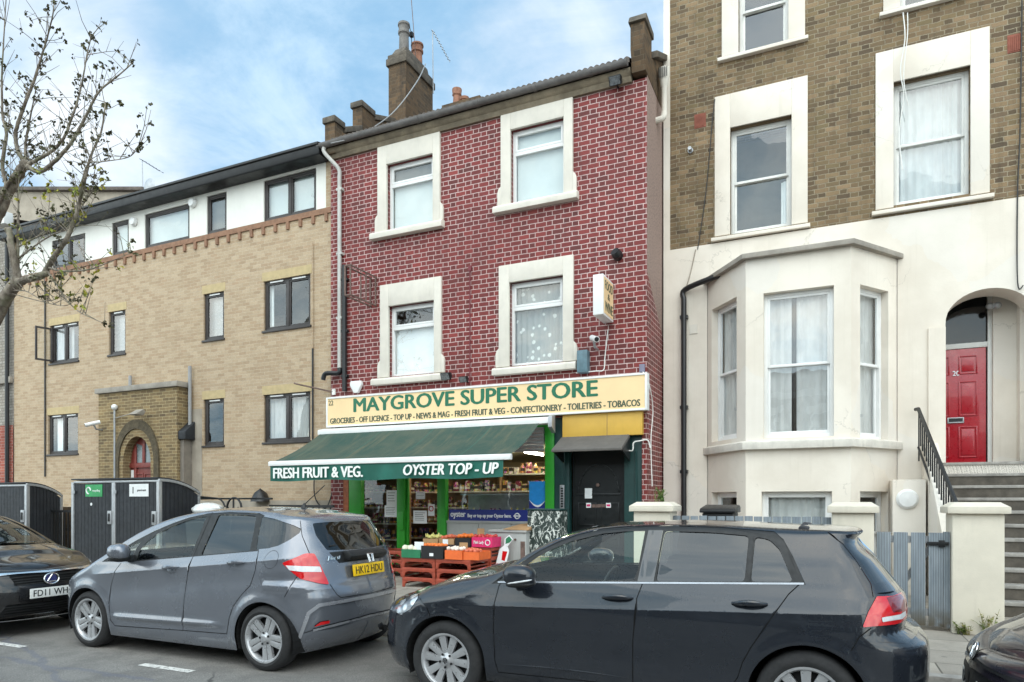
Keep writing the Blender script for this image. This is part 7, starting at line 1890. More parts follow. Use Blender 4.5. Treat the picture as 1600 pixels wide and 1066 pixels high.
# empty rusty sign frame on the left
fb = thing('sign_frame', 'empty rusty steel frame for a hanging sign beside the white downpipe', 'frame', (E(588, 450).x, F, E(588, 450).z))
xr_ = E(588, 0).x; za_, zb2 = E(588, 434).z, E(588, 478).z
mb = MB()
for xx in (xr_ - .13, xr_):
    for zz in (za_, zb2): mb.tube([(xx, F, zz), (xx, F - .85, zz)], .018, 6)
    mb.tube([(xx, F - .85, za_), (xx, F - .85, zb2)], .018, 6); mb.tube([(xx, F - .35, za_), (xx, F - .35, zb2)], .015, 6); mb.tube([(xx, F - .03, za_), (xx, F - .03, zb2)], .018, 6)
for zz in (za_, zb2): mb.tube([(xr_ - .13, F - .85, zz), (xr_, F - .85, zz)], .018, 6)
mb.build('frame_bars', M_rust, fb)
def floodlight(px, py, lab, s=1.0, m=None):
    p = E(px, py); t = thing('floodlight', lab, 'floodlight', tuple(p), None)
    fr = (Vector((p.x, F - .16, p.z)), Vector((1, 0, 0)), Vector((0, 1, .5)).normalized(), Vector((0, -.5, 1)).normalized())
    mb = MB(fr); mb.prismu([(-.07 * s, -.09 * s), (-.07 * s, .09 * s), (.05 * s, .05 * s), (.05 * s, -.05 * s)], -.12 * s, .12 * s); mb.build('lamp_housing', m or M_black, t, bev=.01)
    mb = MB(fr); mb.box(-.10 * s, .10 * s, -.074 * s, -.0705 * s, -.075 * s, .075 * s); mb.build('lamp_glass', M_lampin, t)
    mb = MB(); mb.tube([(p.x, F, p.z - .04), (p.x, F - .16, p.z - .02)], .018, 6); mb.build('lamp_arm', M_black, t)
floodlight(704, 589, 'black floodlight under the right end of the lower left window sill', .85)
floodlight(731, 594, 'small black floodlight above the word SUPER on the tan sign', .7)
floodlight(966, 134, 'black floodlight high up under the right end of the eaves', .9)
p = E(966, 400); t = tag(MB().tube([(p.x, F, p.z), (p.x, F - .12, p.z), (p.x - .02, F - .17, p.z + .03)], [.09, .09, .075], 14).build('wall_cowl', M_black, None, smooth=True), 'round black flue cowl on the red wall above the box sign', 'vent')
p = E(559, 605); mb = MB(frame((p.x, F, p.z), (1, 0, 0), (0, 1, 0))); mb.prism([(-.13, .12), (.13, .12), (.15, .04), (.05, -.13), (-.05, -.13), (-.15, .04)], -.08, -.002)
tag(mb.build('alarm_box', M_white, None, bev=.015), 'white shield shaped alarm box above the left end of the tan sign', 'alarm')
p0, p1 = E(906, 585), E(922, 549); mb = MB(); mb.box(p0.x, p1.x, F - .17, F - .002, p0.z, p1.z); tag(mb.build('junction_box', mat('blue_grey_box', c(92, 118, 128), .5, var=.2, scale=8, dirt=.4), None, bev=.015), 'tall blue grey box on the wall right of the lower right window', 'box')
p0, p1 = E(1000, 584), E(1010, 572); mb = MB(); mb.box(p0.x, p1.x - .02, F - .06, F - .002, p0.z + .02, p1.z + .03); tag(mb.build('junction_box', mat('lilac_grey_box', c(120, 118, 136), .6), None, bev=.006), 'small lilac grey box over the right end of the tan sign', 'box')
def cctv(p, lab, Y, dirx=-.4):
    t = thing('security_camera', lab, 'camera', (p.x, Y, p.z))
    fr = (Vector((p.x, Y - .3, p.z)), Vector((1, dirx * .3, 0)).normalized(), Vector((0, 1, 0)), Vector((0, 0, 1)))
    u = Vector((dirx, -.8, -.3)).normalized()
    mb = MB(); q = Vector((p.x, Y - .22, p.z)); mb.tube([tuple(q - u * .14), tuple(q + u * .16)], .05, 12, local=True); mb.tube([tuple(q + u * .161), tuple(q + u * .20)], .052, 12); mb.build('camera_body', M_white, t, smooth=True)
    mb = MB(); mb.tube([tuple(q + u * .2005), tuple(q + u * .206)], .04, 12); mb.build('camera_lens', M_black, t)
    mb = MB(); mb.tube([(q.x, q.y, q.z - .05), (q.x, q.y + .05, q.z - .14), (q.x, Y, q.z - .15)], .022, 8); mb.build('camera_bracket', M_galv, t, smooth=True)
cctv(E(934, 533), 'white security camera under the FOOD & WINE box sign', F, .5)
cctv(at(160, 663, YP), 'grey security camera at the left corner of the arched porch', YP, -.5)
# pole with lamps on the porch
p = at(176, 745, YP - .1); t = thing('porch_lamp', 'thin grey pole with a swan neck lamp over the arched porch door', 'lamp', (p.x, YP - .08, .12))
zt2 = at(176, 640, YP - .08).z; mb = MB(); mb.tube([(p.x, YP - .05, .5), (p.x, YP - .05, zt2)], .022, 8); mb.build('lamp_pole', M_galv, t)
q = at(212, 645, YP - .3); mb = MB(); mb.tube([(p.x, YP - .05, zt2 - .22), (q.x - .1, YP - .28, q.z)], .014, 6); mb.prismu([(YP - .42, q.z - .05), (YP - .2, q.z + .09), (YP - .14, q.z + .03), (YP - .2, q.z - .06)], q.x - .12, q.x + .14); mb.build('lamp_head', M_leadgrey, t, bev=.01)
mb = MB(); mb.sphere(p.x, YP - .05, zt2 + .06, .075); mb.build('sensor_dome', M_white, t, smooth=True)
# iron bracket lamp at the corner
t = thing('wall_bracket', 'rusty iron arm reaching left from the corner below the black drain bend', 'bracket', tuple(E(520, 612)))
a_, b_ = E(522, 613), at(463, 600, F - .25); mb = MB(); mb.tube([(a_.x, F - .02, a_.z), (b_.x, F - .25, b_.z), (b_.x - .06, F - .25, b_.z + .02)], .018, 6); mb.build('bracket_arm', M_rust, t)
mb = MB(); mb.box(a_.x - .03, a_.x + .05, F - .04, F - .002, a_.z - .06, a_.z + .06); mb.build('bracket_plate', M_whitepaint, t)
# loose cables
def cable(name, pts, r, m, lab, n=6):
    mb = MB(); mb.tube(curve_pts(pts, n), r, 6); return tag(mb.build(name, m, None, smooth=True), lab, 'cable')
cable('cable', [E(950, 515, .02), E(945, 560, .02), E(943, 578, .03), E(930, 580, .08), E(900, 583, .1)], .009, M_whitepaint, 'white cable hanging below the FOOD & WINE box sign')
cable('cable', [E(1003, 578, .05), at(1014, 600, F - .03), at(1020, 640, F - .0 + .2), at(1017, 690, F + .1), at(1019, 760, F + .1)], .009, M_whitepaint, 'white cable running down the right corner of the red shop')
cable('cable', [at(976, 703, F - .1), at(988, 704, F - .12), at(990, 692, F - .1), at(1000, 689, F - .08), at(1012, 688, F - .03), at(1016, 700, F - .02)], .012, M_whitepaint, 'looped white cable beside the grey door canopy')
cable('cable', [(atx(665, 100, -9.1)), at(650, 130, 13.4), at(612, 178, 12.5), at(560, 212, 11.6), at(517, 224, 11.4)], .012, M_grey, 'pale cable sagging from the chimney to the gutter')
cable('cable', [at(1087, 390, WY - .03), at(1078, 430, WY - .03), at(1070, 455, WY - .05)], .010, M_cement, 'thin cable on the stucco left of the bay')
cable('cable', [at(1117, 155, WY - .04), at(1113, 190, WY - .03), at(1103, 300, WY - .03), at(1090, 390, WY - .03)], .008, M_black, 'dark cable down the brick left of the middle window')
cable('cable', [at(1411, 20, WY - .1), at(1414, 60, WY - .12), at(1407, 110, WY - .12), at(1412, 150, WY - .1), at(1405, 210, WY - .05), at(1410, 265, WY - .05)], .009, M_whitepaint, 'white cables dangling in front of the right sash window')
cable('cable', [at(1418, 20, WY - .1), at(1418, 55, WY - .14), at(1412, 120, WY - .14), at(1419, 165, WY - .1)], .007, M_whitepaint, 'shorter white cable dangling at the right sash window')
cable('cable', [at(1597, 0, WY - .03), at(1594, 200, WY - .03), at(1590, 300, WY - .03), at(1590, 440, WY - .05), at(1599, 446, WY - .05)], .010, M_black, 'black cable down the right edge of the brick wall')
cable('cable', [at(491, 745, FL - .06), at(491, 770, FL - .08), at(497, 787, FL - .1), at(510, 793, FL - .1), at(519, 770, FL - .05)], .014, M_black, 'black hose looping at the foot of the tan wall')
# rainwater hopper beside the white house
hp = thing('rainwater_hopper', 'cream rainwater hopper and pipe in the gap beside the stucco house', 'hopper', (XR + .15, F + .9, 6))
p = at(1038, 0, F + .75); z0, z1 = at(1038, 188, F + .75).z, at(1038, 108, F + .75).z
mb = MB(); mb.lathe([(.05, z0 + .12), (.05, z1 - .35), (.07, z1 - .3), (.10, z1 - .1), (.10, z1)], p.x, F + .75, 0, 14); mb.build('hopper_pipe', M_stone, hp, smooth=True)
mb = MB(); mb.tube(curve_pts([(p.x, F + .75, z0 + .14), (p.x - .02, F + .72, z0 + .03), (p.x - .15, F + .7, z0)], 5), .055, 10); mb.build('drain_shoe', M_stone, hp, smooth=True)
mb = MB(); 
for k in range(5): mb.box(p.x - .08 + k * .035, p.x - .065 + k * .035, F + .64, F + .648, z1 - .2, z1 - .02)
mb.build('hopper_grate', M_black, hp)
p = at(1079, 236, WY); mb = MB(); mb.tube([(p.x, WY, p.z), (p.x, WY - .1, p.z + .01)], .035, 10); mb.lathe([(.05, 0), (.05, .02)], p.x, WY - .02, p.z, 12, 'd'); tag(mb.build('flue', M_galv, None), 'small round steel flue on the sooty brick left of the middle window', 'flue')
# television aerials
def aerial(lab, base, top, tilt, n, ln, drop):
    t = thing('tv_aerial', lab, 'aerial', tuple(base)); mb = MB(); mb.tube([base, top], .014, 6); mb.build('mast', M_galv, t)
    mb = MB(); e = Vector(top) + Vector(tilt) * ln; mb.tube([tuple(Vector(top) - Vector(tilt) * .05), tuple(e)], .009, 6); mb.build('boom', M_galv, t)
    mb = MB(); u = Vector((0, 0, 1)).cross(Vector(tilt)).normalized()
    for k in range(n):
        q = Vector(top) + Vector(tilt) * ln * (k + .3) / n; mb.tube([tuple(q - u * drop), tuple(q + u * drop)], .008, 5)
    mb.build('elements', M_trim, t)
yc = 14.9; a_ = at(677, 146, yc); b_ = at(676, 48, yc); tl = (at(703, 97, yc - .2) - Vector((b_.x, b_.y, b_.z))); ln = tl.length
aerial('tall television aerial with a downward boom behind the brick chimney', tuple(a_), tuple(b_), tuple(tl.normalized()), 10, ln, .05)
a_ = at(223, 292, 14); b_ = at(222, 250, 14); tl = (at(254, 270, 14) - b_)
aerial('small television aerial on the roof ridge of the flats', tuple(a_), tuple(b_), tuple(tl.normalized()), 6, tl.length, .12)
p = at(232, 291, 13.6); mb = MB(); mb.lathe([(.0, -.03), (.12, -.02), (.24, .03), (.23, .035), (0, -.015)], p.x, 13.6, p.z, 18, 'd'); tag(mb.build('satellite_dish', M_galv, None, smooth=True), 'small pale satellite dish on the roof of the flats', 'dish')
t = thing('tv_aerial', 'thin whip aerial mast standing behind the chimney pots', 'aerial', tuple(at(648, 70, 14.6))); mb = MB(); mb.tube([tuple(at(652, 120, 14.6)), tuple(at(642, -10, 14.6))], .010, 6); mb.build('mast', M_rust, t)
mb = MB(); mb.tube([tuple(at(643, 76, 14.4)), tuple(at(643, 54, 14.4)), tuple(at(639, 38, 14.4))], .010, 6); mb.box(at(643, 0, 14.4).x - .04, at(643, 0, 14.4).x + .04, 14.36, 14.44, at(643, 58, 14.4).z, at(643, 51, 14.4).z); mb.build('dipole', M_trim, t)
# chimney pots peeping over the roof ridge
Yp = 19.0
rc = thing('rear_chimney', 'pair of terracotta chimney pots showing over the shop roof', 'chimney', tuple(at(716, 190, Yp)))
p = at(717, 165, Yp); mb = MB(); mb.box(p.x - .45, p.x + .9, Yp - .3, Yp + .4, 8, p.z - .05); mb.build('stack', M_chim, rc)
for px, py, r in ((714, 142, .14), (726, 155, .13)):
    q = at(px, py, Yp); h = q.z - p.z + .1; mb = MB(); mb.lathe([(r, 0), (r * .85, h * .6), (r * 1.1, h * .68), (r, h * .74), (r * 1.12, h * .92), (r * 1.1, h), (r * .7, h)], q.x, Yp, p.z - .06, 16); mb.build('chimney_pot', M_terra, rc, smooth=True)

# ================================================================ bin stores
def boards(mb, u0, u1, z0, z1, d, n, top=None):
    w = (u1 - u0) / n
    for i in range(n):
        a, b = u0 + w * i + .004, u0 + w * (i + 1) - .004
        za = top((a - u0) / (u1 - u0)) if top else z1; zb = top((b - u0) / (u1 - u0)) if top else z1
        mb.prism([(a, z0), (b, z0), (b, zb), (a, za)], d, d + .022)
def binstore(lab, x0, x1, Y, depth, zt, doors, signs):
    t = thing('bin_store', lab, 'bin store', ((x0 + x1) / 2, Y, .12)); fr = frame((0, Y, 0), (1, 0, 0), (0, 1, 0)); z0 = .16
    mb = MB(fr)
    mb.box(x0, x0 + .07, -.01, .06, .12, zt - .02); mb.box(x1 - .07, x1, -.01, .06, .12, zt - .001)
    for i in range(1, doors):
        xm = x0 + (x1 - x0) * i / doors; mb.box(xm - .05, xm + .05, -.01, .06, .12, zt - .04)
    mb.box(x0 + .07, x1 - .07, -.005, .055, zt - .04, zt - .002)
    n = 12; arcp = [(depth * i / n, zt + .02 - .24 * (i / n) ** 2.2) for i in range(n + 1)]
    for i in range(n):
        a, b = arcp[i], arcp[i + 1]; mb.prismu([(a[0] + .0, a[1]), (b[0], b[1]), (b[0], b[1] - .05), (a[0], a[1] - .05)], x1 - .035, x1 + .012)
    mb.box(x1 - .035, x1 + .010, depth - .05, depth, .12, arcp[-1][1] - .05)
    mb.build('store_frame', M_galv, t, bev=.003)
    for i in range(doors):
        a = x0 + (x1 - x0) * i / doors + (.05 if i else .075); b = x0 + (x1 - x0) * (i + 1) / doors - (.05 if i < doors - 1 else .075)
        mb = MB(fr); boards(mb, a, b, z0, zt - .045, .012, 11); mb.box(a, b, .03, .05, z0 + .01, zt - .05); d = mb.build('store_door', M_blackwood, t)
        mb = MB(fr); mb.box(b - .1, b + .01, -.03, .011, 1.12, 1.38); hb_ = mb.build('door_latch', M_galv, d, bev=.004)
        mb = MB(fr); mb.box(b - .065, b - .025, -.05, -.0302, 1.17, 1.33); mb.build('latch_handle', M_black, d, bev=.008)
        for zz in (.45, 1.75):
            mb = MB(fr); mb.box(a - .03, a + .05, -.025, -.0105, zz - .03, zz + .03); mb.build('hinge', M_galv, d)
        if i < len(signs):
            nm, m, w0, w1, zz0, zz1, tx = signs[i]
            mb = MB(fr); mb.box(a + (b - a) * w0, a + (b - a) * w1, .004, .0115, zz0, zz1); s_ = mb.build('sign_plate', m, t)
            hgt = zz1 - zz0; ua, ub = a + (b - a) * w0, a + (b - a) * w1
            text(tx, M_paper if nm == 'g' else M_ink, fr, ua + (ub - ua) * .42, ub - (ub - ua) * .12, zz0 + hgt * .36, zz0 + hgt * .6, .003, s_, .01, 'plate_lettering', .002)
            mb = MB(fr); cx_ = ua + (ub - ua) * .2; cz_ = (zz0 + zz1) / 2; r_ = hgt * .26
            if nm == 'g': mb.tube([(cx_ + r_ * math.cos(k * .45), .002, cz_ + r_ * math.sin(k * .45)) for k in range(12)], .014, 6)
            else: mb.box(cx_ - .012, cx_ + .012, .002, .0038, cz_ - r_, cz_ + r_)
            mb.build('plate_symbol', M_paper if nm == 'g' else M_ink, s_)
    mb = MB((Vector((x1 - .03, Y + .06, 0)), Vector((0, 1, 0)), Vector((-1, 0, 0)), Vector((0, 0, 1)))); boards(mb, 0, depth - .11, z0, 0, -.018, 9, lambda s_: zt - .035 - .24 * s_ ** 2.2); mb.build('side_boarding', M_blackwood, t)
    mb = MB(fr); mb.prismu([(a, b + .002) for a, b in arcp] + [(a, b + .03) for a, b in arcp[::-1]], x0 - .02, x1 - .0365); mb.build('store_roof', M_blackwood, t)
    mb = MB(fr); mb.box(x0 + .02, x1 - .08, depth - .04, depth - .01, .13, zt - .3); mb.build('back_board', M_blackwood, t)
YBn = 8.9
b0_, b1_ = at(112, 0, YBn).x, at(249, 0, YBn).x; ztb = at(180, 751, YBn).z
M_signg = mat('green_recycling_plate', c(40, 150, 84), .4)
binstore('black boarded bin store with green recycling plate and white plate on its doors', b0_, b1_, YBn, .92, ztb, 2, [('g', M_signg, .30, .74, 1.66, 1.90, 'recycling'), ('w', M_paper, .34, .80, 1.66, 1.90, 'general waste')])
binstore('black boarded bin store cut off by the left edge of the photo', at(42, 0, YBn).x - 2.6, at(42, 0, YBn).x, YBn, .75, at(35, 757, YBn).z, 2, [])
# white tag on the green-plate door, railings and clutter behind the grey car
mb = MB(); p = at(142, 788, YBn); mb.lathe([(0, -.006), (.03, -.006), (.03, 0)], p.x, YBn + .01, p.z, 14, 'd'); tag(mb.build('sticker', M_paper, None), 'small white round sticker under the green recycling plate', 'sticker')
YR = 9.4
rl = thing('railing', 'low black rail between the two black bin stores', 'railing', (at(85, 0, YR).x, YR, .12))
ra, rb = at(58, 0, YR).x, at(114, 0, YR).x; zr_ = at(85, 797, YR).z
mb = MB(); mb.box(ra, rb, YR, YR + .04, zr_ - .05, zr_); mb.box(ra, rb, YR, YR + .04, .3, .34); mb.build('top_rail', M_black, rl)
for k in range(10):
    xx = ra + (rb - ra) * (k + .5) / 10; mb = MB(); mb.box(xx - .012, xx + .012, YR + .008, YR + .032, .122, zr_ - .05); mb.build('baluster', M_black, rl)
lw_ = thing('low_wall', 'low sooty brick wall behind the gap between the bin stores', 'wall', (at(90, 0, 10).x, 10, .12))
mb = MB(); mb.box(at(60, 0, 10).x, at(112, 0, 10).x, 10, 10.22, .121, at(90, 792, 10).z); mb.build('wall_face', M_chim, lw_)
YW = 10.2
rl = thing('railing', 'black basement rail behind the grey car at the foot of the tan wall', 'railing', (at(400, 0, YW).x, YW, .12))
ra, rb = at(306, 0, YW).x, at(520, 0, YW).x
zr_ = at(420, 789, YW).z
mb = MB(); mb.box(at(420, 0, YW).x, rb, YW, YW + .05, zr_ - .05, zr_); mb.box(ra, at(424, 0, YW).x, YW, YW + .04, at(360, 778, YW).z - .035, at(360, 778, YW).z); mb.box(ra, rb, YW, YW + .05, .3, .34); mb.build('top_rail', M_black, rl)
for k in range(26):
    xx = ra + (rb - ra) * (k + .5) / 26; mb = MB(); mb.box(xx - .011, xx + .011, YW + .01, YW + .03, .122, zr_ - .05); mb.build('baluster', M_black, rl)
p = at(413, 777, FL); t = thing('dome_lamp', 'black half dome lamp low on the tan wall behind the grey car', 'lamp', tuple(p)); mb = MB(); mb.lathe([(.22, -.1), (.2, -.04), (.13, .1), (.0, .2)], p.x, FL - .12, p.z, 18); mb.build('lamp_shade', M_black, t, smooth=True); mb = MB(); mb.box(p.x - .05, p.x + .05, FL - .1, FL - .001, p.z - .05, p.z + .08); mb.build('lamp_mount', M_black, t)
hx_ = at(366, 0, YW - .3).x; zh_ = at(366, 778, YW - .3).z; t = thing('hoop_railing', 'black iron hoop with an upright bar standing behind the roof of the grey car', 'railing', (hx_, YW - .3, .12))
mb = MB(); mb.tube([(hx_ - .19, YW - .3, .122)] + [(hx_ - .19 * math.cos(math.pi * k / 14), YW - .3, zh_ - .2 + .2 * math.sin(math.pi * k / 14)) for k in range(15)] + [(hx_ + .19, YW - .3, .122)], .02, 8); mb.build('hoop', M_black, t, smooth=True)
mb = MB(); mb.tube([(hx_ - .02, YW - .3, .122), (hx_ - .02, YW - .3, zh_)], .018, 6); mb.build('upright_bar', M_black, t)
mb = MB(); mb.tube(curve_pts([at(306, 776, YW - .3), at(330, 778, YW - .3), at(345, 781, YW - .3), at(352, 792, YW - .3)], 5), .018, 6); mb.build('slanting_rail', M_black, t)
p = at(325, 792, YW - .9); db = thing('wheelie_bin', 'dark bin carrying a white sack behind the grey car bonnet', 'bin', (p.x, YW - .9, .12))
mb = MB(); mb.add([(p.x - .24, YW - 1.12, .13), (p.x + .24, YW - 1.12, .13), (p.x + .24, YW - .68, .13), (p.x - .24, YW - .68, .13), (p.x - .29, YW - 1.17, 1.22), (p.x + .29, YW - 1.17, 1.22), (p.x + .29, YW - .63, 1.22), (p.x - .29, YW - .63, 1.22)], [(0, 1, 5, 4), (1, 2, 6, 5), (2, 3, 7, 6), (3, 0, 4, 7), (3, 2, 1, 0), (4, 5, 6, 7)]); mb.build('bin_body', M_trim, db, bev=.02)
mb = MB(); mb.box(p.x - .31, p.x + .31, YW - 1.19, YW - .61, 1.222, 1.26); mb.build('bin_lid', M_black, db, bev=.01)
mb = MB(); mb.sphere(p.x, YW - .9, 1.40, .30, .25, .145, 18, 12, .12)
tag(mb.build('rubbish_bag', mat('white_polythene', c(214, 214, 212), .3, var=.12, scale=14, bump=.6, bscale=18), None, smooth=True), 'crumpled white plastic sack lying on a dark bin beside the black bin store', 'bag')

# ================================================================ front garden of the white house
YG_ = 8.85
def pier(px0, px1, lab):
    x0, x1 = at(px0, 0, YG_).x, at(px1, 0, YG_).x; w = x1 - x0; zt = 1.44
    t = thing('gate_pier', lab, 'gate pier', ((x0 + x1) / 2, YG_, .12), 'rendered gate piers')
    mb = MB(); mb.box(x0, x1, YG_, YG_ + .46, .121, zt); mb.build('pier_shaft', M_pier, t, bev=.012)
    mb = MB(); o = .05; mb.box(x0 - o, x1 + o, YG_ - o, YG_ + .46 + o, zt + .001, zt + .07)
    cxm, cym = (x0 + x1) / 2, YG_ + .23
    a = [(x0 - o, YG_ - o), (x1 + o, YG_ - o), (x1 + o, YG_ + .46 + o), (x0 - o, YG_ + .46 + o)]; b = [(cxm + (p[0] - cxm) * .72, cym + (p[1] - cym) * .72) for p in a]
    mb.add([(p[0], p[1], zt + .071) for p in a] + [(p[0], p[1], zt + .125) for p in b], [(0, 1, 5, 4), (1, 2, 6, 5), (2, 3, 7, 6), (3, 0, 4, 7), (4, 5, 6, 7), (3, 2, 1, 0)])
    mb.build('pier_cap', M_pier, t, bev=.006); return x0, x1
M_pier = mat('rendered_pier', c(206, 198, 182), .8, var=.07, scale=3, bump=.2, bscale=60, dirt=.35)
pa = pier(990, 1047, 'cream gate pier with weeds behind it beside the dark green shop door')
pb = pier(1300, 1366, 'cream gate pier between the grey fence and the grey gate')
pc = pier(1488, 1570, 'cream gate pier at the foot of the stone stair with weeds at its base')
M_deck = None
def deck_mat():
    m, g, b, o = newmat('grooved_grey_decking'); pos = g.new('ShaderNodeTexCoord').outputs['Object']; x, y, z = g.sep(pos)
    gr = g.m('ABSOLUTE', g.m('SUBTRACT', g.m('FRACT', g.m('MULTIPLY', x, 62)), .5))
    n = g.noise(g.scale(pos, (1, 1, .2)), 9, 5, .6)
    cc = g.mix(g.ramp(n, .3, .7), c(116, 126, 134), c(142, 150, 156)); cc = g.mix(g.ramp(gr, .22, .1), cc, c(70, 76, 82))
    cc = g.mix(g.m('MULTIPLY', g.ramp(z, .5, .12), g.ramp(g.noise(pos, 6, 4), .35, .6)), cc, c(82, 74, 58))
    g.put(b.inputs['Base Color'], cc); b.inputs['Roughness'].default_value = .65; g.put(b.inputs['Normal'], g.bump(gr, .5, .004)); return m
M_deck = deck_mat()
fe = thing('fence', 'grey grooved board fence between two cream piers', 'fence', ((pa[1] + pb[0]) / 2, YG_, .12))
nb = 17; fw_ = (pb[0] - pa[1]) / nb; zf = 1.385
for k in range(nb):
    mb = MB(); a = pa[1] + fw_ * k + .006; mb.box(a, a + fw_ - .014, YG_ + .16, YG_ + .185, .2, zf + random.uniform(-.004, .004)); mb.build('fence_board', M_deck, fe, bev=.004)
mb = MB()
for zz in (.4, 1.15): mb.box(pa[1], pb[0], YG_ + .186, YG_ + .225, zz, zz + .07)
mb.build('fence_rail', M_galv, fe)
gt = thing('gate', 'grey grooved board gate with gaps beside the cream pier by the stair', 'gate', ((pb[1] + pc[0]) / 2, YG_, .12))
g0_, g1_ = pb[1] + .03, pc[0] - .07; zg = at(1420, 832, YG_ + .1).z
gw = (g1_ - g0_)
for k in range(4):
    mb = MB(); a = g0_ + gw * (k * .262); mb.box(a, a + gw * .216, YG_ + .10, YG_ + .125, .17, zg); mb.build('gate_board', M_deck, gt, bev=.004)
mb = MB()
for zz in (.28, zg - .12): mb.box(g0_, g1_, YG_ + .126, YG_ + .16, zz, zz + .08)
mb.prism([(g0_ + .05, .37), (g0_ + .13, .37), (g1_ - .05, zg - .13), (g1_ - .13, zg - .13)], YG_ + .161, YG_ + .185)
mb.build('gate_brace', M_galv, gt)
mb = MB(); mb.box(g1_ + .004, g1_ + .062, YG_ + .10, YG_ + .18, .16, zg + .01); mb.build('gate_post', M_deck, gt)
mb = MB(); mb.box(g1_ - .16, g1_ + .05, YG_ + .078, YG_ + .0995, zg - .14, zg - .10); mb.box(g1_ - .05, g1_ + .01, YG_ + .07, YG_ + .0775, zg - .16, zg - .08); mb.build('gate_latch', M_black, gt, bev=.004)
mb = MB(); mb.lathe([(.018, -.03), (.022, 0)], g0_ + .1, YG_ + .1, .72, 10, 'd'); mb.build('gate_knob', M_black, gt)
# dustbin behind the fence
wb = thing('wheelie_bin', 'black wheelie bin with a sloping lid peeping over the grey fence', 'bin', (at(1125, 0, 9.9).x, 9.9, .12))
a, b = at(1100, 0, 9.9).x, at(1152, 0, 9.9).x; zl = at(1125, 790, 9.9).z
mb = MB(); mb.add([(a + .06, 9.66, .13), (b - .06, 9.66, .13), (b - .06, 10.14, .13), (a + .06, 10.14, .13), (a + .02, 9.6, zl - .1), (b - .02, 9.6, zl - .1), (b - .02, 10.2, zl - .1), (a + .02, 10.2, zl - .1)], [(0, 1, 5, 4), (1, 2, 6, 5), (2, 3, 7, 6), (3, 0, 4, 7), (3, 2, 1, 0), (4, 5, 6, 7)]); mb.build('bin_body', M_trim, wb, bev=.02)
mb = MB(); mb.prismu([(9.56, zl - .098), (10.24, zl - .098), (10.24, zl - .02), (10.1, zl + .01), (9.62, zl - .035), (9.56, zl - .06)], a - .01, b + .01); mb.build('bin_lid', M_black, wb, bev=.015)
# handrail
hr = thing('handrail', 'black iron handrail running down beside the stone stair to the red door', 'handrail', (SX0 - .1, 11.5, 1.5))
r0_, r1_ = Vector((1.36, 12.72, 3.06)), Vector((1.60, 10.5, 1.40))
mb = MB(); mb.tube([tuple(r0_ + Vector((-.03, .08, .0))), tuple(r0_), tuple(r1_), tuple(r1_ + Vector((0, -.1, -.12)))], .03, 8); mb.build('top_rail', M_black, hr, smooth=True)
dn = Vector((0, 0, -.62)); mb = MB(); mb.tube([tuple(r0_ + dn), tuple(r1_ + dn)], .018, 6); mb.build('bottom_rail', M_black, hr)
for k in range(19):
    q = r0_ + (r1_ - r0_) * (k + .3) / 19; mb = MB(); mb.box(q.x - .01, q.x + .01, q.y - .01, q.y + .01, q.z - (.82 if k in (0, 6, 12, 18) else .5), q.z); mb.build('baluster', M_black, hr)

# ================================================================ plants
def leafmat(name, a, b_):
    m, g, b, o = newmat(name); pos = g.new('ShaderNodeNewGeometry').outputs['Position']
    n = g.noise(pos, 9, 3, .6); g.put(b.inputs['Base Color'], g.mix(g.ramp(n, .35, .65), a, b_)); b.inputs['Roughness'].default_value = .6
    b.inputs['Transmission Weight'].default_value = 0; return m
M_leafg = leafmat('weed_leaf', c(74, 104, 44), c(124, 140, 70)); M_dry = leafmat('dry_weed', c(136, 126, 70), c(92, 108, 52))
def weed(x, y, z, h, n, lab, m, spread=.12):
    t = thing('weed', lab, 'weed', (x, y, z), 'weeds by the gate piers')
    mb = MB(); lf = MB()
    for i in range(n):
        a = random.uniform(0, 6.28); r = random.uniform(.2, 1) * spread; hh = h * random.uniform(.45, 1)
        p = [(x + random.uniform(-.05, .05) * spread * 8, y + random.uniform(-.02, .02), z)]; p += [(p[0][0] + r * .4 * math.cos(a), p[0][1] + r * .4 * math.sin(a), z + hh * .55), (p[0][0] + r * math.cos(a), p[0][1] + r * math.sin(a), z + hh)]
        mb.tube(p, [.004, .003, .0015], 4)
        for k in range(7):
            q = Vector(p[0]).lerp(Vector(p[2]), random.uniform(.2, 1)); d = Vector((random.uniform(-1, 1), random.uniform(-1, 1), random.uniform(-.2, .8))).normalized() * random.uniform(.03, .06); sd = d.cross(Vector((0, 0, 1))).normalized() * .012
            lf.add([tuple(q), tuple(q + d * .5 + sd), tuple(q + d), tuple(q + d * .5 - sd)], [(0, 1, 2, 3)])
    mb.build('stem', m, t); lf.build('leaf', m, t, recalc=False).__setitem__('kind', 'stuff')
weed(pc[0] + .1, YG_ - .03, .122, .16, 14, 'dry green weeds at the foot of the pier by the stone stair', M_dry, .14)
weed(pc[0] + .33, YG_ - .04, .122, .34, 10, 'taller straggly weed at the right foot of the pier by the stair', M_dry, .16)
weed(pa[0] + .28, YG_ + .30, 1.57, .20, 16, 'bright green weed growing behind the top of the left gate pier', M_leafg, .16)

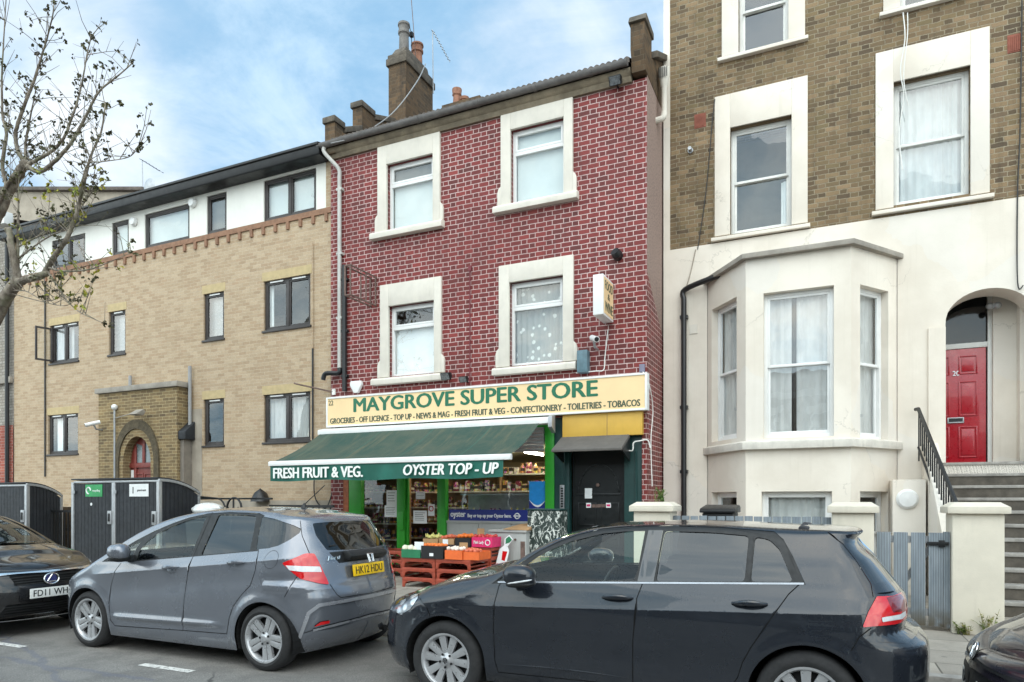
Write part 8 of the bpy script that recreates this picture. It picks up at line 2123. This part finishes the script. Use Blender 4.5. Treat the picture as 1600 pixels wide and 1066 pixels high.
# ================================================================ street tree
def bark_mat():
    m, g, b, o = newmat('plane_tree_bark'); pos = g.new('ShaderNodeTexCoord').outputs['Object']
    n = g.noise(g.scale(pos, (1, 1, .5)), 9, 6, .65); p = g.noise(pos, 3, 4, .6)
    cc = g.mix(g.ramp(n, .35, .7), c(92, 82, 72), c(150, 140, 126)); cc = g.mix(g.ramp(p, .5, .65, 0, .6), cc, c(104, 106, 78))
    g.put(b.inputs['Base Color'], cc); b.inputs['Roughness'].default_value = .95; g.put(b.inputs['Normal'], g.bump(n, .6, .01)); return m
M_bark = bark_mat(); M_bud = leafmat('dark_young_leaf', c(58, 54, 36), c(82, 80, 44)); M_yel = leafmat('yellow_green_leaf', c(170, 158, 50), c(116, 128, 46))
tr = thing('street_tree', 'pollarded street tree with bare twigs and a few young leaves at the left edge', 'tree', (at(-55, 0, 7.4).x, 7.4, .12))
tb = MB(); TW = []
def limb(pts, r0, r1, n=6, wob=.012):
    q = curve_pts([at(px, py, Y) for px, py, Y in pts], n); m = len(q)
    rs = [r0 + (r1 - r0) * (i / (m - 1)) ** .8 for i in range(m)]
    q = [p + Vector((random.uniform(-1, 1), random.uniform(-1, 1), random.uniform(-1, 1))) * wob * (0 if i in (0, m - 1) else 1) * min(1, rs[i] * 12) for i, p in enumerate(q)]
    tb.tube([tuple(p) for p in q], rs, 10 if r0 > .03 else 6); return q, rs
base = Vector((at(-55, 0, 7.4).x, 7.4, .0))
j1 = at(-42, 620, 7.4)
tb.tube([tuple(p) for p in curve_pts([base, base + Vector((.02, 0, 1.2)), j1, at(-25, 520, 7.4)], 6)], [.22 - .08 * i / 18 for i in range(19)], 14)
main = []
main.append(limb([(-30, 540, 7.4), (0, 482, 7.4), (14, 458, 7.4), (28, 440, 7.4)], .13, .10))
main.append(limb([(28, 444, 7.4), (24, 415, 7.35), (18, 385, 7.3), (14, 358, 7.3)], .075, .05))
main.append(limb([(26, 442, 7.4), (45, 436, 7.35), (64, 431, 7.3), (74, 419, 7.3), (90, 394, 7.25), (104, 374, 7.2), (114, 350, 7.2), (122, 325, 7.2), (133, 280, 7.2), (142, 244, 7.2), (158, 206, 7.2), (165, 160, 7.25)], .07, .010))
main.append(limb([(-60, 480, 7.6), (-40, 400, 7.6), (-8, 345, 7.6), (8, 310, 7.6), (22, 283, 7.6), (36, 262, 7.6)], .115, .08))
knob = (40, 258, 7.6)
for pts, r in (([knob, (27, 232, 7.6), (25, 205, 7.55), (38, 165, 7.5), (50, 135, 7.5), (60, 105, 7.5), (66, 85, 7.5), (74, 58, 7.45), (83, 20, 7.4), (86, -20, 7.4)], .042),
               ([knob, (58, 250, 7.6), (82, 235, 7.6), (100, 215, 7.6), (112, 185, 7.6), (122, 155, 7.6), (130, 120, 7.6), (137, 80, 7.6), (144, 55, 7.6)], .038),
               ([knob, (62, 268, 7.5), (88, 250, 7.45), (112, 222, 7.4), (130, 190, 7.4), (145, 160, 7.35), (158, 140, 7.3), (185, 118, 7.3), (208, 98, 7.3)], .045),
               ([knob, (40, 225, 7.7), (46, 190, 7.7), (52, 160, 7.7), (56, 140, 7.7)], .03),
               ([(14, 300, 7.6), (4, 260, 7.6), (10, 210, 7.6), (4, 180, 7.6), (3, 120, 7.6), (6, 60, 7.6), (10, -10, 7.6)], .042),
               ([(28, 430, 7.4), (28, 390, 7.4), (28, 350, 7.4), (29, 310, 7.4), (30, 270, 7.4)], .036),
               ([(122, 325, 7.2), (128, 285, 7.1), (138, 256, 7.1), (158, 253, 7.1), (200, 246, 7.05), (217, 230, 7.0)], .016),
               ([(75, 418, 7.3), (100, 424, 7.2), (135, 422, 7.1), (165, 412, 7.1), (205, 395, 7.1)], .022),
               ([(75, 425, 7.3), (90, 448, 7.2), (105, 470, 7.1), (125, 488, 7.1), (150, 500, 7.1), (168, 508, 7.1)], .018),
               ([(30, 385, 7.4), (55, 372, 7.3), (85, 358, 7.3), (105, 348, 7.3), (130, 320, 7.3), (150, 290, 7.3)], .016),
               ([(28, 405, 7.4), (52, 386, 7.3), (80, 368, 7.2), (110, 357, 7.2), (128, 343, 7.2), (152, 300, 7.2)], .018),
               ([(14, 455, 7.4), (40, 455, 7.3), (70, 470, 7.2), (95, 462, 7.2), (90, 440, 7.2)], .012),
               ([(4, 455, 7.4), (60, 470, 7.3), (100, 478, 7.2), (119, 468, 7.2)], .010),
               ([(-10, 330, 7.5), (10, 290, 7.5), (18, 280, 7.5)], .06)):
    main.append(limb(pts, r, max(.004, r * .16)))
for kx, ky, Yk, r in ((40, 258, 7.6, .10), (12, 360, 7.3, .06), (64, 431, 7.3, .065), (72, 428, 7.3, .055)):
    p = at(kx, ky, Yk); tb.sphere(p.x, p.y, p.z, r, r, r * .9, 14, 10, .16)
trunk = tb.build('trunk', M_bark, tr, smooth=True, auto=80)
tb = MB(); dk, yl = MB(), MB()
def leafbunch(p, mbx, n, s):
    for i in range(n):
        d = Vector((random.uniform(-1, 1), random.uniform(-1, 1), random.uniform(-1, .6))).normalized(); w = d.orthogonal().normalized(); w.rotate(Matrix.Rotation(random.uniform(0, 6), 3, d)); L_ = s * random.uniform(.6, 1.2); q = p + Vector((random.uniform(-1, 1), random.uniform(-1, 1), random.uniform(-1, 1))) * s * .5; k = d.cross(w) * .2 * L_
        mbx.add([tuple(q), tuple(q + d * L_ * .35 + w * L_ * .42), tuple(q + d * L_ * .55 + w * L_ * .2 + k), tuple(q + d * L_ * .9 + w * L_ * .3), tuple(q + d * L_), tuple(q + d * L_ * .9 - w * L_ * .3), tuple(q + d * L_ * .55 - w * L_ * .2 + k), tuple(q + d * L_ * .35 - w * L_ * .42)], [(0, 1, 2), (0, 2, 3, 4), (0, 4, 5, 6), (0, 6, 7)])
for q, rs in main[2:]:
    m = len(q)
    for i in range(m):
        if rs[i] > .045 or random.random() < (.2 if q[i].z > 6.0 else .5): continue
        p = q[i]; d = Vector((random.uniform(-1, 1), random.uniform(-.8, .8), random.uniform(.1, 1.3))).normalized(); L_ = random.uniform(.15, .7)
        e = p + d * L_ * .5 + Vector((0, 0, .03)); f = p + d * L_ + Vector((random.uniform(-.08, .08), 0, random.uniform(0, .12)))
        tb.tube([tuple(p), tuple(e), tuple(f)], [.007, .005, .0028], 5)
        if random.random() < .6:
            g_ = e + Vector((random.uniform(-1, 1), random.uniform(-.6, .6), random.uniform(-.1, 1))).normalized() * random.uniform(.1, .4); tb.tube([tuple(e), tuple(g_)], [.004, .002], 4)
            if random.random() < .4: leafbunch(g_, dk, 3, .06)
        low = p.z < 6.6
        if random.random() < .62: leafbunch(f, yl if (low and random.random() < .75) else dk, random.randint(2, 5), .075)
        if random.random() < .35: leafbunch(e, yl if (low and random.random() < .6) else dk, 3, .06)
    if rs[-1] < .02: leafbunch(q[-1], dk, 5, .08)
tb.build('twigs', M_bark, tr); dk.build('leaves', M_bud, tr, recalc=False); yl.build('leaves', M_yel, tr, recalc=False)

# ================================================================ the other side of the street (seen only in glass and paint)
YO = -10.5
op = thing('opposite_terrace', 'brick terrace across the street, seen reflected in the dark car doors and windows', 'terrace', (-4, YO, 0))
fo = frame((0, YO, 0), (-1, 0, 0), (0, -1, 0))
ow = []
for k in range(-3, 8):
    for j, (z0, z1) in enumerate(((1.0, 2.9), (4.1, 5.7))):
        u = k * 2.6; ow.append((u - .55, u + .55, z0, z1))
mb = MB(fo); mb.sheet([(-12, 0), (24, 0), (24, 6.4), (-12, 6.4)], [rect(*w) for w in ow], 0, .15); mb.build('terrace_wall', M_stock, op, recalc=False)
mb = MB(fo); mb.box(-12, 24, -.25, .2, 6.402, 6.7); mb.build('terrace_cornice', M_stone, op)
mb = MB(fo); mb.quad((-12, .1, 6.7), (24, .1, 6.7), (24, 4, 8.3), (-12, 4, 8.3)); mb.quad((-12, 8, 6.7), (24, 8, 6.7), (24, 4, 8.3), (-12, 4, 8.3)); mb.build('terrace_roof', M_slate, op, recalc=False)
for w in ow:
    mb = MB(fo); bars(mb, w[0], w[1], w[2], w[3], .1, .16, .09); mb.box(w[0], w[1], .09, .15, (w[2] + w[3]) / 2 - .05, (w[2] + w[3]) / 2 + .05); f = mb.build('window', M_whitepaint, op)
    mb = MB(fo); mb.quad((w[0], .14, w[2]), (w[1], .14, w[2]), (w[1], .14, w[3]), (w[0], .14, w[3])); mb.build('pane', G_dark, f, recalc=False)
    mb = MB(fo); mb.box(w[0] - .2, w[1] + .2, -.06, -.001, w[3] + .005, w[3] + .25); mb.box(w[0] - .15, w[1] + .15, -.1, -.001, w[2] - .12, w[2]); mb.build('surround', M_stone, f)
    mb = MB(fo); mb.box(w[0] - .1, w[1] + .1, .9, .92, w[2], w[3]); mb.build('backing', M_dark, f)
mb = MB(); mb.quad((-120, YO + 3.2, .12), (90, YO + 3.2, .12), (90, -60, .12), (-120, -60, .12)); tag(mb.build('far_pavement', M_pave, recalc=False), kind='structure')
for o_, _ in protos:                                     # prototypes that no shelf asked for
    if 'label' not in o_: bpy.data.objects.remove(o_)
